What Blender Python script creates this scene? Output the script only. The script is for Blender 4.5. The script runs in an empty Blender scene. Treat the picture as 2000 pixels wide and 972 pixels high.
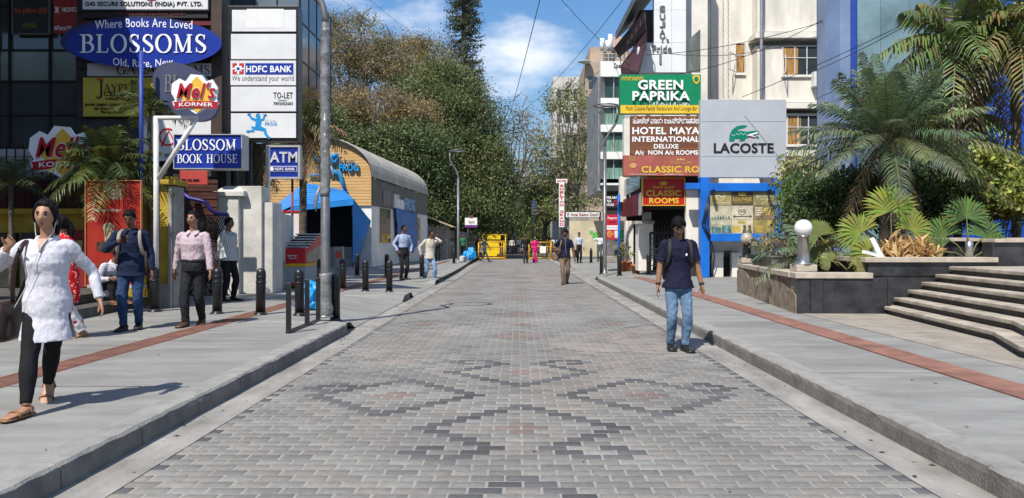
import bpy, math, random
import numpy as np
from math import sin, cos, pi, radians, atan2, sqrt
from mathutils import Vector, Matrix, Quaternion, noise
random.seed(7); RNG = np.random.default_rng(7)
sc = bpy.context.scene; col = sc.collection
# ---------------------------------------------------------------- camera, sky, sun, exposure
F = 1500.0; CX = 1011.0; HY = 469.0; EYE = 1.45
cam = bpy.data.cameras.new('camera'); camo = bpy.data.objects.new('camera', cam); col.objects.link(camo)
camo.location = (0, 0, EYE); camo.rotation_euler = (radians(90), 0, 0)
cam.sensor_width = 36; cam.lens = 36 * F / 2000; cam.clip_end = 6000; cam.clip_start = .05
cam.shift_x = -(CX - 1000) / 2000; cam.shift_y = (HY - 486) / 2000
sc.camera = camo
SUN = Vector((-.265, -.535, .80)).normalized()
w = bpy.data.worlds.new('World'); sc.world = w; w.use_nodes = True
nt = w.node_tree; nd = nt.nodes; lk = nt.links
bg = nd['Background']; bg.inputs[1].default_value = .115
sky = nd.new('ShaderNodeTexSky'); sky.sky_type = 'NISHITA'; sky.sun_disc = False
sky.sun_elevation = radians(53); sky.sun_rotation = radians(207); sky.air_density = 1.0; sky.dust_density = .6; sky.ozone_density = 1.6
hsv = nd.new('ShaderNodeMixRGB'); hsv.inputs[0].default_value = .7; lk.new(sky.outputs[0], hsv.inputs[1])
geo = nd.new('ShaderNodeNewGeometry'); sx = nd.new('ShaderNodeSeparateXYZ'); lk.new(geo.outputs['Incoming'], sx.inputs[0])
ab = nd.new('ShaderNodeMath'); ab.operation = 'ABSOLUTE'; lk.new(sx.outputs[2], ab.inputs[0])
sr = nd.new('ShaderNodeValToRGB'); el = sr.color_ramp.elements
el[0].position = 0; el[0].color = (.40, .56, .70, 1); el[1].position = .9; el[1].color = (.06, .21, .62, 1)
e2 = el.new(.14); e2.color = (.22, .46, .74, 1); e3 = el.new(.30); e3.color = (.10, .315, .70, 1)
lk.new(ab.outputs[0], sr.inputs[0])
sm_ = nd.new('ShaderNodeMixRGB'); sm_.blend_type = 'MULTIPLY'; sm_.inputs[0].default_value = 1; sm_.inputs[2].default_value = (6.6, 6.6, 6.6, 1); lk.new(sr.outputs[0], sm_.inputs[1])
lk.new(sm_.outputs[0], hsv.inputs[2])
tc = nd.new('ShaderNodeTexCoord'); mp = nd.new('ShaderNodeMapping'); mp.inputs['Scale'].default_value = (1.0, 1.0, 2.6)
mp.inputs['Location'].default_value = (4.55, 5.3, .31)
nz = nd.new('ShaderNodeTexNoise'); nz.inputs['Scale'].default_value = 4.2; nz.inputs['Detail'].default_value = 9; nz.inputs['Roughness'].default_value = .55
cr = nd.new('ShaderNodeValToRGB'); cr.color_ramp.elements[0].position = .50; cr.color_ramp.elements[1].position = .70
mx = nd.new('ShaderNodeMixRGB'); mx.inputs[2].default_value = (7.2, 7.4, 7.8, 1)
lk.new(tc.outputs['Generated'], mp.inputs[0]); lk.new(mp.outputs[0], nz.inputs['Vector']); lk.new(nz.outputs[0], cr.inputs[0])
lk.new(cr.outputs[0], mx.inputs[0]); lk.new(hsv.outputs[0], mx.inputs[1]); lk.new(mx.outputs[0], bg.inputs[0])
sl = bpy.data.lights.new('sun', 'SUN'); sl.energy = 4.7; sl.angle = radians(.5); sl.color = (1, .95, .87)
so = bpy.data.objects.new('sun', sl); col.objects.link(so); so.location = (-20, -40, 60)
so.rotation_euler = (-SUN).to_track_quat('-Z', 'Y').to_euler()
vs = sc.view_settings; vs.view_transform = 'Standard'; vs.look = 'None'; vs.exposure = 0.45; vs.gamma = 1; vs.use_curve_mapping = False
sc.cycles.max_bounces = 6; sc.cycles.diffuse_bounces = 3; sc.cycles.transparent_max_bounces = 6
# ---------------------------------------------------------------- helpers
def X(px, Y): return (px - CX) / F * Y
def Z(py, Y): return EYE - (py - HY) / F * Y
def lin(c):
    return tuple((v / 12.92 if v <= .04045 else ((v + .055) / 1.055) ** 2.4) for v in c)
def hexc(h): return lin(tuple(int(h[i:i + 2], 16) / 255 for i in (0, 2, 4)))
MATS = {}
def mat(name, c, rough=.7, var=.12, scale=6., bump=0., bscale=40., metal=0., c2=None, spec=.35, dirt=0., emis=0, stretch=None, trans=0):
    """principled material; colour varies by two octaves of noise in object space"""
    if name in MATS: return MATS[name]
    if isinstance(c, str): c = hexc(c)
    m = bpy.data.materials.new(name); m.use_nodes = True; t = m.node_tree; n = t.nodes; l = t.links
    b = n['Principled BSDF']; b.inputs['Roughness'].default_value = rough; b.inputs['Metallic'].default_value = metal
    b.inputs['Specular IOR Level'].default_value = spec
    co = n.new('ShaderNodeTexCoord'); src = co.outputs['Object']
    if stretch:
        mpp = n.new('ShaderNodeMapping'); mpp.inputs['Scale'].default_value = stretch; l.new(src, mpp.inputs[0]); src = mpp.outputs[0]
    if c2 is None: c2 = tuple(max(0, v * (1 - 2.2 * var)) for v in c)
    elif isinstance(c2, str): c2 = hexc(c2)
    c1 = tuple(min(1, v * (1 + .6 * var)) for v in c)
    nz = n.new('ShaderNodeTexNoise'); nz.inputs['Scale'].default_value = scale; nz.inputs['Detail'].default_value = 8; nz.inputs['Roughness'].default_value = .62
    l.new(src, nz.inputs['Vector'])
    rp = n.new('ShaderNodeValToRGB'); rp.color_ramp.elements[0].position = .32; rp.color_ramp.elements[1].position = .68
    rp.color_ramp.elements[0].color = (*c2, 1); rp.color_ramp.elements[1].color = (*c1, 1)
    l.new(nz.outputs[0], rp.inputs[0]); out = rp.outputs[0]
    if dirt:
        n2 = n.new('ShaderNodeTexNoise'); n2.inputs['Scale'].default_value = scale * .23; n2.inputs['Detail'].default_value = 6; n2.inputs['Roughness'].default_value = .7
        l.new(src, n2.inputs['Vector'])
        r2 = n.new('ShaderNodeValToRGB'); r2.color_ramp.elements[0].position = .5; r2.color_ramp.elements[1].position = .72
        ml = n.new('ShaderNodeMath'); ml.operation = 'MULTIPLY'; ml.inputs[1].default_value = dirt
        l.new(n2.outputs[0], r2.inputs[0]); l.new(r2.outputs[0], ml.inputs[0])
        mm = n.new('ShaderNodeMixRGB'); mm.inputs[2].default_value = (.07, .06, .05, 1)
        l.new(ml.outputs[0], mm.inputs[0]); l.new(out, mm.inputs[1]); out = mm.outputs[0]
    l.new(out, b.inputs['Base Color'])
    if bump:
        n3 = n.new('ShaderNodeTexNoise'); n3.inputs['Scale'].default_value = bscale; n3.inputs['Detail'].default_value = 5
        l.new(src, n3.inputs['Vector'])
        bp = n.new('ShaderNodeBump'); bp.inputs['Strength'].default_value = bump; bp.inputs['Distance'].default_value = .02
        l.new(n3.outputs[0], bp.inputs['Height']); l.new(bp.outputs[0], b.inputs['Normal'])
    if emis:
        b.inputs['Emission Color'].default_value = (*c, 1); b.inputs['Emission Strength'].default_value = emis
    if trans: b.inputs['Transmission Weight'].default_value = trans
    MATS[name] = m; return m
def attrmat(name, rough=.75, bump=.25, bscale=70, spec=.3, transl=0.0, var=.25, vscale=18, big=0.):
    """material whose colour is the mesh's own face colour (attribute 'tint'), with fine noise"""
    if name in MATS: return MATS[name]
    m = bpy.data.materials.new(name); m.use_nodes = True; t = m.node_tree; n = t.nodes; l = t.links
    b = n['Principled BSDF']; b.inputs['Roughness'].default_value = rough; b.inputs['Specular IOR Level'].default_value = spec
    a = n.new('ShaderNodeAttribute'); a.attribute_name = 'tint'
    co = n.new('ShaderNodeTexCoord')
    nz = n.new('ShaderNodeTexNoise'); nz.inputs['Scale'].default_value = vscale; nz.inputs['Detail'].default_value = 6; nz.inputs['Roughness'].default_value = .7
    l.new(co.outputs['Object'], nz.inputs['Vector'])
    mr = n.new('ShaderNodeMapRange'); mr.inputs[3].default_value = 1 - var; mr.inputs[4].default_value = 1 + var; mr.inputs[1].default_value = .25; mr.inputs[2].default_value = .75
    l.new(nz.outputs[0], mr.inputs[0])
    mm = n.new('ShaderNodeMixRGB'); mm.blend_type = 'MULTIPLY'; mm.inputs[0].default_value = 1
    l.new(a.outputs['Color'], mm.inputs[1]); fac = mr.outputs[0]
    if big:
        n4 = n.new('ShaderNodeTexNoise'); n4.inputs['Scale'].default_value = .55; n4.inputs['Detail'].default_value = 7; n4.inputs['Roughness'].default_value = .65; l.new(co.outputs['Object'], n4.inputs['Vector'])
        m4 = n.new('ShaderNodeMapRange'); m4.inputs[1].default_value = .3; m4.inputs[2].default_value = .7; m4.inputs[3].default_value = 1 - big; m4.inputs[4].default_value = 1 + big * .7; l.new(n4.outputs[0], m4.inputs[0])
        ml4 = n.new('ShaderNodeMath'); ml4.operation = 'MULTIPLY'; l.new(fac, ml4.inputs[0]); l.new(m4.outputs[0], ml4.inputs[1]); fac = ml4.outputs[0]
    l.new(fac, mm.inputs[2]); l.new(mm.outputs[0], b.inputs['Base Color'])
    if bump:
        n3 = n.new('ShaderNodeTexNoise'); n3.inputs['Scale'].default_value = bscale; n3.inputs['Detail'].default_value = 4
        l.new(co.outputs['Object'], n3.inputs['Vector'])
        bp = n.new('ShaderNodeBump'); bp.inputs['Strength'].default_value = bump; bp.inputs['Distance'].default_value = .01
        l.new(n3.outputs[0], bp.inputs['Height']); l.new(bp.outputs[0], b.inputs['Normal'])
    if transl:
        tr = n.new('ShaderNodeBsdfTranslucent'); ms = n.new('ShaderNodeMixShader'); ms.inputs[0].default_value = transl
        l.new(mm.outputs[0], tr.inputs[0]); l.new(b.outputs[0], ms.inputs[1]); l.new(tr.outputs[0], ms.inputs[2])
        l.new(ms.outputs[0], n['Material Output'].inputs[0])
    MATS[name] = m; return m
ORG = {}
def settint(me, cols):
    a = me.attributes.new('tint', 'FLOAT_COLOR', 'FACE')
    c = np.ones((len(cols), 4), np.float32); c[:, :3] = cols
    a.data.foreach_set('color', c.ravel())
def tag(o, label=None, cat=None, group=None, kind=None):
    if label: o['label'] = label
    if cat: o['category'] = cat
    if group: o['group'] = group
    if kind: o['kind'] = kind
    return o
def empty(name, loc, label, cat, group=None, rz=0):
    o = bpy.data.objects.new(name, None); col.objects.link(o); o.location = loc; o.rotation_euler = (0, 0, rz)
    o.empty_display_size = .2; ORG[o] = Vector(loc)
    return tag(o, label, cat, group)
_TX = {}
def text_geo(s, bold=0., shear=0., res=3, space=1.0):
    k = (s, bold, shear, space)
    if k in _TX: return _TX[k]
    cu = bpy.data.curves.new('t', 'FONT'); cu.body = s; cu.size = 1; cu.offset = bold; cu.shear = shear; cu.resolution_u = res; cu.space_character = space
    ob = bpy.data.objects.new('t', cu); col.objects.link(ob)
    dg = bpy.context.evaluated_depsgraph_get(); me = bpy.data.meshes.new_from_object(ob.evaluated_get(dg))
    v = np.array([p.co[:2] for p in me.vertices]) if len(me.vertices) else np.zeros((0, 2)); f = [tuple(p.vertices) for p in me.polygons]
    bpy.data.objects.remove(ob); bpy.data.curves.remove(cu); bpy.data.meshes.remove(me)
    if len(v): v = v - v.min(0)
    _TX[k] = (v, f); return _TX[k]
class MB:
    def __init__(s): s.v = []; s.f = []; s.m = []; s.s = []
    def add(s, vs, fs, m=0, smooth=False):
        b = len(s.v); s.v += [tuple(p) for p in vs]
        for f in fs: s.f.append(tuple(i + b for i in f)); s.m.append(m); s.s.append(smooth)
        return s
    def box(s, x0, x1, y0, y1, z0, z1, m=0):
        vs = [(x, y, z) for z in (z0, z1) for y in (y0, y1) for x in (x0, x1)]
        return s.add(vs, [(0, 2, 3, 1), (4, 5, 7, 6), (0, 1, 5, 4), (2, 6, 7, 3), (0, 4, 6, 2), (1, 3, 7, 5)], m)
    def pbox(s, p0, p1, q0, q1, Y, d, m=0):
        """box whose front face fills pixels p0..p1 x q0..q1 of a plane at distance Y, d deep"""
        return s.box(X(p0, Y), X(p1, Y), Y, Y + d, Z(q1, Y), Z(q0, Y), m)
    def obox(s, c, half, R, m=0):
        vs = [Vector(c) + R @ Vector((x * half[0], y * half[1], z * half[2])) for z in (-1, 1) for y in (-1, 1) for x in (-1, 1)]
        return s.add(vs, [(0, 2, 3, 1), (4, 5, 7, 6), (0, 1, 5, 4), (2, 6, 7, 3), (0, 4, 6, 2), (1, 3, 7, 5)], m)
    def bar(s, a, b, w, h=None, m=0, up=(0, 0, 1)):
        a = Vector(a); b = Vector(b); d = b - a; L = d.length; d.normalize(); u = Vector(up)
        if abs(d.dot(u)) > .98: u = Vector((0, 1, 0))
        x = d.cross(u).normalized(); z = x.cross(d)
        R = Matrix((x, d, z)).transposed()
        return s.obox((a + b) / 2, (w / 2, L / 2, (h or w) / 2), R, m)
    def prism(s, pts, O, U, V, N, m=0, d0=0.):
        """polygon pts (2-D) on the plane O,U,V; thickness vector N"""
        O = Vector(O); U = Vector(U); V = Vector(V); N = Vector(N); n = len(pts)
        a = [O + U * p[0] + V * p[1] for p in pts]
        vs = a + [p + N for p in a]
        fs = [tuple(range(n, 2 * n)), tuple(range(n - 1, -1, -1))] + [(i, (i + 1) % n, n + (i + 1) % n, n + i) for i in range(n)]
        return s.add(vs, fs, m)
    def tube(s, pts, r, n=8, m=0, cap=True, flat=1.0, smooth=True):
        pts = [Vector(p) for p in pts]; k = len(pts)
        if not hasattr(r, '__len__'): r = [r] * k
        vs = []; fs = []; ref = None
        for i, p in enumerate(pts):
            t = (pts[min(i + 1, k - 1)] - pts[max(i - 1, 0)])
            if t.length < 1e-9: t = Vector((0, 0, 1))
            t.normalize()
            if ref is None: ref = Vector((1, 0, 0)) if abs(t.x) < .9 else Vector((0, 1, 0))
            u = (ref - t * ref.dot(t)).normalized(); ref = u; v2 = t.cross(u)
            for j in range(n):
                a = 2 * pi * j / n; vs.append(p + u * (cos(a) * r[i]) + v2 * (sin(a) * r[i] * flat))
        for i in range(k - 1):
            for j in range(n):
                fs.append((i * n + j, i * n + (j + 1) % n, (i + 1) * n + (j + 1) % n, (i + 1) * n + j))
        if cap: fs += [tuple(range(n - 1, -1, -1)), tuple(range((k - 1) * n, k * n))]
        return s.add(vs, fs, m, smooth)
    def lathe(s, prof, c, n=20, m=0, smooth=True):
        vs = []; fs = []; k = len(prof)
        for r, z in prof:
            for j in range(n):
                a = 2 * pi * j / n; vs.append((c[0] + r * cos(a), c[1] + r * sin(a), c[2] + z))
        for i in range(k - 1):
            for j in range(n): fs.append((i * n + j, i * n + (j + 1) % n, (i + 1) * n + (j + 1) % n, (i + 1) * n + j))
        fs += [tuple(range(n - 1, -1, -1)), tuple(range((k - 1) * n, k * n))]
        return s.add(vs, fs, m, smooth)
    def ball(s, c, r, n=16, k=10, m=0):
        if not hasattr(r, '__len__'): r = (r, r, r)
        vs = [(c[0], c[1], c[2] - r[2])]
        for i in range(1, k):
            t = -pi / 2 + pi * i / k
            for j in range(n):
                a = 2 * pi * j / n; vs.append((c[0] + r[0] * cos(t) * cos(a), c[1] + r[1] * cos(t) * sin(a), c[2] + r[2] * sin(t)))
        vs.append((c[0], c[1], c[2] + r[2])); e = len(vs) - 1
        fs = [(0, 1 + (j + 1) % n, 1 + j) for j in range(n)]
        for i in range(k - 2):
            for j in range(n): a = 1 + i * n; fs.append((a + j, a + (j + 1) % n, a + n + (j + 1) % n, a + n + j))
        a = 1 + (k - 2) * n; fs += [(a + j, a + (j + 1) % n, e) for j in range(n)]
        return s.add(vs, fs, m, True)
    def text(s, t, box, Y, m=0, bold=.0, d=.012, shear=0., fit='wh', space=1.0, curve=0.):
        """lettering filling pixel box (x0,y0,x1,y1) on the plane at Y, standing d proud of it towards -Y"""
        v, f = text_geo(t, bold * .55, shear, 3, 1.06 if space == 1.0 else space)
        if not len(v): return s
        w, h = v.max(0); x0, y0, x1, y1 = box; a = X(x0, Y); b = X(x1, Y); z0 = Z(y1, Y); z1 = Z(y0, Y)
        sx = (b - a) / w; sz = (z1 - z0) / h
        if fit == 'w': sz = sx
        P = [(a + p[0] * sx, z0 + p[1] * sz + curve * (1 - (2 * p[0] / w - 1) ** 2)) for p in v]; n = len(P)
        vs = [(q[0], Y - d, q[1]) for q in P]
        # front faces, with sides along the boundary
        cnt = {}
        for q in f:
            for i in range(len(q)):
                e = (q[i], q[(i + 1) % len(q)]); cnt[e] = 1
        vs2 = vs + [(q[0], Y, q[1]) for q in P]
        fs = [tuple(q) for q in f] + [(e[0], e[0] + n, e[1] + n, e[1]) for e in cnt if (e[1], e[0]) not in cnt]
        return s.add(vs2, fs, m)
    def pieces(s):
        n = len(s.v); par = list(range(n))
        def fd(a):
            while par[a] != a: par[a] = par[par[a]]; a = par[a]
            return a
        for f in s.f:
            r0_ = fd(f[0])
            for q in f[1:]: par[fd(q)] = r0_
        rt_ = np.array([fd(i) for i in range(n)]); ids, isl = np.unique(rt_, return_inverse=True); k = len(ids)
        if k < 2 or k > 400: return None
        V = np.array(s.v, float); lo = np.full((k, 3), np.inf); hi = np.full((k, 3), -np.inf); np.minimum.at(lo, isl, V); np.maximum.at(hi, isl, V)
        sz = (hi - lo).max(1); gap = np.maximum(0, np.maximum(lo[:, None] - hi[None], lo[None] - hi[:, None])); near = np.sqrt((gap ** 2).sum(2)) <= np.maximum(.02, .5 * np.maximum(sz[:, None], sz[None]))
        pp = list(range(k))
        def f2(a):
            while pp[a] != a: a = pp[a]
            return a
        for a, b in zip(*np.nonzero(np.triu(near, 1))): pp[f2(a)] = f2(b)
        g = [f2(i) for i in range(k)]; gs = sorted(set(g))
        if len(gs) < 2 or len(gs) > 24: return None
        out = []
        for q in gs:
            m = MB(); mp_ = {}
            for f, mi, sm in zip(s.f, s.m, s.s):
                if g[isl[f[0]]] == q:
                    for i in f:
                        if i not in mp_: mp_[i] = len(m.v); m.v.append(s.v[i])
                    m.f.append(tuple(mp_[i] for i in f)); m.m.append(mi); m.s.append(sm)
            out.append(m)
        return out
    def build(s, name, mats, parent=None, loc=None, bevel=0., label=None, cat=None, group=None, kind=None, auto=False):
        if not isinstance(mats, (list, tuple)): mats = [mats]
        if parent is not None and name not in ('lips', 'stems', 'limbs', 'earrings', 'sole', 'lattice', 'grid', 'railing', 'foliage'):
            ps = s.pieces()
            if ps: return [q.build(name, mats, parent, None, bevel, label, cat, group, kind) for q in ps][0]
        V = np.array(s.v, dtype=float)
        if parent is not None: o0 = np.array(ORG[parent])
        else:
            if loc is None: mn = V.min(0); mx_ = V.max(0); loc = ((mn[0] + mx_[0]) / 2, (mn[1] + mx_[1]) / 2, mn[2])
            o0 = np.array(loc)
        me = bpy.data.meshes.new(name); me.from_pydata((V - o0).tolist(), [], s.f)
        for m in mats: me.materials.append(m)
        me.polygons.foreach_set('material_index', s.m); me.polygons.foreach_set('use_smooth', s.s); me.update()
        ob = bpy.data.objects.new(name, me); col.objects.link(ob)
        if parent is not None: ob.parent = parent; ORG[ob] = ORG[parent]
        else: ob.location = loc; ORG[ob] = Vector(loc)
        if bevel:
            bm = ob.modifiers.new('bevel', 'BEVEL'); bm.width = bevel; bm.segments = 2; bm.limit_method = 'ANGLE'
        return tag(ob, label, cat, group, kind)
def kids(o): return [c for c in o.children]
def copy_tree(o, parent=None):
    c = o.copy(); col.objects.link(c)
    if parent is not None: c.parent = parent
    for ch in kids(o): copy_tree(ch, c)
    return c
def npmesh(name, V, Q, mats, tint=None, parent=None, loc=(0, 0, 0), smooth=False):
    """mesh from numpy: V (n,3), Q (k,4) or (k,3)"""
    me = bpy.data.meshes.new(name); k, c = Q.shape
    V = V - np.array(loc if parent is None else ORG[parent])
    me.vertices.add(len(V)); me.vertices.foreach_set('co', V.astype(np.float32).ravel())
    me.loops.add(k * c); me.loops.foreach_set('vertex_index', Q.astype(np.int32).ravel())
    me.polygons.add(k); me.polygons.foreach_set('loop_start', np.arange(0, k * c, c, dtype=np.int32)); me.polygons.foreach_set('loop_total', np.full(k, c, np.int32))
    me.update(calc_edges=True)
    for m in (mats if isinstance(mats, (list, tuple)) else [mats]): me.materials.append(m)
    if tint is not None: settint(me, tint)
    if smooth: me.polygons.foreach_set('use_smooth', np.ones(k, bool))
    ob = bpy.data.objects.new(name, me); col.objects.link(ob)
    if parent is not None: ob.parent = parent; ORG[ob] = ORG[parent]
    else: ob.location = loc; ORG[ob] = Vector(loc)
    return ob
# ================================================================ ground, road, pavements
m_ground = mat('earth', (.16, .14, .11), .9, .3, .5)
MB().add([(-3000, -3000, -.06), (3000, -3000, -.06), (3000, 3000, -.06), (-3000, 3000, -.06)], [(0, 1, 2, 3)]).build('ground', m_ground, loc=(0, 0, -.06), kind='structure')
m_cem = mat('gutter_cement', (.29, .275, .25), .85, .2, 3.0, .35, 60, dirt=.5, stretch=(1, .45, 1))
m_pave = mat('pavement_cement', (.248, .245, .228), .8, .13, 2.2, .25, 90, dirt=.42, stretch=(.5, 1.6, 1))
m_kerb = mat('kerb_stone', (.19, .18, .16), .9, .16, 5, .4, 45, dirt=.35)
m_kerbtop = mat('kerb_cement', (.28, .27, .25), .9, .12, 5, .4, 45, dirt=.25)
m_pink = mat('pavement_beige', (.30, .265, .22), .85, .14, 2.5, .25, 70, dirt=.15)
m_tact = mat('tactile_red', (.265, .13, .095), .8, .2, 3, .3, 60, dirt=.45)
m_asph = mat('asphalt', (.075, .073, .07), .9, .2, 3, .4, 80)
# bricks -----------------------------------------------------------------
PY_ = .115; HX = .108; X0 = .03; Y0R = 5.96
dark = set(); red = set()
def dia(rc, hc, n, skip_lo=0, skip_hi=0, core=1):
    for d in range(n + 1):
        for s_ in (-1, 1):
            if not (skip_hi and n - d > n - skip_hi): dark.update({(rc + n - d, hc - d), (rc + n - d, hc + d)})
            if not (skip_lo and n - d > n - skip_lo): dark.update({(rc - n + d, hc - d), (rc - n + d, hc + d)})
    for r in range(-core, core + 1):
        lim = (core + 1 - abs(r)) if core > 1 else (2 if r == 0 else 1)
        for h in range(-lim, lim + 1): red.add((rc + r, hc + h))
def hook(rc, hc, s):
    for r, h in ((5, 2), (6, 3), (7, 4), (7, 6), (6, 7), (5, 6)):
        dark.update({(rc + s * r, hc + h), (rc + s * r, hc - h)})
dia(0, 0, 7, skip_lo=3); hook(0, 0, -1)
dia(22, 0, 7, skip_hi=3); hook(22, 0, 1)
dia(11, -11, 7); dia(11, 11, 7)
for s_ in (-1, 1):
    for r, h in ((16, 17), (15, 16), (15, 18), (14, 15), (14, 19), (13, 18), (12, 17), (9, 17), (8, 16), (8, 18), (7, 17), (7, 19), (6, 18), (10, 18), (11, 19)): dark.add((r, s_ * h))
dia(-18, 0, 7); dia(-29, -11, 7); dia(-29, 11, 7)
rc = 50
while rc < 300:
    dia(rc, 0, 5, core=3); dia(rc + 14, 0, 8, core=1); dia(rc + 14, -15, 6, core=2); dia(rc + 14, 15, 6, core=2); dia(rc + 30, 0, 5, core=3)
    dia(rc + 3, -14, 3, core=0); dia(rc + 3, 14, 3, core=0)
    if rc > 60: dia(rc + 44, -13, 6); dia(rc + 44, 13, 6)
    rc += 66
XL, XR = -2.33, 2.39
V = []; Q = []; T = []
r0 = int((-1 - Y0R) / PY_); r1 = int((61.5 - Y0R) / PY_)
greys = [(.235, .225, .205), (.215, .207, .19), (.25, .238, .215), (.222, .217, .203), (.20, .192, .177), (.24, .222, .20)]
rr = random.Random(3)
for r in range(r0, r1):
    yc = Y0R + r * PY_
    for h in range(-24, 25):
        if (h + r) % 2 == 0: continue
        xc = X0 + h * HX; a = max(xc - HX + .006, XL); b = min(xc + HX - .006, XR)
        if b - a < .03: continue
        edge = (a == XL or b == XR) and (b - a) < .17
        wob = (xc * .3)
        c = rr.choice(greys); k = rr.uniform(.84, 1.12) * .88
        if yc < 40 and noise.noise((xc * .5, yc * .22, 3)) > .15: c = tuple(u * f for u, f in zip(c, (1.06, 1.0, .97)))
        if (r, h) in red: c = (.215, .165, .145)
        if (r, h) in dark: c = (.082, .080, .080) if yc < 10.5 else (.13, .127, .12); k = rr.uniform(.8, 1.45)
        elif edge and rr.random() < .8: c = (.10, .10, .105)
        c = tuple(min(.6, u * k) for u in c)
        y0 = yc - PY_ / 2 + .0055 + rr.uniform(-.002, .002); y1 = yc + PY_ / 2 - .0055 + rr.uniform(-.002, .002)
        a += rr.uniform(-.003, .003); b += rr.uniform(-.003, .003)
        zt = rr.uniform(-.0012, .0012); e = .007; i = len(V)
        V += [(a, y0, -.007), (b, y0, -.007), (b, y1, -.007), (a, y1, -.007), (a + e, y0 + e, zt), (b - e, y0 + e, zt + rr.uniform(-.001, .001)), (b - e, y1 - e, zt), (a + e, y1 - e, zt)]
        Q += [(i + 4, i + 5, i + 6, i + 7), (i, i + 1, i + 5, i + 4), (i + 1, i + 2, i + 6, i + 5), (i + 2, i + 3, i + 7, i + 6), (i + 3, i, i + 4, i + 7)]
        T += [c] + [tuple(u * .9 for u in c)] * 4
i = len(V)
V += [(XL - .02, -1, -.0045), (XR + .02, -1, -.0045), (XR + .02, 61.5, -.0045), (XL - .02, 61.5, -.0045)]; Q += [(i, i + 1, i + 2, i + 3)]; T += [(.27, .26, .235)]
road = npmesh('road', np.array(V), np.array(Q), attrmat('brick_paving', .75, .5, 120, .35, var=.24, vscale=22, big=.24), np.array(T)); tag(road, kind='structure')
MB().add([(-3.2, 61.5, -.006), (2.9, 61.5, -.006), (2.9, 400, -.006), (-3.2, 400, -.006)], [(0, 1, 2, 3)]).build('road_far', m_asph, kind='structure')
# gutters
def strip(name, xa, xb, ya, yb, z, m, n=60):
    b = MB(); vs = []; fs = []
    for i in range(n + 1):
        y = ya + (yb - ya) * i / n; vs += [(xa(y) if callable(xa) else xa, y, z), (xb(y) if callable(xb) else xb, y, z)]
    for i in range(n): fs.append((2 * i, 2 * i + 1, 2 * i + 3, 2 * i + 2))
    b.add(vs, fs); return b.build(name, m, kind='structure')
KR = lambda y: 2.68 + .14 * max(0, min(1, y / 27.5))
strip('gutter', lambda y: -3.3 if y > 26 else -2.95, XL + .004 + .0, -1, 61.5, .003, m_cem)
strip('gutter', XR - .004, lambda y: 3.1 if y < 27 else 6.2, -1, 61.5, .003, m_cem)
# pavement sheets with dropped crossings
def ss(a, b, x): t = max(0, min(1, (x - a) / (b - a))); return t * t * (3 - 2 * t)
def zleft(x, y):
    d = ss(12.3, 12.8, y) * (1 - ss(17.9, 18.4, y)) + ss(19.4, 19.9, y) * (1 - ss(24.9, 25.4, y))
    e = ss(0, 1.4, -2.66 - x)
    return .15 - .137 * d * (1 - e)
def sheet(name, xs, ys, zf, m, xfun=None):
    vs = []; fs = []; nx = len(xs)
    for y in ys:
        for x in xs:
            xx = xfun(x, y) if xfun else x; vs.append((xx, y, zf(xx, y)))
    for j in range(len(ys) - 1):
        for i in range(nx - 1): a = j * nx + i; fs.append((a, a + 1, a + nx + 1, a + nx))
    return MB().add(vs, fs, 0, True).build(name, m, kind='structure')
ysL = [-1] + [1 + i for i in range(11)] + [12 + .1 * i for i in range(150)] + [27 + i for i in range(36)]
def xl(x, y): return x + (-.45 * ss(30, 60, y) if x > -2.9 else 0)
sheet('pavement', [-16, -9, -6, -5, -4.3, -4, -3.7, -3.4, -3.1, -2.9, -2.70], ysL, zleft, m_pave, xl)
def zright(x, y):
    d = ss(28.0, 28.6, y) * (1 - ss(41, 41.6, y)); e = ss(0, 1.6, x - 2.9)
    return .15 - .137 * d * (1 - e)
ysR = [-1 + i for i in range(28)] + [27 + .12 * i for i in range(130)] + [43 + i for i in range(19)]
sheet('pavement', [2.74, 3.0, 3.3, 3.6, 4.0, 4.6, 5.2, 8, 26], ysR, zright, m_pave, lambda x, y: x + (KR(y) - 2.68 if x < 3.5 else 0))
MB().add([(5.15, -1, .155), (26, -1, .155), (26, 18, .155), (5.6, 18, .155), (5.05, 13.5, .155), (5.1, 9, .155)], [(0, 1, 2, 3, 4, 5)]).build('paving_apron', m_pink, kind='structure')
def band(name, xs, ya, yb, ridges, zf, m, wd=.3):
    b = MB(); n = int((yb - ya) / .4); k = ridges
    for j in range(n):
        y0 = ya + (yb - ya) * j / n; y1 = ya + (yb - ya) * (j + 1) / n - .004
        for i in range(k):
            x0 = -wd / 2 + wd * i / k; x1 = x0 + wd / k * (.62 if k > 1 else 1)
            A = [(xs(y0) + x0, y0), (xs(y0) + x1, y0), (xs(y1) + x1, y1), (xs(y1) + x0, y1)]
            b.add([(p[0], p[1], zf(*p) + .009) for p in A], [(0, 1, 2, 3)])
        A = [(xs(y0) - wd / 2 - .01, y0), (xs(y0) + wd / 2 + .01, y0), (xs(y1) + wd / 2 + .01, y1 + .004), (xs(y1) - wd / 2 - .01, y1 + .004)]
        b.add([(p[0], p[1], zf(*p) + .004) for p in A], [(0, 1, 2, 3)], 1)
    return b.build(name, [m, mat('tactile_joint', (.24, .10, .07), .85, .2, 6)], kind='structure')
band('tactile_strip', lambda y: -4.78 + .006 * y, .5, 50, 5, zleft, m_tact, .34)
band('tactile_strip', lambda y: 4.34, 1, 27.5, 1, zright, m_tact, .40)
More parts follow.
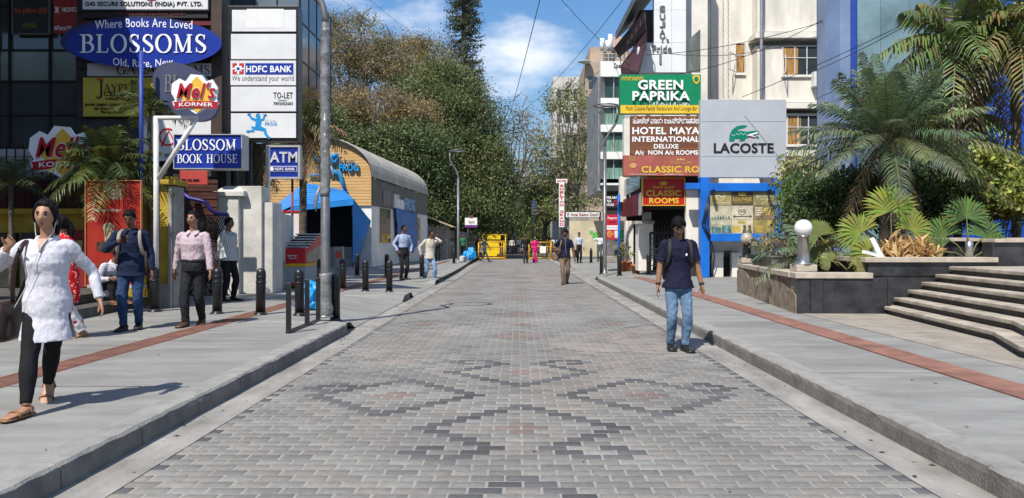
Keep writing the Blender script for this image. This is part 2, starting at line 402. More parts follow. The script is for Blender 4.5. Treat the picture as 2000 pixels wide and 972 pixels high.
# kerbs: a section swept along a path, crumbly top edge
def kerb(path, side, seed):
    P = []; rr = random.Random(seed)
    for a, b in zip(path, path[1:]):
        a = Vector(a); b = Vector(b); n = max(1, int((b - a).length / .12))
        for i in range(n):
            q = a.lerp(b, i / n); P.append((q, 0))
            if (b - a).length > 3 and i % 8 == 5:
                dd = (b - a).normalized(); P += [(q + dd * (.03 + e_), f_) for e_, f_ in ((0, 0), (.004, 1), (.009, 1), (.013, 0))]
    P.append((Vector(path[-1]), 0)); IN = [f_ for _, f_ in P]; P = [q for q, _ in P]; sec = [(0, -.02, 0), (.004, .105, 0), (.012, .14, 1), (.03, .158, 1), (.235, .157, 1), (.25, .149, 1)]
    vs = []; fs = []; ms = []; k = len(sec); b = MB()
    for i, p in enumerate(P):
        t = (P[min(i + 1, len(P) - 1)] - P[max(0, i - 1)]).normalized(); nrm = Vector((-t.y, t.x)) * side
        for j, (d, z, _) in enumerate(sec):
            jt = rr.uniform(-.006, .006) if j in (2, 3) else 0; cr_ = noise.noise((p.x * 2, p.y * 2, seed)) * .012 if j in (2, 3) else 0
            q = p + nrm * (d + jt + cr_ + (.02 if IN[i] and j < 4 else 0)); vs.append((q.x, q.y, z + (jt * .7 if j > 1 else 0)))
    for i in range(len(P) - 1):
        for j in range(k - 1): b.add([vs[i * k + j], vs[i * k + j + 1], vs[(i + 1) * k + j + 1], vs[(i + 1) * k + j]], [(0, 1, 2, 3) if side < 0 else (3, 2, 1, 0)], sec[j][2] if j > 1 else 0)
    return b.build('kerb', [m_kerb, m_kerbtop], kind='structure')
def arc(cx_, cy_, r, a0, a1, n=8): return [(cx_ + r * cos(radians(a0 + (a1 - a0) * i / n)), cy_ + r * sin(radians(a0 + (a1 - a0) * i / n))) for i in range(n + 1)]
kerb([(-2.65, -1), (-2.65, 11.9)] + arc(-3.15, 11.9, .5, 0, 90) + [(-3.7, 12.5), (-4.1, 12.62)], 1, 1)
kerb([(-4.1, 18.2), (-3.5, 18.25)] + arc(-3.1, 18.75, .42, -90, 0) + arc(-3.1, 19.1, .42, 0, 90) + [(-4.1, 19.7)], 1, 2)
kerb([(-4.1, 25.0), (-3.6, 25.1)] + arc(-3.3, 25.6, .5, -90, 0) + [(-2.82, 30), (-2.95, 45), (-3.25, 60)], 1, 3)
kerb([(2.68, -1), (2.82, 27.2)] + arc(3.42, 27.2, .6, 180, 90) + [(4.2, 27.95)], -1, 4)
kerb([(4.2, 41.6), (3.4, 41.7)] + arc(3.4, 42.3, .55, 270, 180) + [(2.85, 60)], -1, 5)
# a few cracks and bits of litter come with the small things

b = MB(); rr = random.Random(9)
for k in range(20):
    y = .8 + k * 3.05 + rr.uniform(-.3, .3)
    for x0, x1, zf in ((-8.5, -4.95, zleft), (-4.56, -2.92, zleft)):
        if 12 < y < 26: continue
        n = 8; q = [(x0 + (x1 - x0) * i / n, y + rr.uniform(-.006, .006)) for i in range(n + 1)]
        for a, c in zip(q, q[1:]): b.add([(a[0], a[1] - .006, zf(*a) + .0035), (c[0], c[1] - .006, zf(*c) + .0035), (c[0], c[1] + .006, zf(*c) + .0035), (a[0], a[1] + .006, zf(*a) + .0035)], [(0, 1, 2, 3)])
    if y < 27:
        n = 8; q = [(2.96 + (4.1 - 2.96) * i / n, y + .7 + rr.uniform(-.006, .006)) for i in range(n + 1)]
        for a, c in zip(q, q[1:]): b.add([(a[0], a[1] - .005, .1535), (c[0], c[1] - .005, .1535), (c[0], c[1] + .005, .1535), (a[0], a[1] + .005, .1535)], [(0, 1, 2, 3)])
b.build('pavement_joints', mat('joint_dark', (.12, .115, .105), .9, .2, 5), kind='structure')
V = []; Q = []; T = []
for k in range(420):
    sdx = rr.random(); y = rr.uniform(2.5, 40)
    x, z = (rr.uniform(-2.66, -2.36), .006) if sdx < .3 else (rr.uniform(2.4, 2.68), .006) if sdx < .5 else (rr.uniform(-7, -2.9), .155) if sdx < .72 else (rr.uniform(2.95, 6), .158) if sdx < .86 else (rr.uniform(-2.3, 2.3), .004)
    if z > .1 and x < 0: z = zleft(x, y) + .005
    if z > .1 and x > 0: z = max(zright(x, y) + .005, .16 if x > 5 else 0)
    a = rr.uniform(0, 6.3); s_ = rr.uniform(.006, .022) * (1.3 if sdx < .5 else 1); c, q = cos(a) * s_, sin(a) * s_; i = len(V)
    V += [(x - c, y - q, z), (x + q * .5, y - c * .5, z + s_ * .35), (x + c, y + q, z + .002), (x - q * .5, y + c * .5, z + s_ * .2)]; Q.append((i, i + 1, i + 2, i + 3)); T.append(rr.choice([(.16, .10, .05), (.10, .07, .04), (.22, .17, .09), (.05, .045, .04), (.4, .39, .36)]))
tag(npmesh('litter', np.array(V), np.array(Q), attrmat('litter', .9, 0), np.array(T)), 'dry leaf bits and specks of litter scattered along the gutters and pavements', 'litter', None, 'stuff')
# ================================================================ sign helpers
m_white = mat('white_paint', (.74, .74, .72), .55, .05, 3, dirt=.08)
m_offw = mat('white_panel', (.66, .665, .67), .4, .05, 2, dirt=.06)
m_black = mat('black_metal', (.018, .018, .019), .35, .2, 5)
m_dark = mat('dark_steel', (.03, .03, .032), .5, .25, 4)
m_grey = mat('grey_metal', (.30, .30, .31), .4, .15, 6, metal=.6)
m_ltgrey = mat('light_grey_metal', (.45, .46, .47), .45, .1, 4, metal=.2)
m_blue = mat('sign_blue', (.012, .035, .30), .35, .1, 2)
m_navy = mat('sign_navy', (.02, .03, .13), .35, .1, 2)
m_red = mat('sign_red', (.50, .02, .025), .4, .1, 2)
m_maroon = mat('maroon', (.16, .012, .016), .5, .15, 3)
m_yel = mat('sign_yellow', (.72, .48, .03), .45, .08, 2)
m_txtw = mat('letter_white', (.80, .80, .80), .45, .03, 3)
m_txtk = mat('letter_black', (.015, .015, .017), .45, .03, 3)
m_cyan = mat('frog_blue', (.01, .27, .62), .45, .08, 2)
m_txtgrey = mat('letter_grey', (.16, .16, .165), .5, .05, 2)
def ribbon(mb, pts, wid, place, m, lay):
    n = len(pts); L = []; R = []
    for i, p in enumerate(pts):
        a = pts[max(0, i - 1)]; b = pts[min(n - 1, i + 1)]; dx = b[0] - a[0]; dy = b[1] - a[1]; l = sqrt(dx * dx + dy * dy) or 1
        w = wid[i] if hasattr(wid, '__len__') else wid
        L.append((p[0] - dy / l * w / 2, p[1] + dx / l * w / 2)); R.append((p[0] + dy / l * w / 2, p[1] - dx / l * w / 2))
    vs = [place(q, lay) for q in L + R]
    mb.add(vs, [(i, n + i, n + i + 1, i + 1) for i in range(n - 1)], m)
def earc(cx_, cy_, rx, ry, a0, a1, n=10): return [(cx_ + rx * cos(radians(a0 + (a1 - a0) * i / n)), cy_ + ry * sin(radians(a0 + (a1 - a0) * i / n))) for i in range(n + 1)]
def serif_strokes(ch):
    S = .15; T = .055; out = []; st = lambda x, y0=0, y1=1, w=S: out.append(([(x, y0), (x, y1)], w))
    sf = lambda x, y, w=.17: out.append(([(x - w, y), (x + w, y)], T))
    cw = lambda n, thin, thick: [thin + (thick - thin) * sin(pi * i / n) for i in range(n + 1)]
    if ch == 'B': st(.2); sf(.16, .03, .16); sf(.16, .97, .16); out.append((([(.2, .97), (.38, .97)] + earc(.38, .755, .23, .215, 90, -90) + [(.2, .54)]), [T, T] + cw(10, T, S) [1:] + [T, T])); out.append((([(.2, .54), (.4, .54)] + earc(.4, .285, .28, .255, 90, -90) + [(.2, .03)]), [T, T] + cw(10, T, S)[1:] + [T, T])); W = .74
    elif ch == 'L': st(.2); sf(.2, .03); sf(.2, .97); out.append(([(.2, .03), (.62, .03)], T)); out.append(([(.60, .0), (.645, .26)], .05)); W = .70
    elif ch in 'OQ': out.append((earc(.42, .5, .36, .49, 0, 360, 28), [T + (S - T) * abs(cos(2 * pi * i / 28)) for i in range(29)])); W = .84
    elif ch == 'S': out.append((earc(.31, .745, .205, .23, 20, 200, 10) + [(.2, .6), (.31, .51), (.42, .42)] + earc(.31, .26, .22, .235, 35, -165, 12)[1:], [T, T, T, .07, .08, .1, .11, .12, .13, .14, .15, .16, .16, .16, .15, .14, .13, .12, .1, .09, .08, .07, T, T, T, T])); out.append(([(.50, .72), (.515, .98)], .045)); out.append(([(.09, .03), (.10, .28)], .045)); W = .62
    elif ch == 'M': st(.17, w=T + .01); st(.83); out.append(([(.17, .97), (.5, .05)], S)); out.append(([(.5, .05), (.83, .97)], T)); sf(.15, .03, .12); sf(.83, .03, .16); sf(.13, .97, .1); sf(.86, .97, .14); W = 1.04
    elif ch == 'K': st(.2); sf(.2, .03); sf(.2, .97); out.append(([(.24, .40), (.64, .96)], T)); out.append(([(.33, .56), (.68, .03)], S)); sf(.66, .97, .12); sf(.70, .03, .13); W = .84
    elif ch == 'H': st(.2); st(.72); out.append(([(.2, .52), (.72, .52)], T)); [sf(x, y) for x in (.2, .72) for y in (.03, .97)]; W = .92
    elif ch == 'U': out.append(([(.2, .97), (.2, .36)] + earc(.45, .34, .25, .32, 180, 360) + [(.7, .97)], [S, S] + [S - (S - T) * min(1, i / 5) for i in range(11)] + [T])); sf(.2, .97); sf(.7, .97, .12); W = .86
    elif ch == 'E': st(.2); out.append(([(.06, .97), (.62, .97)], T)); out.append(([(.2, .52), (.5, .52)], T)); out.append(([(.06, .03), (.64, .03)], T)); [out.append((q, .05)) for q in ([(.605, 1), (.605, .77)], [(.63, 0), (.66, .25)], [(.49, .40), (.49, .64)])]; W = .70
    elif ch == 'J': out.append(([(.42, .97), (.42, .1)] + earc(.22, .06, .2, .2, 0, -160, 8), [S, S] + [S - .08 * i / 8 for i in range(9)])); sf(.42, .97); W = .62
    elif ch == 'A': out.append(([(.06, .03), (.40, .97)], T)); out.append(([(.38, .99), (.74, .03)], S)); out.append(([(.2, .36), (.6, .36)], T)); sf(.07, .03, .12); sf(.74, .03, .14); W = .86
    elif ch == 'Y': out.append(([(.08, .97), (.40, .45)], S)); out.append(([(.40, .45), (.70, .97)], T)); st(.40, 0, .48); sf(.40, .03); sf(.1, .97, .13); sf(.7, .97, .1); W = .80
    elif ch == 'P': st(.2); sf(.2, .03); sf(.16, .97, .16); out.append(([(.2, .97), (.38, .97)] + earc(.38, .72, .25, .25, 90, -90) + [(.2, .47)], [T, T] + cw(10, T, S)[1:] + [T, T])); W = .68
    elif ch == 'C': out.append((earc(.44, .5, .36, .49, 45, 315, 20), [T + (S - T) * abs(sin(pi * i / 20)) for i in range(21)])); out.append(([(.70, .70), (.71, .97)], .045)); W = .78
    elif ch == 'N': st(.17, w=T + .01); st(.75, w=T + .01); out.append(([(.17, .97), (.75, .03)], S)); sf(.15, .03, .12); sf(.75, .97, .12); sf(.12, .97, .1); W = .92
    elif ch == 'T': st(.36); sf(.36, .03); out.append(([(.04, .97), (.68, .97)], T)); out.append(([(.06, .74), (.05, 1)], .05)); out.append(([(.66, .74), (.67, 1)], .05)); W = .72
    elif ch == 'R': o, W = serif_strokes('P'); out += o; out.append(([(.36, .47), (.72, .03)], S)); sf(.73, .03, .1); W = .80
    elif ch == 'G': o, W = serif_strokes('C'); out += o; st(.70, .05, .42); sf(.70, .42, .13); W = .84
    elif ch == ' ': W = .42
    else: W = .4
    return out, W
def serif(mb, t, box, Y, m=0, d=.012, gap=.06):
    tot = sum(serif_strokes(c)[1] + gap for c in t) - gap
    x0, y0, x1, y1 = box; a = X(x0, Y); b = X(x1, Y); z0 = Z(y1, Y); z1 = Z(y0, Y); sx = (b - a) / tot; cur = 0; lay = 0
    for c in t:
        st, W = serif_strokes(c)
        for pts, wd in st:
            lay += 1
            ribbon(mb, pts, wd, lambda q, l, cur=cur: (a + (cur + q[0]) * sx, Y - d - (l % 5) * .0012, z0 + q[1] * (z1 - z0)), m, lay)
        cur += W + gap
def poly(mb, pts, Y, m=0, d=.012):
    """filled pixel polygon (concave allowed) lying d proud of the plane at Y, with sides"""
    from mathutils.geometry import tessellate_polygon
    P = [Vector((X(p[0], Y), Y - d, Z(p[1], Y))) for p in pts]; n = len(P)
    tri = tessellate_polygon([P]); ar = sum((P[i].x * P[(i + 1) % n].z - P[(i + 1) % n].x * P[i].z) for i in range(n))
    vs = P + [Vector((p.x, Y, p.z)) for p in P]
    fs = []
    for t in tri:
        a, b, c = (P[i] for i in t); nn = (b - a).cross(c - a)
        fs.append(tuple(t) if nn.y < 0 else tuple(reversed(t)))
    for i in range(n):
        j = (i + 1) % n; fs.append((i, j, j + n, i + n) if ar < 0 else (j, i, i + n, j + n))
    mb.add(vs, fs, m)
def ell(cx_, cy_, rx, ry, n=40, a=0.):
    c, s_ = cos(radians(a)), sin(radians(a)); return [(cx_ + rx * cos(t) * c - ry * sin(t) * s_, cy_ + rx * cos(t) * s_ + ry * sin(t) * c) for t in (2 * pi * i / n for i in range(n))]
def pline(mb, pts, w, Y, m=0, d=.012):
    """thick pixel line as flat lettering stroke"""
    n = len(pts); ws = w if hasattr(w, '__len__') else [w] * n; L = []; R = []
    for i, p in enumerate(pts):
        a = pts[max(0, i - 1)]; b = pts[min(n - 1, i + 1)]; dx = b[0] - a[0]; dy = b[1] - a[1]; l = sqrt(dx * dx + dy * dy) or 1
        L.append((p[0] - dy / l * ws[i] / 2, p[1] + dx / l * ws[i] / 2)); R.append((p[0] + dy / l * ws[i] / 2, p[1] - dx / l * ws[i] / 2))
    for i in range(n - 1): poly(mb, [L[i], L[i + 1], R[i + 1], R[i]], Y, m, d + .0007 * (i % 2))
def frog(mb, cx_, cy_, s, Y, m=0, d=.02):
    """the climbing frog figure, s pixels tall"""
    P = lambda pts: [(cx_ + x * s, cy_ + y * s) for x, y in pts]; w = lambda *a: [q * s for q in a]
    poly(mb, P([(-.10, -.30), (.08, -.32), (.13, -.12), (.08, .08), (.12, .16), (.02, .22), (-.10, .16), (-.14, -.02)]), Y, m, d)
    poly(mb, P([(-.09, -.50), (.02, -.52), (.08, -.42), (.07, -.31), (-.08, -.30), (-.12, -.40)]), Y, m, d + .002)
    pline(mb, P([(-.10, -.24), (-.28, -.30), (-.38, -.44)]), w(.11, .10, .07), Y, m, d + .003)
    pline(mb, P([(.08, -.24), (.20, -.26), (.26, -.42)]), w(.10, .09, .07), Y, m, d + .004)
    pline(mb, P([(-.06, .12), (-.28, .10), (-.20, .22), (-.42, .24)]), w(.17, .15, .12, .08), Y, m, d + .005)
    pline(mb, P([(.04, .10), (.26, .18), (.30, .34), (.42, .50)]), w(.17, .15, .12, .09), Y, m, d + .006)
    for bx, by, dirs in ((-.38, -.44, ((-.1, -.04), (-.06, -.09), (.04, -.08))), (.26, -.42, ((-.05, -.07), (.05, -.08), (.09, -.02))), (-.42, .24, ((-.09, -.03), (-.09, .03), (-.03, .06))), (.42, .50, ((.02, .08), (.07, .06), (.09, .0)))):
        for dx, dy in dirs: pline(mb, P([(bx, by), (bx + dx, by + dy)]), w(.045, .035), Y, m, d + .007)
def board(name, label, Y, box, panel, depth=.12, frame=None, fw=3, cat='sign', letters=(), group=None, extra=None, pname='panel', loc=None):
    """a flat sign: panel (+ frame) and one lettering part per colour. letters: (material, [(text, box, bold, kind)])"""
    x0, y0, x1, y1 = box
    r = empty(name, ((X(x0, Y) + X(x1, Y)) / 2, Y + depth / 2, Z(y1, Y)), label, cat, group)
    MB().pbox(x0, x1, y0, y1, Y, depth).build(pname, panel, r, bevel=.006)
    if frame:
        b = MB(); Yf = Y - .03
        b.pbox(x0 - fw, x1 + fw, y0 - fw, y0, Yf, depth + .04); b.pbox(x0 - fw, x1 + fw, y1, y1 + fw, Yf, depth + .04)
        b.pbox(x0 - fw, x0, y0, y1, Yf + .001, depth + .038); b.pbox(x1, x1 + fw, y0, y1, Yf + .001, depth + .038); b.build('frame', frame, r)
    for m, L in letters:
        for t in L:
            b = MB(); kind = t[3] if len(t) > 3 else ''
            if kind == 'serif': serif(b, t[0], t[1], Y, 0, t[2] or .012)
            elif kind == 'it': b.text(t[0], t[1], Y, 0, t[2], .014, .25)
            else: b.text(t[0], t[1], Y, 0, t[2], .014)
            b.build('lettering', m, r)
    if extra: extra(r, Y)
    return r
# ================================================================ left side: the glass block, its sign stack, the shop front
m_glassd = mat('tinted_glass', (.045, .06, .065), .05, .2, .6, spec=.8)
m_glassb = mat('spandrel_glass', (.20, .26, .25), .14, .2, .8, spec=.7)
m_mull = mat('mullion', (.012, .012, .013), .4, .1, 3)
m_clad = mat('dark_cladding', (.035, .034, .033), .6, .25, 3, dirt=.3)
m_conc = mat('concrete', (.33, .31, .28), .85, .2, 3, .3, 30, dirt=.35)
YF = 19.2
mall = empty('office_building', (-12.5, 20, .15), 'dark tinted glass office block with black mullion grid at the far left', 'building')
b = MB(); b.box(-26, X(160, YF), YF + .1, 26, 3.6, 16, 0)
b.box(-26, X(300, 19.6), 19.6, 26, .15, 3.6, 0); b.build('wall', m_clad, mall)
xs = [-75, -5, 17, 96, 150, 160]; ys = [-300, -210, -118, -60, 12, 98, 159, 225, 289]
b = MB()
for i in range(len(xs) - 1):
    for j in range(len(ys) - 1):
        MB().pbox(xs[i] + .8, xs[i + 1] - .8, ys[j] + .8, ys[j + 1] - .8, YF + .04 + .006 * ((i * 3 + j * 7) % 3), .05).build('window_pane', m_glassb if j == 5 else m_glassd, mall)
for x in xs: b.pbox(x - 1.6, x + 1.6, -300, 290, YF - .03, .12)
for y in ys: b.pbox(-75, 160, y - 1.5, y + 1.5, YF - .022, .11)
b.build('mullion_grid', m_mull, mall)
MB().box(-26, -10.1, 10.4, 19.2, 9.0, 9.3).build('shade_slab', m_conc, mall)  # unseen slab added above the view to shade the facade and its signs
# notices behind the glass, high up
board('sign', 'dark restaurant signboard with orange and green lettering, high on the black glass grid', YF - .12, (24, -10, 95, 66), mat('sign_charcoal', (.025, .028, .03), .4, .1, 2), .06, m_grey, 1.2,
      letters=((mat('letter_orange', (.42, .09, .03), .5, .1, 2), [('the yellow chilli', (28, 15, 92, 30), .02)]), (mat('letter_green', (.14, .22, .03), .5, .1, 2), [('ಯಲ್ಲೋ', (45, 43, 72, 56), .02)])))
board('sign', 'red signboard lettered HONG beside a dark board, high on the black glass grid', YF - .12, (104, -10, 150, 66), mat('faded_red', (.33, .035, .035), .45, .15, 2), .06, None,
      letters=((m_txtw, [('HONG', (122, 15, 149, 24), .02), ('ಹಾಂಗ್', (106, 50, 140, 60), .01), ('ж', (107, 14, 116, 26), .02)]),))
# grille with pale backing and the red shutter below
r = empty('window_grille', (X(60, 15.9), 15.9, Z(420, 15.9)), 'black square-grid security grille over a pale panel and maroon shutter, beside the yellow shop wall', 'grille')
MB().pbox(-60, 152, 290, 343, 16.15, .05).build('backing_panel', mat('pale_panel', (.42, .43, .44), .6, .1, 2, dirt=.2), r)
b = MB()
for i in range(14): b.pbox(-60, 150, 352 + i * 5, 356.2 + i * 5, 16.15 + .015 * (i % 2), .06)
b.build('shutter', mat('maroon_shutter', (.13, .02, .018), .6, .2, 3), r)
b = MB()
for i in range(13): b.pbox(-58 + i * 17.3, -56.6 + i * 17.3, 276, 412, 15.95, .03)
for i in range(9): b.pbox(-60, 152, 290 + i * 16.4, 291.4 + i * 16.4, 15.935, .03)
b.build('grid', m_black, r)
# the steel sign tower
YT = 18.3
tower = empty('sign_tower', (X(290, YT), YT + .6, .15), 'dark steel signboard tower carrying the oval bookshop sign and yellow cement board', 'sign tower')
b = MB(); b.pbox(150, 412, -32, 345, YT + .12, .8); b.build('backing', m_clad, tower)
MB().pbox(412, 433, -260, 332, YT + .02, .5).build('post', mat('brown_post', (.055, .035, .028), .6, .2, 3, dirt=.2), tower)
b = MB()
for y in (22, 132, 152, 228, 316): b.pbox(150, 412, y - 2, y + 2, YT + .03, .12)
b.build('rail', m_dark, tower)
MB().pbox(158, 412, 42, 50, YT + .05, .08).build('red_strip', m_maroon, tower)
board('sign', 'white signboard of a security company at the very top of the sign tower', YT, (160, -28, 406, 19), m_offw, .1, m_dark, 2.5,
      letters=((m_txtk, [('G4S SECURE SOLUTIONS (INDIA) PVT. LTD.', (167, 4, 396, 15), .03)]), (m_red, [('•', (286, -4, 306, 2), .1)])))
board('sign', 'dark strip signboard with faint red capitals, just under the white security sign', YT + .02, (160, 22, 406, 36), mat('sign_black', (.02, .018, .018), .5, .1, 2), .06, None,
      letters=((mat('letter_dim', (.16, .03, .03), .5, .1, 2), [('REDEFINING INDIAN FOOD', (228, 24, 362, 30), .02)]),))
board('sign', 'pale brown lettered signboard half hidden behind the blue bookshop oval', YT, (170, 124, 412, 149), mat('pale_panel', (.42, .43, .44)), .08, None,
      letters=((mat('letter_brown', (.10, .04, .03), .5, .1, 2), [('GARAM', (228, 128, 330, 146), .0, 'serif'), ('MS', (378, 128, 411, 146), .0, 'serif')]),))
ov = empty('oval_sign', (X(281, YT - .25), YT - .2, Z(133, YT - .25)), 'large blue oval bookshop sign with white serif capitals on the sign tower', 'sign')
b = MB(); Yo = YT - .25; poly(b, ell(281, 86, 152, 47, 64), Yo, 0, .0); poly(b, ell(281, 86, 152, 47, 64), Yo + .24, 1, .239); b.f = b.f; b.build('panel', [m_blue, m_navy], ov)
b = MB(); serif(b, 'BLOSSOMS', (157, 68, 404, 104), Yo, 0, .02, .09); b.build('lettering', m_txtw, ov)
b = MB(); b.text('Where Books Are Loved', (186, 41, 376, 58), Yo, 0, 0, .012, curve=.05); b.text('Old, Rare, New', (221, 113, 338, 130), Yo, 0, 0, .012, curve=-.05); b.build('small_lettering', m_txtw, ov)
board('sign', 'mustard yellow cement company signboard on the sign tower', YT - .03, (162, 152, 300, 228), mat('sign_mustard', (.45, .37, .05), .45, .1, 2), .1, None,
      letters=((m_txtk, [('J', (188, 158, 203, 188), .0, 'serif'), ('AYPEE', (203, 165, 266, 180), .0, 'serif'), ('CEMENT', (203, 180, 265, 188), .02), ('ಒಳಾಂಡಿ SOLID', (207, 190, 257, 196), .01), ('JAYPEE CEMENT CORPORATION', (166, 203, 256, 209), .02), ('4th Floor, No. 2/4, Church', (184, 210, 262, 216), .01), ('Bangalore', (198, 217, 240, 223), .01)]), (m_red, [('~', (190, 152, 202, 158), .06)])))
def x_white(r, Y):
    b = MB(); pline(b, earc(328, 268, 16, 16, 0, 300, 14), 3, Y, 0, .012); pline(b, [(316, 286), (330, 256), (345, 286)], 3, Y, 0, .014); b.build('emblem', m_red, r)
board('sign', 'white signboard with a red circular emblem behind the white bracket pole', YT - .01, (280, 228, 412, 315), m_offw, .1, None, letters=((m_txtgrey, [('BOOKS', (322, 300, 350, 307), .02)]),), extra=x_white)
# second, dusky blue oval that stands edge-on behind the diner sign
ov = empty('oval_sign', (X(368, 15.3), 15.3, Z(240, 15.3)), 'dusky navy oval sign half covered by the diner emblem', 'sign')
b = MB(); poly(b, ell(367, 182, 72, 46, 48, 38), 15.25, 0, .12); b.build('panel', mat('sign_dusk', (.05, .06, .12), .5, .15, 2, dirt=.1), ov)
b = MB(); serif(b, 'BL', (321, 147, 352, 181), 15.13, 0, .012); b.build('lettering', m_txtgrey, ov)
# diner emblem: white backing, yellow diamond, red script, ribbon
m_script = mat('script_red', (.42, .012, .03), .4, .1, 2); m_diner = mat('diner_yellow', (.78, .45, .05), .45, .1, 2)
def diner(name, label, cx_, cy_, s, Y, rib=0., mute=0):
    r = empty(name, (X(cx_, Y), Y, Z(cy_ + 40 * s, Y)), label, 'sign')
    P = lambda L: [(cx_ + x * s, cy_ + y * s) for x, y in L]
    b = MB(); poly(b, P([(-8, -40), (14, -38), (22, -26), (34, -30), (44, -14), (42, 8), (46, 16), (36, 26), (20, 25), (2, 37), (-16, 26), (-38, 28), (-44, 14), (-38, 10), (-46, -4), (-44, -22), (-30, -32), (-18, -26)]), Y, 0, .06)
    b.build('backing', m_txtw, r)
    b = MB(); poly(b, P([(2, -37), (38, 0), (3, 34), (-34, 0)]), Y - .06, 0, .014); b.build('diamond', m_diner, r)
    b = MB(); b.text("Mel's", (cx_ - 40 * s, cy_ - 27 * s, cx_ + 40 * s, cy_ + 8 * s), Y - .074, 0, .055, .012, .28); b.build('script_outline', m_txtw, r)
    b = MB(); b.text("Mel's", (cx_ - 38 * s, cy_ - 25 * s, cx_ + 38 * s, cy_ + 6 * s), Y - .086, 0, .028, .014, .28); b.build('script', m_script, r)
    b = MB()
    top = [(-40 + 8 * i, 13 - rib * (1 - (i / 5 - 1) ** 2) * 4) for i in range(11)]
    poly(b, P([(-44, 12)] + top + [(44, 12), (41, 18), (44, 25)] + [(x, y + 13) for x, y in reversed(top)] + [(-44, 27), (-41, 19)]), Y - .07, 0, .02); b.build('ribbon', m_script, r)
    b = MB(); b.text('KORNER', (cx_ - 33 * s, cy_ + (15.5 - rib * 2) * s, cx_ + 33 * s, cy_ + (23 - rib * 2) * s), Y - .09, 0, .02, .01, curve=.02 * rib); b.build('lettering', m_txtw, r)
    return r
diner('diner_sign', 'bright diner emblem with red script at the end of the white bracket arm', 383, 187, 1.0, 14.35, .5)
diner('diner_sign', 'big shaded diner emblem with maroon ribbon on the wall behind the potted palm', 120, 300, 1.32, 15.6, 1.0)
# white steel bracket that carries it
r = empty('sign_bracket', (X(305, 14.5), 14.5, .15), 'white tubular post with arm and diagonal brace carrying the diner emblem', 'bracket')
Yb = 14.5; p3 = lambda x, y, Y=Yb: (X(x, Y), Y, Z(y, Y))
m_wtube = mat('white_tube', (.62, .61, .58), .5, .1, 5, dirt=.2)
MB().tube([(X(305, Yb), Yb, .15), p3(305, 228)], .048, 12).build('post', m_wtube, r)
MB().tube([p3(302, 231), p3(386, 231)], .042, 12).build('arm', m_wtube, r)
MB().tube([p3(309, 350), p3(384, 231)], .045, 12).build('brace', m_wtube, r)
MB().tube([(X(276, 14.8), 14.8, 2.3), (X(276, 14.8), 14.8, Z(100, 14.8))], .04, 10).build('flag_pole', mat('pole_blue', (.03, .06, .3), .5), None, label='slim blue pole rising in front of the large bookshop oval', cat='pole')
# bookshop box sign
def x_none(r, Y): pass
board('box_sign', 'deep blue bookshop box sign lettered in two lines of white serif capitals', 15.2, (340, 264, 471, 329), m_blue, .35, m_ltgrey, 1.6, pname='box',
      letters=((m_txtw, [('BLOSSOM', (345, 273, 462, 294), .014, 'serif'), ('BOOK HOUSE', (346, 302, 464, 319), .014, 'serif')]),))
# --- bank pylon
YP = 18.25
def pyl(r, Y):
    pan = [(20, 62), (67, 116), (170, 218), (222, 270)]
    for a, c in pan: MB().pbox(451 if a > 60 else 453, 578, a, c, Y - .03, .05).build('panel', m_offw, r, bevel=.004)
    MB().pbox(450, 578, 119, 167, Y - .03, .05).build('panel', m_offw, r, bevel=.004)
    b = MB()
    for x in (458, 486): b.tube([(X(x, Y + 1.2), Y + 1.2, .15), (X(x, Y + 1.2), Y + 1.2, Z(240, Y))], .09, 10); b.bar((X(x, Y + 1.2), Y + 1.25, Z(250, Y)), (X(x, Y + 1.2), Y + .3, Z(250, Y)), .08)
    b.build('legs', m_dark, r)
    Yq = Y - .03
    b = MB(); b.pbox(479, 573, 124, 146, Yq - .006, .006); b.build('blue_band', m_blue, r)
    b = MB(); b.text('HDFC BANK', (481, 129, 570, 142), Yq - .006, 0, .045, .008); b.build('lettering', m_txtw, r)
    b = MB(); b.text('We understand your world', (453, 148, 574, 162), Yq, 0, 0, .006); b.build('lettering', m_txtgrey, r)
    b = MB()
    for q in ((454, 124, 476, 128), (454, 141, 476, 145), (454, 128, 458, 141), (472, 128, 476, 141)): b.pbox(q[0], q[2], q[1], q[3], Yq - .008, .008)
    b.pbox(463, 467, 124, 145, Yq - .0095, .003, 1); b.pbox(454, 476, 133, 136, Yq - .0105, .003, 1); b.pbox(460, 470, 130, 139.5, Yq - .012, .003, 1); b.pbox(462, 468, 132, 137.5, Yq - .0135, .003, 2)
    b.build('emblem', [m_red, m_txtw, m_blue], r)
    b = MB(); b.text('TO-LET', (534, 181, 572, 193), Yq, 0, .03, .006); b.text('Contact :', (543, 195, 562, 198), Yq, 0, .02, .006); b.text('7892002683', (534, 200, 572, 206), Yq, 0, .03, .006); b.build('lettering', m_txtk, r)
    b = MB(); frog(b, 505, 246, 46, Yq, 0, .004); b.text('FROG', (518, 240, 541, 246), Yq, 0, .03, .006); b.build('emblem', m_cyan, r)
    b = MB(); b.text('blue', (518, 233, 538, 239), Yq, 0, .0, .005); b.build('lettering', mat('letter_pale', (.5, .56, .6)), r)
    b = MB(); b.pbox(482, 554, 18, 55, Yq - .004, .004); b.build('pasted_sheet', m_white, r)
board('pylon_sign', 'tall black framed bank pylon of five stacked white panels with TO-LET notice', YP, (445, 12, 582, 276), m_black, .38, None, extra=pyl, pname='cabinet')
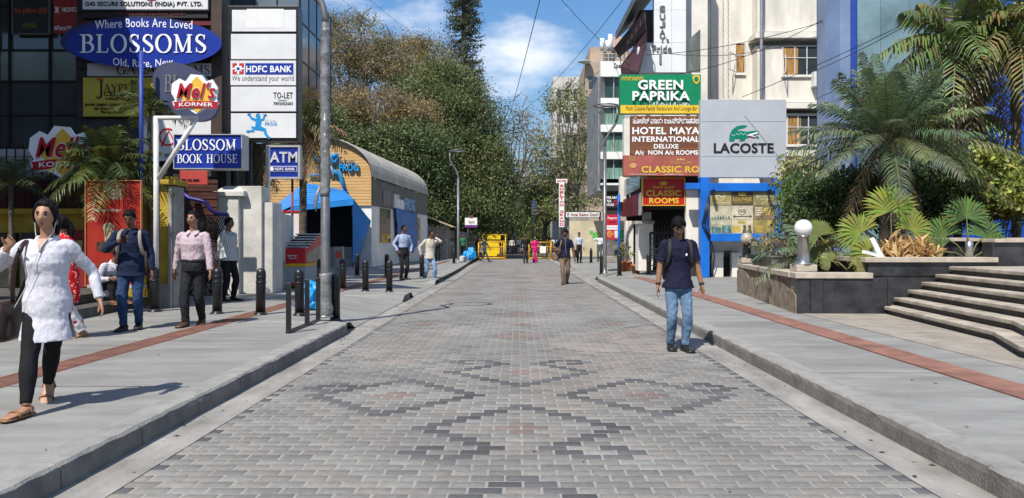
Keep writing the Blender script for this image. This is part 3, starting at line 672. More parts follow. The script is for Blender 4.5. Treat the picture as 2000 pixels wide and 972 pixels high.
# --- glass block behind the pylon, jutting out above
YG = 25.7; xr = X(585, YG)
gb = empty('glass_building', (-9, 28, .15), 'blue-grey glass curtain wall block behind the bank pylon', 'building')
zt = 14.; zb = 6.2
MB().box(-15, xr - .06, YG + .06, YG + 4.2, zb, 10.05).box(-15, -10.2, YG + 1, YG + 4, .15, zb).build('core', m_clad, gb)
m_glass2 = mat('blue_glass', (.10, .14, .18), .08, .25, .7, spec=.8); m_glass3 = mat('blue_glass_dark', (.05, .07, .09), .08, .2, .7, spec=.8); zz = [zb + 1.3 * i for i in range(4)]
def gpane(mb, x0, x1, y0, y1, z0, z1): mb.box(x0, x1, y0, y1, z0, z1)
for j in range(3):
    for i in range(7):
        x1 = xr - .0 - i * .75; MB().box(x1 - .73, x1 - .02, YG, YG + .05, zz[j] + .02, zz[j + 1] - .02).build('window_pane', m_glass2 if (i + j) % 4 else m_glass3, gb)
    for i in range(4):
        y0 = YG + .1 + i * 1.05; MB().box(xr - .05, xr, y0 + .02, y0 + 1.03, zz[j] + .02, zz[j + 1] - .02).build('window_pane', m_glass2 if (i + j) % 3 else m_glass3, gb)
b = MB()
for z in zz: b.box(-13, xr + .02, YG - .03, YG + .02, z - .025, z + .025); b.box(xr - .04, xr + .025, YG - .03, YG + 4.3, z - .024, z + .024)
for i in range(8): x1 = xr - i * .75; b.box(x1 - .02, x1 + .02, YG - .025, YG + .02, zb, zz[-1])
for i in range(5): y0 = YG + .1 + i * 1.05; b.box(xr - .04, xr + .02, y0 - .02, y0 + .02, zb, zz[-1])
b.build('mullions', m_mull, gb)
# --- off to the left of the street, nearer than the photograph shows: the block whose shade falls on the shop front
nb = empty('office_building', (-16, 0, .15), 'plain concrete office block beside the street, left of the view', 'building')
b = MB(); b.box(-30, -11.2, -16, 7.6, .15, 9.0); b.build('wall', m_conc, nb)
for j in range(2):
    for i in range(7): MB().box(-11.23, -11.17, -14.5 + i * 3.1, -12.6 + i * 3.1, 1.2 + j * 3.6, 3.2 + j * 3.6).build('window', m_glassd, nb)
# --- shop front: yellow wall, steps, red door, banner
m_yw = mat('yellow_wall', (.42, .29, .035), .8, .15, 2.5, .15, 30, dirt=.25)
m_step = mat('dark_step_stone', (.10, .095, .09), .6, .25, 5, .2, 40, dirt=.2)
sw = empty('cafe', (-9.5, 15.6, .15), 'yellow painted shop front with red door, behind the palm and steps', 'shop')
b = MB(); b.pbox(-80, 340, 408, 600, 15.75, .2); b.pbox(165, 340, 345, 408, 15.752, .2); b.build('wall', m_yw, sw)
MB().pbox(128, 166, 450, 560, 15.62, .12).build('door', mat('red_door', (.25, .02, .02), .5, .15, 3), sw)
b = MB(); b.pbox(148, 160, 470, 486, 15.60, .02); b.build('notice', mat('notice_tan', (.4, .3, .12)), sw)
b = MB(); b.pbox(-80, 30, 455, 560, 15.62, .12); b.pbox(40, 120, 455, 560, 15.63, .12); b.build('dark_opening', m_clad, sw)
b = MB(); b.pbox(-80, 170, 408, 418, 15.55, .2); b.build('ledge', m_yw, sw)
cl = empty('gate_column', (X(325, 14.9), 15.1, .15), 'yellow faced square column with grey stone side and cap, by the brown gate', 'column')
b = MB(); b.box(X(312, 14.9), X(330, 14.9), 14.9, 15.3, .62, Z(362, 14.9)); b.build('shaft', m_yw, cl)
b = MB(); b.box(X(330, 14.9) + .002, X(341, 14.9), 14.86, 15.32, .15, Z(365, 14.9)); b.box(X(311, 14.9), X(330, 14.9), 14.86, 15.32, .15, .62); b.build('stone_edge', m_conc, cl)
b = MB(); b.box(X(307, 14.9), X(346, 14.9), 14.8, 15.4, Z(362, 14.9), Z(352, 14.9)); b.build('cap', m_yw, cl, bevel=.02)
st = empty('entrance_steps', (-7.6, 12.5, .15), 'dark stone steps up to the yellow shop front', 'steps')
def stepq(x_near, x_far, z0, z1):
    b = MB(); P = [(x_near, 6.0), (x_far, 15.6), (-13, 15.6), (-13, 6.0)]; n = 4
    vs = [(p[0], p[1], z0) for p in P] + [(p[0], p[1], z1) for p in P]
    return b.add(vs, [(3, 2, 1, 0), (4, 5, 6, 7)] + [(i, (i + 1) % 4, 4 + (i + 1) % 4, 4 + i) for i in range(4)])
stepq(-6.66, -7.5, .13, .32).build('step', m_step, st, bevel=.012); stepq(-7.05, -7.95, .319, .49).build('step', m_step, st, bevel=.012)
# red standing banner
def x_ban(r, Y):
    Yq = Y
    b = MB(); b.text("Mel's", (200, 361, 240, 384), Yq, 0, .05, .006, .2); b.pbox(201, 239, 384, 391, Yq - .005, .005); b.build('emblem', mat('script_dull', (.30, .10, .07)), r)
    b = MB(); b.text("Mel's", (202, 363, 238, 382), Yq - .006, 0, .02, .006, .2); b.text('KORNER', (208, 385.5, 233, 389.5), Yq - .006, 0, .02, .006); b.text('Coffee that hits the spot', (182, 407, 236, 416), Yq, 0, .02, .006, .2); b.build('lettering', mat('letter_cream', (.5, .38, .3)), r)
    b = MB(); poly(b, [(203, 450), (222, 450), (219, 478), (206, 478)], Yq, 0, .008); poly(b, ell(212, 444, 12, 8), Yq, 0, .01); b.build('milkshake_print', mat('cream_print', (.45, .36, .2), .6, .3, 9), r)
    b = MB(); poly(b, ell(198, 481, 11, 10), Yq, 0, .006); poly(b, ell(216, 486, 8, 6), Yq, 0, .007); b.build('cake_print', mat('cocoa_print', (.10, .04, .025), .6, .5, 12), r)
    b = MB(); b.text('Hot chocolates', (196, 506, 222, 510), Yq, 0, .01, .005); b.text('Coffee and shakes', (184, 514, 222, 519), Yq, 0, .01, .005); b.text('Snacks', (192, 525, 218, 530), Yq, 0, .01, .005); b.build('lettering', mat('letter_dull', (.28, .08, .05)), r)
    MB().pbox(170, 276, 555, 561, Y - .05, .2).build('base', m_ltgrey, r)
board('banner', 'tall glossy red and orange diner banner standing on the top step', 14.3, (167, 354, 274, 556), mat('banner_red', (.31, .036, .02), .35, .3, 1.1, c2=(.24, .012, .012)), .025, mat('banner_edge', (.48, .20, .08)), 1.5, extra=x_ban, cat='banner')
# gate: brown shutter, purple swirl railing
gt = empty('gate', (X(390, 17.2), 17.2, .15), 'dark brown shuttered gateway with a violet curved top rail and lattice', 'gate')
b = MB()
for i in range(26): b.pbox(338, 424, 352 + i * 7.6, 358.8 + i * 7.6, 18.3 + .02 * (i % 2), .06)
b.build('shutter', mat('brown_shutter', (.085, .03, .022), .5, .3, 3, dirt=.2), gt)
MB().pbox(338, 350, 340, 585, 17.6, .3).build('jamb', m_dark, gt)
MB().pbox(424, 442, 265, 385, 18.9, .3).build('post', m_dark, gt)
Yg = 17.2; pg = lambda x, y: (X(x, Yg), Yg, Z(y, Yg))
b = MB(); b.tube([pg(*q) for q in ((352, 375), (370, 388), (390, 392), (402, 396), (410, 408), (422, 418), (446, 420))], .045, 8); b.build('top_rail', mat('violet_paint', (.035, .03, .20), .4), gt)
b = MB()
for i in range(9):
    b.tube([pg(408 + i * 5, 421), pg(372 + i * 5 + 10, 470)], .012, 5); b.tube([pg(372 + i * 5, 425 + 0 * i), pg(410 + i * 4, 470)], .012, 5)
for i in range(10): b.tube([pg(352 + i * 10, 472), pg(352 + i * 10, 575)], .014, 5)
for y in (472, 530, 575): b.tube([pg(350, y), pg(448, y)], .018, 5)
for i in range(5): b.tube([pg(352 + i * 20, 535), pg(372 + i * 20, 572)], .012, 5); b.tube([pg(372 + i * 20, 535), pg(352 + i * 20, 572)], .012, 5)
b.build('lattice', m_black, gt)
board('sign', 'small faded red notice with a phone number above the brown shutter', 17.4, (351, 334, 405, 361), mat('notice_red', (.45, .06, .05), .5, .1, 2), .04, None, letters=((m_txtk, [('800 102 2000', (354, 350, 389, 355), .03)]),))
# white gate pillar and stepped boundary wall
m_plaster = mat('aged_plaster', (.56, .545, .50), .85, .12, 2, .35, 25, dirt=.35)
Yw = 18.6
gp = empty('gate_pillar', (X(443, Yw), Yw + .3, .15), 'white plastered gate pillar with moulded cap beside the purple gate', 'pillar')
MB().box(X(422, Yw), X(466, Yw), Yw, Yw + .6, .15, Z(384, Yw)).build('shaft', m_plaster, gp, bevel=.02)
b = MB(); b.box(X(419, Yw) - .02, X(478, Yw), Yw - .06, Yw + .7, Z(384, Yw), Z(374, Yw))
zc = Z(374, Yw); b.add([(X(419, Yw), Yw - .04, zc), (X(478, Yw), Yw - .04, zc), (X(478, Yw), Yw + .68, zc), (X(419, Yw), Yw + .68, zc), (X(434, Yw), Yw + .2, zc + .14), (X(462, Yw), Yw + .2, zc + .14), (X(462, Yw), Yw + .45, zc + .14), (X(434, Yw), Yw + .45, zc + .14)], [(0, 1, 5, 4), (1, 2, 6, 5), (2, 3, 7, 6), (3, 0, 4, 7), (4, 5, 6, 7)])
b.build('cap', m_plaster, gp, bevel=.012)
bw = empty('boundary_wall', (-6.4, 20, .15), 'weathered cream plaster boundary wall stepping down behind the red cart', 'wall')
MB().box(X(466, 18.75), X(511, 18.75), 18.75, 19.3, .15, Z(364, 18.75)).build('high_panel', m_plaster, bw, bevel=.015)
MB().box(X(511, 18.75), X(530, 18.75), 18.85, 19.6, .15, Z(396, 18.8)).build('mid_panel', m_plaster, bw, bevel=.015)
b = MB(); xw = X(530, 18.8); b.prism([(0, .0), (0, Z(414, 19) - .15), (3.2, Z(414, 19) - .15), (3.2, 0)], (xw - .02, 19.0, .15), (-.14, 1, 0), (0, 0, 1), (-.25, 0, 0)); b.build('low_panel', m_plaster, bw, bevel=.012)
# ATM sign on a red pole
def x_atm(r, Y):
    MB().tube([(X(571, Y + .25), Y + .25, .15), (X(571, Y + .25), Y + .25, Z(344, Y))], .035, 8).build('pole', mat('pole_red', (.22, .02, .02), .5), r)
    b = MB(); b.text('ATM', (527, 297, 581, 318), Y - .01, 0, .045, .012); b.build('lettering', mat('letter_silver', (.55, .56, .6)), r)
    b = MB(); b.pbox(525, 580, 325, 336, Y - .018, .01); b.build('strip', m_txtw, r)
    b = MB(); b.pbox(526, 579, 326, 335, Y - .024, .006); b.build('strip_face', m_blue, r)
    b = MB(); b.text('HDFC BANK', (537, 328, 576, 333.5), Y - .024, 0, .04, .006); poly(b, ell(531, 330.5, 4, 4, 16), Y - .024, 0, .006); b.build('lettering', m_txtw, r)
board('hanging_sign', 'square blue bank ATM sign in a silver frame on a thin red pole', 22.6, (524, 288, 582, 346), m_blue, .2, m_ltgrey, 4, extra=x_atm)
b = MB(); b.box(X(519, 21.5), X(525, 21.5), 21.5, 21.62, .15, Z(285, 21.5)); b.build('post', m_white, None, label='slim white post left of the bank ATM sign', cat='post')
board('signboard', 'red edged white notice board behind the boundary wall near the blue porch', 24.5, (555, 415, 584, 480), m_offw, .05, m_red, 3)
# ================================================================ the vaulted music bar
m_wood = mat('pine_boards', (.62, .40, .17), .6, .2, 3.2, .2, 12, stretch=(.25, 1, 6), c2=(.46, .26, .09))
m_roof = mat('roof_sheet', (.44, .42, .36), .5, .15, 2, dirt=.25)
m_wallw = mat('white_wall', (.78, .76, .72), .8, .08, 2, .15, 20, dirt=.2)
m_porch = mat('porch_blue', (.02, .22, .60), .45, .12, 1.2)
fb = empty('music_bar', (-9.5, 44, .15), 'vaulted bar with pine board front, blue frog figure and curved grey metal roof', 'building')
Y1, Y2 = 38.0, 53.5; xr1, xr2 = -7.25, -6.3; zs = 4.5; za = 6.55; ctr = -10.45; hw = 3.2
def vault(t): return (ctr - hw * cos(pi * t) , zs + (za - zs) * sin(pi * t) ** .85)
N = 24
arcp = [vault(i / N) for i in range(N + 1)]
b = MB(); poly_ = [(p[0], p[1]) for p in arcp]; L = len(poly_)
b.prism([(p[0], p[1]) for p in reversed(poly_)] + [(ctr - hw, 3.15), (xr1, 3.15)], (0, Y1, 0), (1, 0, 0), (0, 0, 1), (0, .2, 0))
b.build('front_gable', m_wood, fb)
b = MB()
for i in range(22):
    z = 3.3 + i * .15; h_ = hw if z < zs else hw * sqrt(max(0, 1 - ((z - zs) / (za - zs)) ** 2.3)); b.box(ctr - h_, ctr + h_, Y1 - .006, Y1 + .02, z - .006, z + .006)
b.build('board_joints', mat('wood_joint', (.26, .14, .055), .7), fb)
# roof: ribs along the vault
vs = []; fs = []; M = 46
for k in range(M + 1):
    y = Y1 - .25 + (Y2 - Y1 + .5) * k / M; sh = (xr2 - xr1) * k / M; up = .05 if k % 2 else 0
    for i in range(N + 1):
        p = arcp[i]; nx = (p[0] - ctr) / hw; nz_ = max(0, (p[1] - zs) / (za - zs)); vs.append((p[0] + sh + nx * (.06 + up), y, p[1] + .06 + nz_ * up))
for k in range(M):
    for i in range(N): a = k * (N + 1) + i; fs.append((a, a + 1, a + N + 2, a + N + 1))
MB().add(vs, fs).build('roof', m_roof, fb)
b = MB(); b.prism([(0, 0), (0, 3.0), (15.4, 3.0), (15.4, 0)], (xr1, Y1 + .2, .15), ((xr2 - xr1) / 15.4, 1, 0), (0, 0, 1), (-.3, 0, 0))
b.box(ctr - hw, xr1 - .0, Y1 + .1, Y1 + .4, .15, 3.15); b.build('wall', m_wallw, fb)
def side(u0, u1, z0, z1, off, th=.05):  # box on the long wall; u = metres from the front corner
    d = Vector(((xr2 - xr1) / 15.4, 1, 0)); nrm = Vector((1, -d.x, 0)).normalized()
    a = Vector((xr1, Y1 + .2, 0)) + d * u0 + nrm * off; c = Vector((xr1, Y1 + .2, 0)) + d * u1 + nrm * off
    return [a + Vector((0, 0, z0)), c + Vector((0, 0, z0)), c + Vector((0, 0, z1)), a + Vector((0, 0, z1))], nrm * th
def sidebox(mb, *a, m=0):
    P, t = side(*a); vs = [p - t for p in P] + P
    mb.add(vs, [(4, 5, 6, 7), (3, 2, 1, 0), (0, 1, 5, 4), (1, 2, 6, 5), (2, 3, 7, 6), (3, 0, 4, 7)], m)
b = MB(); sidebox(b, 0, 15.2, 3.15, 4.5, .04); b.build('fascia', mat('fascia_grey', (.17, .16, .14), .7, .2, 1.5, dirt=.2), fb)
b = MB(); sidebox(b, 1.6, 4.0, 1.3, 3.1, .03); b.build('window', m_glassd, fb)
b = MB(); sidebox(b, 11.2, 12.6, 1.4, 2.9, .03); b.build('poster', mat('poster_orange', (.55, .33, .08), .6, .3, 2), fb)
# letters on the long side: blue FROG seen obliquely
def side_text(t, u0, u1, z0, z1, m, name='lettering'):
    v, f = text_geo(t, .05); w_, h_ = v.max(0); vs = []
    d = Vector(((xr2 - xr1) / 15.4, 1, 0)); nrm = Vector((1, -d.x, 0)).normalized()
    for dep in (.16, .05):
        for p in v: q = Vector((xr1, Y1 + .2, 0)) + d * (u0 + (u1 - u0) * p[0] / w_) + nrm * dep; vs.append((q.x, q.y, z0 + (z1 - z0) * p[1] / h_))
    n = len(v); cnt = {(q[i], q[(i + 1) % len(q)]) for q in f for i in range(len(q))}
    fs = [tuple(q) for q in f] + [(e[0], e[0] + n, e[1] + n, e[1]) for e in cnt if (e[1], e[0]) not in cnt]
    MB().add(vs, fs).build(name, m, fb)
side_text('blue', 4.6, 7.0, 3.2, 4.0, m_txtw); side_text('FROG', 7.2, 10.2, 3.2, 3.95, mat('letter_sky', (.25, .42, .6)))
b = MB(); Yq = Y1 - .06
b.text('blue', (663, 310, 692, 320), Yq, 0, .02, .05); b.build('lettering', m_txtgrey, fb)
b = MB(); b.text('FROG', (663, 321, 701, 335), Yq, 0, .06, .12); b.build('lettering', m_cyan, fb)
# the frog sculpture
fr = MB(); Yf = Y1 - .12; pf = lambda x, y, dy=0: (X(x, Yf), Yf - dy, Z(y, Yf))
fr.tube([pf(648, 308), pf(646, 318, .05), pf(645, 330, .08), pf(647, 338, .03)], [.10, .16, .17, .12], 10)
fr.ball(pf(653, 305, .06), (.15, .12, .13), 12, 8)
fr.tube([pf(641, 316), pf(622, 315, .05), pf(610, 302)], [.09, .08, .06], 8); fr.tube([pf(650, 315), pf(656, 318, .05), pf(659, 305)], [.08, .07, .05], 8)
fr.tube([pf(642, 334), pf(620, 330, .08), pf(632, 341, .05), pf(606, 343)], [.14, .12, .10, .07], 8); fr.tube([pf(648, 334), pf(664, 340, .08), pf(668, 356, .05), pf(676, 373)], [.14, .12, .10, .06], 8)
for bx, by in ((610, 302), (659, 305), (606, 343), (676, 373)):
    for a in (-60, -10, 40): fr.tube([pf(bx, by), pf(bx + 8 * sin(radians(a)) * (1 if bx > 640 else -1), by + (-7 if by < 320 else 5) * cos(radians(a)))], [.035, .02], 6)
fr.build('frog_figure', m_cyan, None, loc=(X(645, Yf), Yf, Z(375, Yf)), label='bright blue climbing frog figure mounted on the pine board gable', cat='sculpture')
# blue faceted porch
po = empty('porch', (-8.6, 35, .15), 'angular bright blue porch canopy in front of the pine gable', 'porch')
Yp = 35.0; pq = lambda x, y, Y=Yp: Vector((X(x, Y), Y, Z(y, Y)))
A = pq(594, 357, 37.9); B = pq(690, 389); C = pq(724, 432, 36.2); D = pq(689, 510); E_ = pq(551, 412); G = pq(568, 404); H_ = pq(700, 512, 37.8); I_ = pq(724, 436, 37.8); J = pq(670, 371, 37.9); Kk = pq(540, 400, 37.9)
b = MB(); n8 = 9
for i in range(n8):
    t0, t1 = i / n8, (i + .86) / n8
    q = [A.lerp(G, t0), J.lerp(B, t0), J.lerp(B, t1), A.lerp(G, t1)]; q2 = [p + Vector((0, .04, .0)) - Vector((0, 0, .05)) for p in q]
    b.add(q + q2, [(3, 2, 1, 0), (4, 5, 6, 7), (0, 1, 5, 4), (2, 3, 7, 6), (1, 2, 6, 5), (3, 0, 4, 7)])
q = [p - Vector((0, 0, .03)) for p in (A, J, B, G)]; b.add(q, [(3, 2, 1, 0)]); b.build('canopy_roof', m_porch, po)
b = MB()
def slab(mb, P, t): n = len(P); t = Vector(t); mb.add(list(P) + [p + t for p in P], [tuple(range(n)), tuple(range(2 * n - 1, n - 1, -1))] + [(i, n + i, n + (i + 1) % n, (i + 1) % n) for i in range(n)])
slab(b, [G, B, B + Vector((.0, 0, -.28)), G + Vector((-.25, 0, -.24)), E_], (0, .25, 0))
slab(b, [B + Vector((.003, .02, 0)), C, I_, J], (-.02, 0, -.12))
slab(b, [B + Vector((0, .01, -.1)), C, pq(692, 500, 36), D, pq(689, 400)], (0, .12, 0))
slab(b, [C, I_, H_, D], (-.1, 0, 0)); slab(b, [A, G, E_, Kk], (0, 0, -.1)); b.build('canopy_face', m_porch, po)
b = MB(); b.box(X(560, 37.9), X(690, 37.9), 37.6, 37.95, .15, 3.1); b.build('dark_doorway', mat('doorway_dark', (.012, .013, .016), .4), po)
b = MB(); b.box(X(640, 37.5), X(688, 37.5), 37.4, 37.55, .15, 1.1); b.build('counter', m_ltgrey, po)
# tarpaulin on the long wall
P = []
nu, nv = 24, 20
for j in range(nv + 1):
    for i in range(nu + 1):
        u = 4.6 + 6.2 * i / nu; s_ = i / nu; t_ = j / nv; zt_ = 3.25 - .15 * s_; zb_ = .55 + .5 * (s_ - .45) ** 2 * 4 ; uu = u + (.9 * (t_) * (1 - s_) * .6)
        z = zt_ + (zb_ - zt_) * t_; bulge = .09 + .05 * sin(i * 1.3 + 3 * t_) * t_ + .07 * noise.noise((i * .35, j * .3, 1))
        d = Vector(((xr2 - xr1) / 15.4, 1, 0)); nrm = Vector((1, -d.x, 0)).normalized(); q = Vector((xr1, Y1 + .2, 0)) + d * uu + nrm * (bulge + .08); P.append((q.x, q.y, z))
fs = [(j * (nu + 1) + i, (j + 1) * (nu + 1) + i, (j + 1) * (nu + 1) + i + 1, j * (nu + 1) + i + 1) for j in range(nv) for i in range(nu)]
o = MB().add(P, [tuple(reversed(f)) for f in fs], 0, True).build('tarpaulin', mat('tarp_blue', (.03, .17, .50), .45, .2, 2), None, label='creased blue tarpaulin hanging over the white long wall of the bar', cat='tarpaulin')
sm = o.modifiers.new('thick', 'SOLIDIFY'); sm.thickness = .01
b = MB(); sidebox(b, 2.0, 3.6, 3.25, 4.1, .10, .06); b.build('side_sign', m_txtgrey, None, label='small dark sign on the bar side wall under the roof edge', cat='sign')
# lean-to and the mural compound wall
sh = empty('lean_to', (-6.0, 56, .15), 'small tan sheet roofed lean-to beside the bar wall', 'shed')
b = MB(); b.prism([(0, 0), (1.9, -.75), (1.9, -.83), (0, -.08)], (-6.5, 54.2, 3.15), (1, 0, 0), (0, 0, 1), (0, 3.5, 0)); b.build('roof', mat('tan_sheet', (.42, .34, .23), .7, .2, 2), sh)
b = MB(); b.box(-6.6, -5.1, 55.0, 57.5, .15, 2.4); b.build('wall', m_conc, sh)
mw = empty('mural_wall', (-5.2, 75, .15), 'long compound wall painted with zigzag bands along the left pavement', 'wall')
b = MB(); b.box(-5.6, -5.2, 57.6, 100, .15, 2.2); b.build('wall', mat('mural_grey', (.30, .29, .27), .8, .2, 2, dirt=.2), mw)
b = MB()
for k, (m_, z0) in enumerate(((0, 1.55), (1, 1.25), (2, .95))):
    for i in range(42):
        y = 57.7 + i; zz0 = z0 + (.22 if i % 2 else 0); zz1 = z0 + (0 if i % 2 else .22)
        b.add([(-5.196, y, zz0), (-5.196, y + 1, zz1), (-5.196, y + 1, zz1 + .2), (-5.196, y, zz0 + .2)], [(0, 1, 2, 3)], m_)
b.build('zigzag', [mat('mural_tan', (.42, .30, .14)), mat('mural_dark', (.09, .08, .08)), mat('mural_white', (.5, .49, .45))], mw)
# ================================================================ right side
m_cream = mat('cream_render', (.74, .70, .62), .85, .09, 2.5, .5, 14, dirt=.24, stretch=(1, 1, .25))
m_cream2 = mat('cream_smooth', (.74, .705, .63), .8, .08, 1.5, .15, 30, dirt=.15)
m_bframe = mat('frame_blue', (.01, .14, .55), .4, .12, 1.5, dirt=.1)
m_tealg = mat('teal_glass', (.03, .075, .075), .1, .25, .8, spec=.8)
m_curt = mat('curtain_green', (.16, .30, .24), .7, .3, 2.2, stretch=(6, 6, .4))
m_curto = mat('curtain_amber', (.45, .25, .08), .8, .35, 3, stretch=(6, 6, .5))
YC = 36.0; xc0 = X(1380, YC)
hb = empty('apartment_building', (11.5, 39, .15), 'cream roughcast apartment block with small casement windows, behind the crocodile billboard', 'building')
MB().box(xc0, 18, YC, 44, .15, 14.5).build('wall', m_cream, hb)
def window(root, px0, px1, py0, py1, Y, panes=1, curtain=m_curto, sash=None):
    w = MB(); t = 1.2
    w.pbox(px0 - t, px1 + t, py0 - t, py0 + .6, Y - .06, .1); w.pbox(px0 - t, px1 + t, py1 - .6, py1 + t, Y - .065, .1)
    for i in range(panes + 1): x = px0 + (px1 - px0) * i / panes; w.pbox(x - .7, x + .7, py0 + .6, py1 - .6, Y - .055, .09)
    ym = py0 + (py1 - py0) * .4; w.pbox(px0 + .7, px1 - .7, ym - .6, ym + .6, Y - .05, .08)
    f = w.build('window', m_offw, root)
    g = MB(); g.pbox(px0, px1, py0, py1, Y - .012, .01); g.build('pane', m_glassd, f)
    if curtain: c = MB(); c.pbox(px0 + 1, px0 + (px1 - px0) * (.9 if panes == 1 else .42), py0 + 2, py1 - 1, Y - .020, .006); c.build('curtain', curtain, f)
    MB().pbox(px0 - 2, px1 + 2, py1 + 1.2, py1 + 4, Y - .10, .1).build('sill', m_cream2, f)
    if sash:
        a = Vector((X(px0, Y), Y - .05, 0)); bb = Vector((X(sash[0], Y - .7), Y - .7, 0)); z0, z1 = Z(py1, Y), Z(ym, Y)
        m_ = MB(); d = (bb - a)
        for s0, s1, q0, q1 in ((0, .1, 0, 1), (.9, 1, 0, 1), (.1, .9, 0, .06), (.1, .9, .94, 1)):
            m_.prism([(s0, q0 * (z1 - z0)), (s1, q0 * (z1 - z0)), (s1, q1 * (z1 - z0)), (s0, q1 * (z1 - z0))], (a.x, a.y, z0), d, (0, 0, 1), (.03, 0, .0))
        o = m_.build('sash', m_offw, f)
window(hb, 1437, 1455, 85, 143, YC, 1, m_curto, (1424,))
bay = MB(); bay.box(X(1479, 35.2), 18.3, 35.2, YC - .001, Z(200, 35.2), Z(100 - 10, 35.2)); bay.box(X(1479, 35.2), 18.3, 35.2, YC - .001, Z(62, 35.2), 14.5)
bay.box(X(1479, 35.2), 18.3, 35.2, YC - .001, Z(305, 35.2), Z(222, 35.2)); bay.build('bay', m_cream, hb)
b = MB(); b.box(X(1475, 34.9), 18.35, 34.9, YC - .002, Z(74, 34.9), Z(63, 34.9)); b.box(X(1478, 34.9), 18.35, 34.9, YC - .002, Z(212, 34.9), Z(201, 34.9)); b.build('ledge', m_cream2, hb)
window(hb, 1529, 1600, 91, 147, 35.2, 3, m_curto, (1534,)); window(hb, 1538, 1600, 226, 283, 35.2, 3, m_curto)
MB().tube([(X(1487, 34.6), 34.6, .15), (X(1487, 34.6), 34.6, 14.5)], .07, 10).build('drain_pipe', mat('pipe_grey', (.16, .17, .19), .5), hb)
b = MB(); b.pbox(1590, 1602, 140, 168, 34.8, .4); b.build('air_conditioner', m_offw, hb)
b = MB(); b.box(xc0 - .012, xc0, 36.9, 39.6, Z(140, 38), Z(55, 38)); b.build('side_window', mat('green_glass', (.08, .12, .10), .2), hb)
# strings of fairy lights down the wall: thin cords with bulbs
for x in (1388, 1412, 1422, 1470):
    b = MB(); b.pbox(x - .1, x + .1, -20, 192, YC - .02, .015)
    for k in range(40): b.pbox(x - .5 + (k % 2), x + .6 + (k % 2), -20 + k * 5.3, -18.4 + k * 5.3, YC - .04, .03)
    b.build('light_string', mat('bulb_grey', (.35, .33, .30)), hb)
# hotel tower with vertical lettering
YS = 33.0
ht = empty('hotel_building', (6.7, 36, .15), 'narrow white panelled hotel front with vertical grey lettering and sloping dark roofs', 'building')
b = MB(); b.pbox(1340, 1382, -150, 400, YS + .9, 3.0); b.pbox(1246, 1340, 142, 400, YS + .3, 4); b.build('wall', m_cream2, ht)
b = MB()
for x0, x1 in ((1277, 1312), (1312, 1340)):
    for y0, y1 in ((-150, 20), (20, 84), (84, 142)): b.pbox(x0 + .25, x1 - .25, y0 + .25, y1 - .25, YS, .3)
b.pbox(1246, 1262, 92, 142, YS + .02, .3); b.pbox(1262, 1277, 84, 142, YS + .01, .3); b.build('white_panels', mat('white_composite', (.74, .745, .75), .35, .04, 1.5, dirt=.04), ht)
b = MB(); b.pbox(1262, 1277, 20, 84, YS + .3, 2); b.pbox(1250, 1262, 20, 92, YS + .8, 2); b.build('dark_recess', m_clad, ht)
b = MB()
for c, y0, y1 in (('S', 12, 24), ('U', 28, 39), ('J', 43, 54), ('A', 58, 69), ('Y', 72, 83)): b.text(c, (1288, y0, 1299, y1), YS, 0, .04, .05)
b.text("'s", (1300, 74, 1306, 83), YS, 0, .02, .05); b.text('Pride', (1274, 89, 1311, 103), YS, 0, .015, .05); b.pbox(1288, 1292, 106, 125, YS - .05, .05)
b.build('lettering', mat('letter_steel', (.20, .21, .22), .4, .1, 3, metal=.3), ht)
b = MB(); q = lambda x, y, Y: Vector((X(x, Y), Y, Z(y, Y)))
slab(b, [q(1254, -40, 31.5), q(1202, 64, 36), q(1232, 40, 39), q(1292, -40, 34)], (0, 0, -.35)); b.build('roof', mat('roof_slate', (.12, .13, .14), .6, .15, 2), ht)
b = MB(); slab(b, [q(1257, 22, 31.8), q(1199, 94, 37), q(1206, 108, 37), q(1262, 60, 32)], (.15, .6, 0)); b.build('soffit', mat('soffit_red_shaded', (.045, .014, .012), .6, .2, 4), ht)  # red darkened so the colour itself carries the underside's shade
b = MB(); slab(b, [q(1262, 62, 31.8), q(1212, 128, 36.5), q(1213, 145, 36.5), q(1246, 142, 32), q(1262, 84, 32)], (.1, .5, 0)); b.build('side_wall', mat('side_red', (.11, .035, .035), .6, .25, 2), ht)
b = MB()
for i in range(7): t = i / 6; p = q(1260, 60, 31.7).lerp(q(1212, 126, 36.4), t); b.tube([p, p + Vector((0, 0, .75))], .02, 5)
for d in (.4, .75): b.tube([q(1260, 60, 31.7) + Vector((0, 0, d)), q(1212, 126, 36.4) + Vector((0, 0, d))], .02, 5)
b.build('railing', m_dark, ht)
b = MB(); slab(b, [q(1345, 78, 32.6), q(1345, 142, 32.6), q(1367, 142, 31.0), q(1367, 58, 31.0)], (.03, .04, 0)); b.build('side_board', mat('green_board', (.13, .17, .14), .4, .3, 2), ht)
# teal-balconied block
YB = 46.0
tb = empty('balcony_building', (5.5, 49, .15), 'slim grey block with teal curtained glazing and white balcony bands', 'building')
MB().box(X(1170, YB), X(1240, YB), YB + .5, YB + 8, Z(372, YB), Z(148, YB)).build('core', mat('grey_panel', (.27, .28, .28), .6, .2, 1.5, dirt=.2), tb)
for i, (y0, y1) in enumerate(((150, 192), (206, 244), (258, 297), (311, 350))):
    w_ = MB(); xm = 1199; w_.pbox(1174, 1238, y0, y0 + 1.5, YB + .2, .2)
    for x in (1174, 1198, 1220): w_.pbox(x, x + 1.5, y0 + 1.5, y1, YB + .21, .2)
    f = w_.build('window', m_ltgrey, tb); MB().pbox(1175, 1238, y0 + 1, y1, YB + .35, .03).build('pane', m_tealg, f)
    if i: MB().pbox(1176, 1237, y0 + (y1 - y0) * (.2 if i < 3 else .45), y1, YB + .30, .03).build('curtain', m_curt, f)
b = MB()
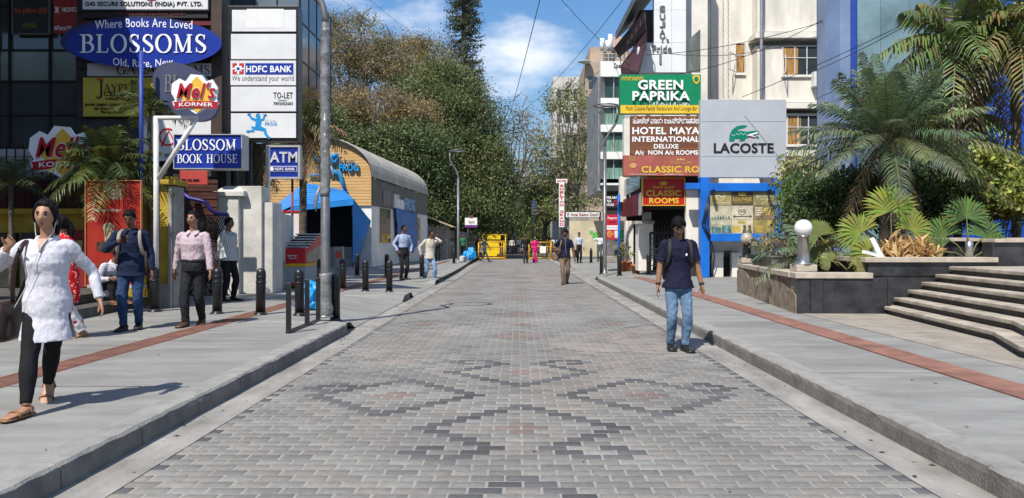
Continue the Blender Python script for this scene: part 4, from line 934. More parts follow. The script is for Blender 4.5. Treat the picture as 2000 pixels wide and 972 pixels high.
for y0, y1 in ((120, 150), (192, 206), (244, 258), (297, 311), (350, 362)): b.pbox(1173, 1240, y0, y1, YB, .5)
b.build('balcony_band', m_white, tb)
b = MB(); slab(b, [q(1173, 148, YB), q(1160, 168, YB + 3), q(1158, 378, YB + 3), q(1173, 362, YB)], (.3, .3, 0)); b.build('side_fin', mat('stone_grey', (.24, .25, .25), .7, .2, 2.5), tb)
b = MB(); slab(b, [q(1158, 372, YB + 3), q(1173, 350, YB), q(1240, 350, YB), q(1240, 372, YB + 3)], (0, 0, -.25)); b.build('soffit', m_ltgrey, tb)
b = MB()
for i in range(8): b.pbox(1174 + i * 7, 1174.8 + i * 7, 106, 120, YB + .1, .04)
b.pbox(1173, 1235, 105, 106.3, YB + .09, .05); b.pbox(1173, 1235, 112, 113, YB + .09, .05); b.build('railing', m_ltgrey, tb)
b = MB(); b.text('Spa', (1198, 124, 1212, 136), YB, 0, 0, .03, .3); b.build('lettering', m_txtk, tb)
b = MB(); b.pbox(1186, 1240, 362, 420, YB + 1, 2); b.build('lower_storey', m_clad, tb)
# the beige block behind
YD = 85.0
bb_ = empty('apartment_building', (11, 90, 0), 'tall beige rear block with roof tank and white dish, behind the bare tree', 'building')
m_beige = mat('beige_wall', (.42, .33, .25), .85, .12, .6, dirt=.15)
b = MB(); b.pbox(1143, 1260, 122, 470, YD, 9); b.pbox(1152, 1230, 92, 122, YD + 1, 6); b.build('wall', m_beige, bb_)
MB().pbox(1190, 1215, 72, 92, YD + 2, 3).build('water_tank', mat('tank_pink', (.5, .36, .30)), bb_)
b = MB(); b.lathe([(.05, 0), (.75, .25), (.75, .3)], (X(1141, YD), YD - .5, Z(128, YD)), 14); b.build('dish', m_white, bb_)
b = MB()
for x, y in ((1176, 76), (1192, 68), (1187, 80)): b.tube([(X(x, YD), YD, Z(100, YD)), (X(x, YD), YD, Z(y, YD))], .25, 6)
b.build('vent_pipe', m_white, bb_)
for i in range(5):
    for x in (1150, 1180): f = MB(); f.pbox(x, x + 16, 150 + i * 48, 172 + i * 48, YD - .1, .1); f.build('window', m_glassd, bb_)
wb = empty('apartment_building', (6, 105, 0), 'off white block seen through the bare branches of the right hand tree', 'building')
b = MB(); b.pbox(1080, 1150, 150, 470, 105, 8); b.build('wall', mat('pale_wall', (.55, .53, .49), .85, .1, .6, dirt=.15), wb)
for i in range(6):
    for x in (1088, 1104, 1120, 1136): f = MB(); f.pbox(x, x + 7, 175 + i * 44, 195 + i * 44, 104.9, .1); f.build('window', m_glassd, wb)
# ------------------------------------------------ signs in a stack
YL = 27.2
def x_gp(r, Y):
    MB().pbox(1212, 1368, 206, 222, Y - .012, .012).build('yellow_strip', m_yel, r)
    b = MB(); b.text('Multi Cuisine Family Restaurant And Lounge Bar', (1222, 208, 1362, 219), Y - .012, 0, .0, .006, .2); b.build('lettering', m_txtk, r)
    b = MB(); poly(b, [(1352, 150), (1360, 147), (1367, 150), (1366, 160), (1360, 166), (1354, 160)], Y, 0, .02); b.build('crest', m_yel, r)
    b = MB(); poly(b, ell(1360, 155, 4.5, 5, 18), Y - .02, 0, .008); b.build('crest_field', mat('sign_green', (.0, .21, .085)), r)
board('signboard', 'large green restaurant signboard with raised white capitals over a yellow strip', YL + .3, (1211, 146, 1369, 222), mat('sign_green', (.0, .21, .085), .45, .08, 2), .35, None,
      letters=((m_txtw, [('The Flavours of Nature', (1266, 199, 1347, 206), .02)]), (m_yel, [('ಗ್ರೀನ್ ಪಾಪ್ರಿಕ', (1214, 149, 1256, 158), .02)])), extra=lambda r, Y: (x_gp(r, Y), [MB().text(t, bx, Y - .06, 0, .05, .04).build('raised_lettering', m_txtw, r) for t, bx in (('GREEN', (1246, 157, 1334, 176)), ('PAPRIKA', (1235, 179, 1347, 197)))]))
board('signboard', 'brown wood look hotel signboard with white Kannada and English lettering', YL + .32, (1232, 227, 1369, 303), mat('sign_brown', (.20, .075, .035), .55, .25, 5, stretch=(.3, 1, 5)), .25, None,
      letters=((m_txtw, [('ಹೋಟೆಲ್ ಮಾಯ ಇಂಟರ್ನ್ಯಾಷನಲ್', (1236, 230, 1367, 243), .03), ('HOTEL MAYA', (1235, 249, 1366, 263), .05), ('INTERNATIONAL', (1235, 267, 1366, 278), .045), ('DELUXE', (1277, 282, 1325, 291), .045), ('A/c  NON A/c ROOMS', (1240, 294, 1363, 303.2), .045)]),))
def x_cr(r, Y):
    b = MB(); poly(b, ell(1236, 324, 7, 5), Y, 0, .012); poly(b, [(1321, 314), (1324, 309), (1327, 313), (1330, 308), (1333, 313), (1336, 309), (1338, 314)], Y, 0, .014); b.build('emblem', mat('letter_peach', (.55, .33, .12)), r)
board('signboard', 'faded brick red rooms signboard with yellow CLASSIC lettering below the brown hotel board', YL + .29, (1218, 304, 1367, 344), mat('sign_brick', (.36, .10, .075), .5, .12, 2), .3, None,
      letters=((mat('letter_yellow', (.72, .50, .05), .45), [('CLASSIC RO', (1253, 325, 1366, 338), .05)]), (mat('letter_peach', (.55, .33, .12)), [('ಕ್ಲಾಸಿಕ್ ರೂಮ್ಸ್', (1309, 315, 1351, 322), .02), ('FREE WIFI', (1229, 306, 1241, 316), .0)]), (m_txtw, [('# 20, Church Street, Bengaluru', (1229, 340, 1283, 342.5), .0), ('info@rooms', (1298, 340, 1332, 342.5), .0)])), extra=x_cr)
def x_croc(r, Y):
    gm = mat('croc_green', (.0, .19, .12), .45, .1, 3); b = MB()
    poly(b, [(1424, 276), (1425, 264), (1430, 254), (1439, 247), (1451, 245), (1459, 246), (1453, 250), (1443, 252), (1437, 257), (1447, 256), (1458, 258), (1466, 257), (1470, 256), (1482, 257), (1481, 262), (1470, 264), (1481, 267), (1482, 271), (1470, 268), (1463, 268), (1455, 271), (1454, 275), (1444, 276), (1446, 271), (1434, 271), (1434, 276)], Y, 0, .02)
    b.build('emblem', gm, r)
    b = MB(); poly(b, [(1461, 263.5), (1481, 258), (1480, 261), (1468, 264.5), (1479, 269), (1462, 266)], Y - .02, 0, .005)
    for i in range(8): poly(b, ell(1430 + i * 4.2, 264 - 3 * sin(i * .4) + (i % 2) * 2, 1.1, .8, 8), Y - .02, 0, .006)
    b.build('emblem_scales', m_txtw, r)
    b = MB(); poly(b, [(1464, 265), (1476, 269), (1470, 269), (1462, 266.5)], Y - .026, 0, .003); b.build('emblem_jaw', mat('jaw_red', (.4, .05, .05)), r)
    b = MB()
    for y in (238, 306): b.pbox(1369, 1535, y - .3, y + .3, Y - .004, .01)
    b.build('panel_joint', m_grey, r)
board('billboard', 'pale grey fashion billboard with green crocodile over black capitals', YL, (1368, 195, 1536, 347), mat('billboard_grey', (.40, .42, .45), .45, .05, 1.2, dirt=.06), .45, None, cat='billboard',
      letters=((m_txtk, [('LACOSTE', (1394, 280, 1511, 300), .055)]),), extra=x_croc)
def x_crown(r, Y):
    b = MB(); poly(b, [(1290, 362), (1288, 355), (1292, 358), (1294, 353), (1296, 357), (1298, 353), (1300, 358), (1304, 355), (1302, 362)], Y, 0, .015); b.build('emblem', m_yel, r)
board('signboard', 'small crimson rooms sign with gold border, crown and two yellow lines', YL + .8, (1256, 349, 1337, 401), mat('sign_crimson', (.42, .015, .02), .4, .08, 2), .2, m_yel, 1.3,
      letters=((m_yel, [('CLASSIC', (1262, 372, 1330, 384), .05), ('ROOMS', (1268, 387, 1326, 398), .05), ('ಕ್ಲಾಸಿಕ್ ರೂಮ್ಸ್', (1275, 363, 1317, 369), .02)]),), extra=x_crown)
# ------------------------------------------------ blue framed poster kiosk
kz = empty('poster_kiosk', (X(1450, 27), 27.3, .15), 'bright blue steel frame with nine sepia posters under the crocodile billboard', 'kiosk')
b = MB(); b.pbox(1369, 1386, 347, 541, 27.0, .4); b.build('post', m_bframe, kz, bevel=.01)
b = MB(); b.pbox(1514, 1531, 347, 541, 27.0, .4); b.build('post', m_bframe, kz, bevel=.01)
b = MB(); b.pbox(1386, 1514, 358, 374, 26.98, .3); b.build('top_beam', m_bframe, kz, bevel=.01)
b = MB(); b.pbox(1386, 1514, 457, 472, 26.98, .3); b.build('bottom_beam', m_bframe, kz, bevel=.01)
b = MB(); b.pbox(1340, 1369, 358, 370, 27.1, .3); b.build('side_beam', m_bframe, kz, bevel=.01)
pc = [(.36, .31, .14), (.10, .085, .05), (.34, .29, .12), (.52, .47, .33), (.60, .55, .42), (.25, .19, .10), (.44, .42, .30), (.55, .48, .32), (.33, .27, .10)]
m_sep = mat('sepia_ink', (.13, .10, .05), .6, .3, 9); m_pale = mat('pale_ink', (.62, .56, .38), .6, .2, 6); m_gold = mat('gold_ink', (.50, .36, .07), .6, .2, 6); m_tealink = mat('teal_ink', (.12, .26, .24), .6, .4, 7)
for i in range(9):
    cx_ = i % 3; cy_ = i // 3; x0 = 1387 + cx_ * 42.2; y0 = 375 + cy_ * 27.4; x1 = x0 + 41.6; y1 = y0 + 26.8; Yk = 27.08
    o = MB(); o.pbox(x0, x1, y0, y1, Yk, .03); o = o.build('poster', mat('poster_%d' % i, pc[i], .35, .2, 3), kz)
    b = MB()
    if i == 0: pline(b, earc(x0 + 20, y0 + 9, 8, 8, 0, 360, 18), 1.4, Yk, 0, .004); pline(b, [(x0 + 10, y0 + 10), (x0 + 18, y0 + 7), (x0 + 22, y0 + 11), (x0 + 30, y0 + 8)], 2, Yk, 0, .006); b.pbox(x0 + 4, x1 - 4, y0 + 21, y0 + 22.5, Yk - .004, .004); b.build('print', m_pale, o)
    elif i == 1: b.text('LOUNGE', (x0 + 3, y0 + 11, x1 - 3, y0 + 18), Yk, 0, .05, .004); b.pbox(x0 + 13, x0 + 28, y0 + 2, y0 + 8, Yk - .004, .004); b.pbox(x0 + 5, x1 - 5, y0 + 20, y0 + 21, Yk - .004, .004); b.build('print', m_gold, o)
    elif i == 2: b.text('HOOKAH', (x0 + 6, y0 + 6, x1 - 8, y0 + 12), Yk, 0, .03, .004); pline(b, earc(x0 + 18, y0 + 12, 10, 10, 0, 330, 18), .8, Yk, 0, .005); b.pbox(x0 + 14, x1 - 6, y0 + 14, y0 + 15.4, Yk - .004, .004); b.build('print', m_pale, o)
    elif i == 3:
        for k in range(7): poly(b, [(x0 + 2 + k * 5.4, y1 - 1), (x0 + 4 + k * 5.4, y1 - 6 - (k * 7 % 5)), (x0 + 7 + k * 5.4, y1 - 1)], Yk, 0, .004)
        b.build('print', m_tealink, o)
    elif i == 4: pline(b, earc(x0 + 20, y0 + 11, 7, 7, -30, 210, 14), 1.3, Yk, 0, .004); b.text('HAZE', (x0 + 15, y0 + 7, x0 + 26, y0 + 13), Yk, 0, .03, .005); b.pbox(x0 + 5, x1 - 5, y0 + 20, y0 + 22, Yk - .004, .004); poly(b, ell(x0 + 5, y0 + 21, 2.5, 2.5, 12), Yk, 0, .006); poly(b, ell(x1 - 5, y0 + 21, 2.5, 2.5, 12), Yk, 0, .006); b.build('print', m_sep, o)
    elif i == 5:
        poly(b, ell(x0 + 27, y0 + 11, 8, 8), Yk, 0, .004); b.build('print', m_gold, o); b = MB()
        for k in range(4): b.pbox(x0 + 3, x0 + 18, y0 + 3 + k * 4.5, y0 + 5.8 + k * 4.5, Yk - .004, .004)
        b.build('print', m_pale, o)
    elif i == 6: b.pbox(x0 + 3, x0 + 21, y0 + 14, y1 - 1, Yk - .004, .004); b.pbox(x0 + 23, x0 + 40, y0 + 11, y1 - 1, Yk - .005, .005); b.build('print', m_tealink, o); MB().pbox(x0 + 2, x0 + 25, y0 + 3, y0 + 9, Yk - .004, .004).build('print', m_pale, o)
    elif i == 7:
        for k in (25, 35): poly(b, ell(x0 + k, y0 + 14, 3, 4, 14), Yk, 0, .004); poly(b, [(x0 + k - 4.5, y1 - 1), (x0 + k - 3, y0 + 18), (x0 + k + 3, y0 + 18), (x0 + k + 4.5, y1 - 1)], Yk, 0, .006)
        b.build('print', m_sep, o); MB().pbox(x0 + 12, x0 + 28, y0 + 3, y0 + 7, Yk - .004, .004).pbox(x0 + 2, x0 + 17, y0 + 12, y0 + 24, Yk - .0045, .004).build('print', m_gold, o)
    else:
        poly(b, ell(x0 + 31, y0 + 6, 4, 5), Yk, 0, .004); poly(b, ell(x0 + 30, y0 + 17, 6.5, 8), Yk, 0, .006)
        for k in range(3): b.pbox(x0 + 4, x0 + 20, y0 + 12 + k * 4.5, y0 + 14.6 + k * 4.5, Yk - .004, .004)
        b.build('print', m_gold, o)
b = MB()
for x in (1395, 1505): b.pbox(x - 2, x + 2, 370, 381, 26.7, .25)
b.build('spot_lamps', m_black, kz)
lw = empty('boundary_wall', (X(1450, 28), 28, .15), 'low cream wall with openings and gratings under the blue poster kiosk', 'wall')
b = MB(); b.pbox(1340, 1560, 372, 500, 28.0, .2); b.build('wall', m_cream2, lw)
b = MB(); b.pbox(1340, 1560, 500, 543, 28.1, .2); b.build('dark_base', m_clad, lw)
for x in (1394, 1430): MB().pbox(x, x + 19, 492, 543, 27.6, .45).build('pier', m_cream2, lw, bevel=.01)
b = MB()
for i in range(9): b.pbox(1372 + i * 2.6 + (34 if i > 8 else 0), 1373 + i * 2.6, 495, 538, 27.9, .03); b.pbox(1414, 1430, 496 + i * 5, 497 + i * 5, 27.85, .03); b.pbox(1414.5 + i * 1.7, 1415.2 + i * 1.7, 488, 538, 27.88, .03)
b.build('grating', m_black, lw)
# ------------------------------------------------ the dark arcade below the signs
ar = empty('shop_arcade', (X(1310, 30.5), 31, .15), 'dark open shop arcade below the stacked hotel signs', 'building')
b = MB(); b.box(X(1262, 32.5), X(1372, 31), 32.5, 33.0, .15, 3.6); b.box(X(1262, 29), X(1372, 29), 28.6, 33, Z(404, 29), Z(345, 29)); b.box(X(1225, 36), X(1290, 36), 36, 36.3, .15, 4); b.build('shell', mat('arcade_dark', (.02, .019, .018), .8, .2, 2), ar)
b = MB(); b.pbox(1340, 1369, 412, 468, 28.9, .3); b.build('white_panel', m_cream2, ar)
b = MB(); b.pbox(1247, 1276, 437, 528, 29.5, .8); b.build('pier', m_cream2, ar, bevel=.015)
b = MB(); b.pbox(1241, 1279, 432, 438, 29.4, 1.0); b.build('pier_cap', m_conc, ar)
b = MB(); b.pbox(1258, 1272, 415, 431, 29.5, .4); b.build('meter_box', m_grey, ar)
b = MB(); b.box(X(1222, 33), X(1237, 33), 33, 33.5, .15, Z(432, 33)); b.build('pier', m_cream2, ar)
b = MB(); slab(b, [q(1214, 392, 36), q(1253, 376, 29.6), q(1253, 420, 29.6), q(1214, 424, 36)], (.3, .1, 0)); b.build('fascia', m_maroon, ar)
b = MB(); slab(b, [q(1247, 378, 29.5), q(1254, 376, 29.0), q(1254, 420, 29.0), q(1247, 421, 29.5)], (.03, .05, 0)); b.build('fascia_edge', m_ltgrey, ar)
b = MB(); slab(b, [q(1219, 352, 35), q(1250, 340, 30), q(1250, 368, 30), q(1219, 384, 35)], (.3, .2, 0)); b.build('upper_window', m_glassd, ar)
b = MB(); b.pbox(1211, 1222, 345, 395, 35.4, .5); b.pbox(1219, 1238, 232, 345, 32.6, .5); b.build('white_edge', m_cream2, ar)
ig = empty('iron_gate', (X(1297, 29.2), 29.3, .15), 'black wrought iron gate and railings standing open in the dark arcade', 'gate')
b = MB(); P_ = lambda x, y: (X(x, 29.0), 29.0, Z(y, 29.0))
for i in range(7): b.tube([P_(1272 + i * 8, 456), P_(1270 + i * 8 - (3 if i < 2 else 0), 528)], .018, 5)
for j in range(8): b.tube([P_(1271, 457 + j * 10), P_(1322, 457 + j * 10)], .016, 5)
b.bar(P_(1270, 455), P_(1270, 528), .07); b.bar(P_(1322, 455), P_(1322, 528), .06); b.bar(P_(1270, 455), P_(1322, 455), .06)
for j in range(6): b.tube([P_(1278, 488 + j * 6), P_(1290, 500 + j * 4), P_(1312, 490 + j * 6)], .012, 5)
b.build('leaf', m_black, ig)
b = MB()
for i in range(12): b.tube([(X(1280 + i * 6, 31), 31, Z(470, 31)), (X(1280 + i * 6, 31), 31, Z(432, 31))], .014, 5)
b.tube([(X(1276, 31), 31, Z(434, 31)), (X(1350, 31), 31, Z(434, 31))], .02, 5); b.build('railing', m_black, ig)
# far right pavement signs
board('sign', 'dark tea house sign with white block letters above the pink advertisement', 33.5, (1184, 383, 1207, 406), mat('sign_charcoal', (.025, .028, .03)), .08, None,
      letters=((m_txtw, [('MILAN', (1185, 384, 1204, 389), .05), ('TEA', (1185, 391, 1194, 396), .05), ('HOUSE', (1185, 398, 1199, 403), .05)]), (mat('cup_red', (.3, .02, .03)), [('o', (1198, 391, 1207, 402), .08)])), cat='sign')
def x_ad(r, Y):
    MB().pbox(1184, 1208, 441, 449, Y - .006, .006).build('white_band', m_txtw, r)
    b = MB(); b.text('Refuel your day', (1186, 443, 1206, 447), Y - .006, 0, 0, .004); b.build('lettering', m_txtk, r)
    b = MB(); poly(b, ell(1192, 458, 7, 7.5), Y, 0, .006); b.build('pizza_print', mat('pizza_print', (.5, .2, .05), .6, .8, 9, c2=(.25, .02, .02)), r)
    b = MB(); poly(b, [(1200, 451), (1207, 451), (1206, 465), (1201, 465)], Y, 0, .006); b.build('cup_print', m_offw, r)
    b = MB(); pline(b, [(1189, 436), (1193, 434), (1196, 435.5), (1199, 434), (1203, 436)], [.6, 2, 1.2, 2, .6], Y, 0, .006); b.build('moustache', m_txtk, r)
    b = MB(); b.tube([(X(1209, 33.4), 33.4, .15), (X(1209, 33.4), 33.4, Z(380, 33.4))], .06, 8); b.build('post', m_bframe, r)
board('advert_board', 'crimson pink food advertisement board on a blue post behind the slim lamp post', 33.4, (1184, 420, 1208, 468), mat('ad_crimson', (.55, .015, .05), .4, .08, 2), .1, None, letters=((m_txtw, [('Peppuzz', (1187, 424, 1205, 430), .03)]),), extra=x_ad, cat='advertisement')
b = MB(); b.pbox(1183, 1222, 470, 500, 34.5, .5); b.build('block_wall', mat('grey_block', (.17, .17, .17), .8, .25, 5), None, label='low dark grey block wall under the pink advertisement', cat='wall')
b = MB(); b.pbox(1184, 1215, 499, 512, 33.6, .8); b.build('concrete_bench', m_conc, None, bevel=.02, label='low pale concrete kerb block beside the slim lamp post', cat='block')
gw = empty('garden_wall', (6, 55, .15), 'stained yellow compound wall with green painted circles at the side lane', 'wall')
b = MB(); b.pbox(1112, 1225, 432, 500, 55, .3); b.build('wall', mat('yellow_plaster', (.55, .48, .33), .85, .15, 1, dirt=.2), gw)
b = MB(); poly(b, ell(1165, 462, 8, 8), 55, 0, .01); poly(b, ell(1155, 455, 4, 4), 55, 0, .012); poly(b, ell(1216, 458, 7, 9), 55, 0, .01); b.build('painted_dots', mat('dot_green', (.10, .42, .08)), gw)
# hotel lane signs
def x_post(r, Y): MB().tube([(X(1093, Y + .2), Y + .2, .15), (X(1093, Y + .2), Y + .2, Z(362, Y))], .09, 8).build('pole', m_grey, r)
r = empty('pylon_sign', (X(1097, 62), 62, .15), 'tall narrow white hotel sign with red vertical capitals on a steel pole', 'sign')
x_post(r, 62); MB().pbox(1092, 1102, 358, 444, 62, .2).build('panel', m_white, r); MB().pbox(1086, 1108, 350, 358, 62, .2).build('top_panel', m_white, r)
b = MB()
for i, c in enumerate('SHELTON GRAND'):
    if c != ' ': b.text(c, (1093.5, 361 + i * 6.3, 1100.5, 365.8 + i * 6.3), 62, 0, .05, .02)
b.text('HOTEL', (1088, 352, 1107, 356.5), 62, 0, .05, .02); b.build('lettering', m_red, r)
def x_arch(r, Y):
    b = MB()
    for x in (1106, 1172): b.tube([(X(x, Y), Y + .1, .05), (X(x, Y), Y + .1, Z(414, Y))], .08, 8)
    b.build('legs', m_dark, r)
board('gantry_sign', 'white hotel name board on two poles across the side lane', 58, (1105, 414, 1171, 425), m_white, .2, m_dark, .8, letters=((mat('letter_maroon', (.2, .02, .03)), [('E', (1108, 416.5, 1112, 423), .03), ('Hotel Shelton Grand', (1115, 416.5, 1167, 423), .04)]),), extra=x_arch, cat='sign')
MB().pbox(1106, 1150, 425, 440, 63, 3).build('grey_shed', m_conc, None, label='grey flat roofed shed behind the hotel name board', cat='shed')
# purple notice on the left pavement
def x_pp(r, Y):
    MB().pbox(908, 932, 440, 445, Y - .01, .01).build('purple_strip', mat('purple', (.14, .02, .18)), r)
    b = MB(); b.text('tools', (915, 431, 927, 437), Y, 0, .03, .01); b.pbox(918, 924, 421, 427, Y - .01, .02); b.build('lettering', mat('letter_dark_red', (.2, .03, .06)), r)
    MB().tube([(X(914, Y), Y + .1, .15), (X(914, Y), Y + .1, Z(430, Y))], .05, 8).build('pole', m_dark, r)
board('post_sign', 'white and purple shop sign on a dark pole among the trees on the left', 56, (908, 426, 932, 445), m_white, .1, None, extra=x_pp)
# ------------------------------------------------ blue and glass building at the far right
bg_ = empty('glass_building', (13, 25, .15), 'curved glass and cobalt blue panelled building behind the big palm', 'building')
pts = [(1596, 27.0, 0), (1612, 26.2, 0), (1640, 25.4, 0), (1661, 25.1, 1), (1674, 25.0, 2), (1720, 24.8, 2), (1775, 24.9, 2), (1846, 25.4, 3), (1905, 25.2, 3), (1960, 24.6, 3), (2080, 23.6, 3), (2300, 22.6, 3)]
mb_ = [mat('panel_steelblue', (.20, .27, .42), .3, .12, .8, spec=.6), mat('panel_royal', (.01, .045, .30), .3, .15, .8, spec=.6), mat('glass_grey', (.19, .29, .32), .15, .25, .5, spec=.7), mat('panel_cobalt', (.01, .07, .40), .35, .15, .8)]
for i in range(len(pts) - 1):
    a = Vector((X(pts[i][0], pts[i][1]), pts[i][1], 0)); c = Vector((X(pts[i + 1][0], pts[i + 1][1]), pts[i + 1][1], 0)); d = (c - a).normalized(); a += d * .008; c -= d * .008; nn = Vector((-d.y, d.x, 0))
    for z0, z1 in ((.15, 2.6), (2.62, 6.4), (6.42, 10.2), (10.22, 14)):
        b = MB(); b.add([(p.x, p.y, z) for z in (z0, z1) for p in (a, c, c + nn * .12, a + nn * .12)], [(3, 2, 1, 0), (4, 5, 6, 7), (0, 1, 5, 4), (1, 2, 6, 5), (2, 3, 7, 6), (3, 0, 4, 7)])
        b.build('glass_panel' if pts[i][2] == 2 else 'cladding_panel', mb_[pts[i][2]], bg_)
b = MB(); b.add([(X(p[0], p[1]) + .1, p[1] + .3, z) for z in (.15, 13.9) for p in pts], [(i, i + 1, 12 + i + 1, 12 + i) for i in range(11)]); b.build('core', m_clad, bg_)
# ------------------------------------------------ planters, stone walls, stair
m_gran = mat('black_granite', (.045, .046, .05), .28, .3, 2.6, spec=.5, c2=(.012, .012, .015), bump=.12, bscale=18)
m_cop = mat('pale_coping', (.46, .40, .32), .75, .12, 5, .2, 40, dirt=.15)
m_tan = mat('tan_slab', (.28, .20, .125), .7, .3, 2.2, .15, 20, dirt=.3)
m_tan2 = mat('exposed_mortar', (.30, .235, .17), .9, .25, 5, .6, 25)
m_soil = mat('red_soil', (.14, .07, .04), .95, .35, 6, .8, 18)
p1 = empty('planter', (6, 16, .15), 'front raised planter with black granite face and broken tan stone side', 'planter')
zt1 = .88
A1 = Vector((4.98, 13.7)); B1 = Vector((6.62, 13.62)); C1 = Vector((5.62, 19.6))
b = MB(); b.add([(A1.x + .3, 13.9, zt1 - .06), (9, 13.9, zt1 - .06), (9, 20, zt1 - .06), (5.9, 19.4, zt1 - .06)], [(0, 1, 2, 3)]); b.build('soil', m_soil, p1)
def wallseg(mb, a, c, z0, z1, th, side=1):
    d = (c - a).normalized(); n = Vector((-d.y, d.x)) * side * th; P = [a, c, c + n, a + n]
    f = [(3, 2, 1, 0), (4, 5, 6, 7), (0, 1, 5, 4), (1, 2, 6, 5), (2, 3, 7, 6), (3, 0, 4, 7)]
    mb.add([(p.x, p.y, z) for z in (z0, z1) for p in P], f if side > 0 else [tuple(reversed(q_)) for q_ in f])
for t0, t1, o in ((0, .14, 0), (.145, .28, -.012), (.285, .96, .0), (.965, 1.0, -.004)):
    b = MB(); a = A1.lerp(B1, t0); c = A1.lerp(B1, t1); off = Vector((0, o)); wallseg(b, a + off, c + off, .14, zt1 - .1, .2); b.build('granite_slab', m_gran, p1, bevel=.004)
for k in range(3):
    a = C1.lerp(A1, k / 3 + .003); c = C1.lerp(A1, (k + 1) / 3 - .003); b = MB(); wallseg(b, a, c, .14, zt1 - .1, .2); b.build('stone_slab', m_tan, p1, bevel=.004)
    # slabs with a broken lower piece: raised plate with ragged upper edge
    d = c - a; n_ = Vector((d.y, -d.x)).normalized() * .025; rr = random.Random(k + 5); L_ = []
    for i in range(9): L_.append((i / 8, .16 + (.46 - .32 * abs(i / 8 - (.3, .75, .2)[k])) * 1.0 + rr.uniform(-.05, .05)))
    P = [(0, .0)] + [(1, 0)] + [(u, v) for u, v in reversed(L_)]
    b = MB(); b.prism([(u * d.length, v) for u, v in P], (a.x, a.y, .15), (d.x / d.length, d.y / d.length, 0), (0, 0, 1), (n_.x, n_.y, 0)); b.build('broken_facing', m_tan2, p1)
b = MB(); wallseg(b, A1 + Vector((-.03, -.03)), Vector((6.3, 13.6)), zt1 - .1, zt1, .36); b.build('coping', m_cop, p1, bevel=.008)
b = MB(); wallseg(b, C1 + Vector((-.03, .0)), A1 + Vector((-.03, .34)), zt1 - .1, zt1 - .002, .36); b.build('coping', m_cop, p1, bevel=.008)
p2 = empty('planter', (9, 16, .15), 'upper raised planter of polished black granite with pale coping beside the steps', 'planter')
b = MB(); b.box(6.36, 8.62, 13.92, 14.2, .14, 1.06); b.box(6.36, 6.6, 14.2, 19, .7, 1.06); b.build('granite_wall', m_gran, p2, bevel=.004)
b = MB(); b.box(6.28, 8.68, 13.86, 14.3, 1.06, 1.15); b.box(6.28, 6.66, 14.301, 19, 1.06, 1.148); b.build('coping', m_cop, p2, bevel=.008)
b = MB(); b.box(6.6, 14, 14.2, 20, .9, 1.09); b.build('soil', m_soil, p2)
b = MB(); b.box(8.62, 13, 13.94, 14.25, .14, 1.40); b.build('granite_end', m_gran, p2, bevel=.004)
b = MB(); b.box(8.05, 13, 14.9, 15.25, 1.1, 1.42); b.build('granite_back', m_gran, p2, bevel=.004)
b = MB(); b.box(8.0, 13, 14.82, 15.3, 1.42, 1.49); b.box(8.63, 13, 13.88, 14.3, 1.401, 1.47); b.build('coping', m_cop, p2, bevel=.008)
sp = empty('entrance_steps', (9, 10, .15), 'wide flight of worn grey stone steps climbing to the right', 'steps')
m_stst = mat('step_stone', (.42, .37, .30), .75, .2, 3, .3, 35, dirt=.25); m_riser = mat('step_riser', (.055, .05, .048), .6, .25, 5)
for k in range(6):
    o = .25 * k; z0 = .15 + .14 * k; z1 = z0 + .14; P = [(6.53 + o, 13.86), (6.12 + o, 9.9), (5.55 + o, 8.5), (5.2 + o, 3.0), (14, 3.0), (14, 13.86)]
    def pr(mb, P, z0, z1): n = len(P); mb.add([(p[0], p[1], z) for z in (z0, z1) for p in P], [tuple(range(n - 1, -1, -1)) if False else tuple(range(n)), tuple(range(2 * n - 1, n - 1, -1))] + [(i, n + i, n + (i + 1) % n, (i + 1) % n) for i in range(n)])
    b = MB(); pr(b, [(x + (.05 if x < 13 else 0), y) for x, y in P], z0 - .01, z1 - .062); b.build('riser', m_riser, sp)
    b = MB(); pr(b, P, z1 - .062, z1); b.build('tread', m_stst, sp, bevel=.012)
# ================================================================ trees, palms, shrubs
m_leaf = attrmat('foliage', .55, 0, 40, .3, .30, .15, 3); m_palm = attrmat('palm_leaf', .42, 0, 40, .45, .22, .15, 4)
m_bark = mat('bark', (.13, .105, .08), .9, .3, 4, .5, 20); m_barkp = mat('bark_pale', (.24, .21, .17), .9, .25, 4, .4, 20)
def unit(n):
    v = RNG.normal(size=(n, 3)); return v / np.linalg.norm(v, axis=1, keepdims=True)
def leaf_quads(P, size, tint, flat=.55, aspect=.5, droop=0.):
    """one bent leaf-like quad per point"""
    n = len(P); N = unit(n); N[:, 2] = N[:, 2] * .8 + flat; N /= np.linalg.norm(N, axis=1, keepdims=True)
    A = unit(n); A[:, 2] -= droop; A -= N * (A * N).sum(1, keepdims=True); A /= np.linalg.norm(A, axis=1, keepdims=True); B = np.cross(N, A)
    s = (size * RNG.uniform(.6, 1.4, n))[:, None]
    V = np.stack([P - A * s * .5, P + B * s * aspect * .5 - A * s * .05, P + A * s * .5 - N * s * .12, P - B * s * aspect * .5 - A * s * .05], 1).reshape(-1, 3)
    return V, np.arange(4 * n).reshape(-1, 4), tint
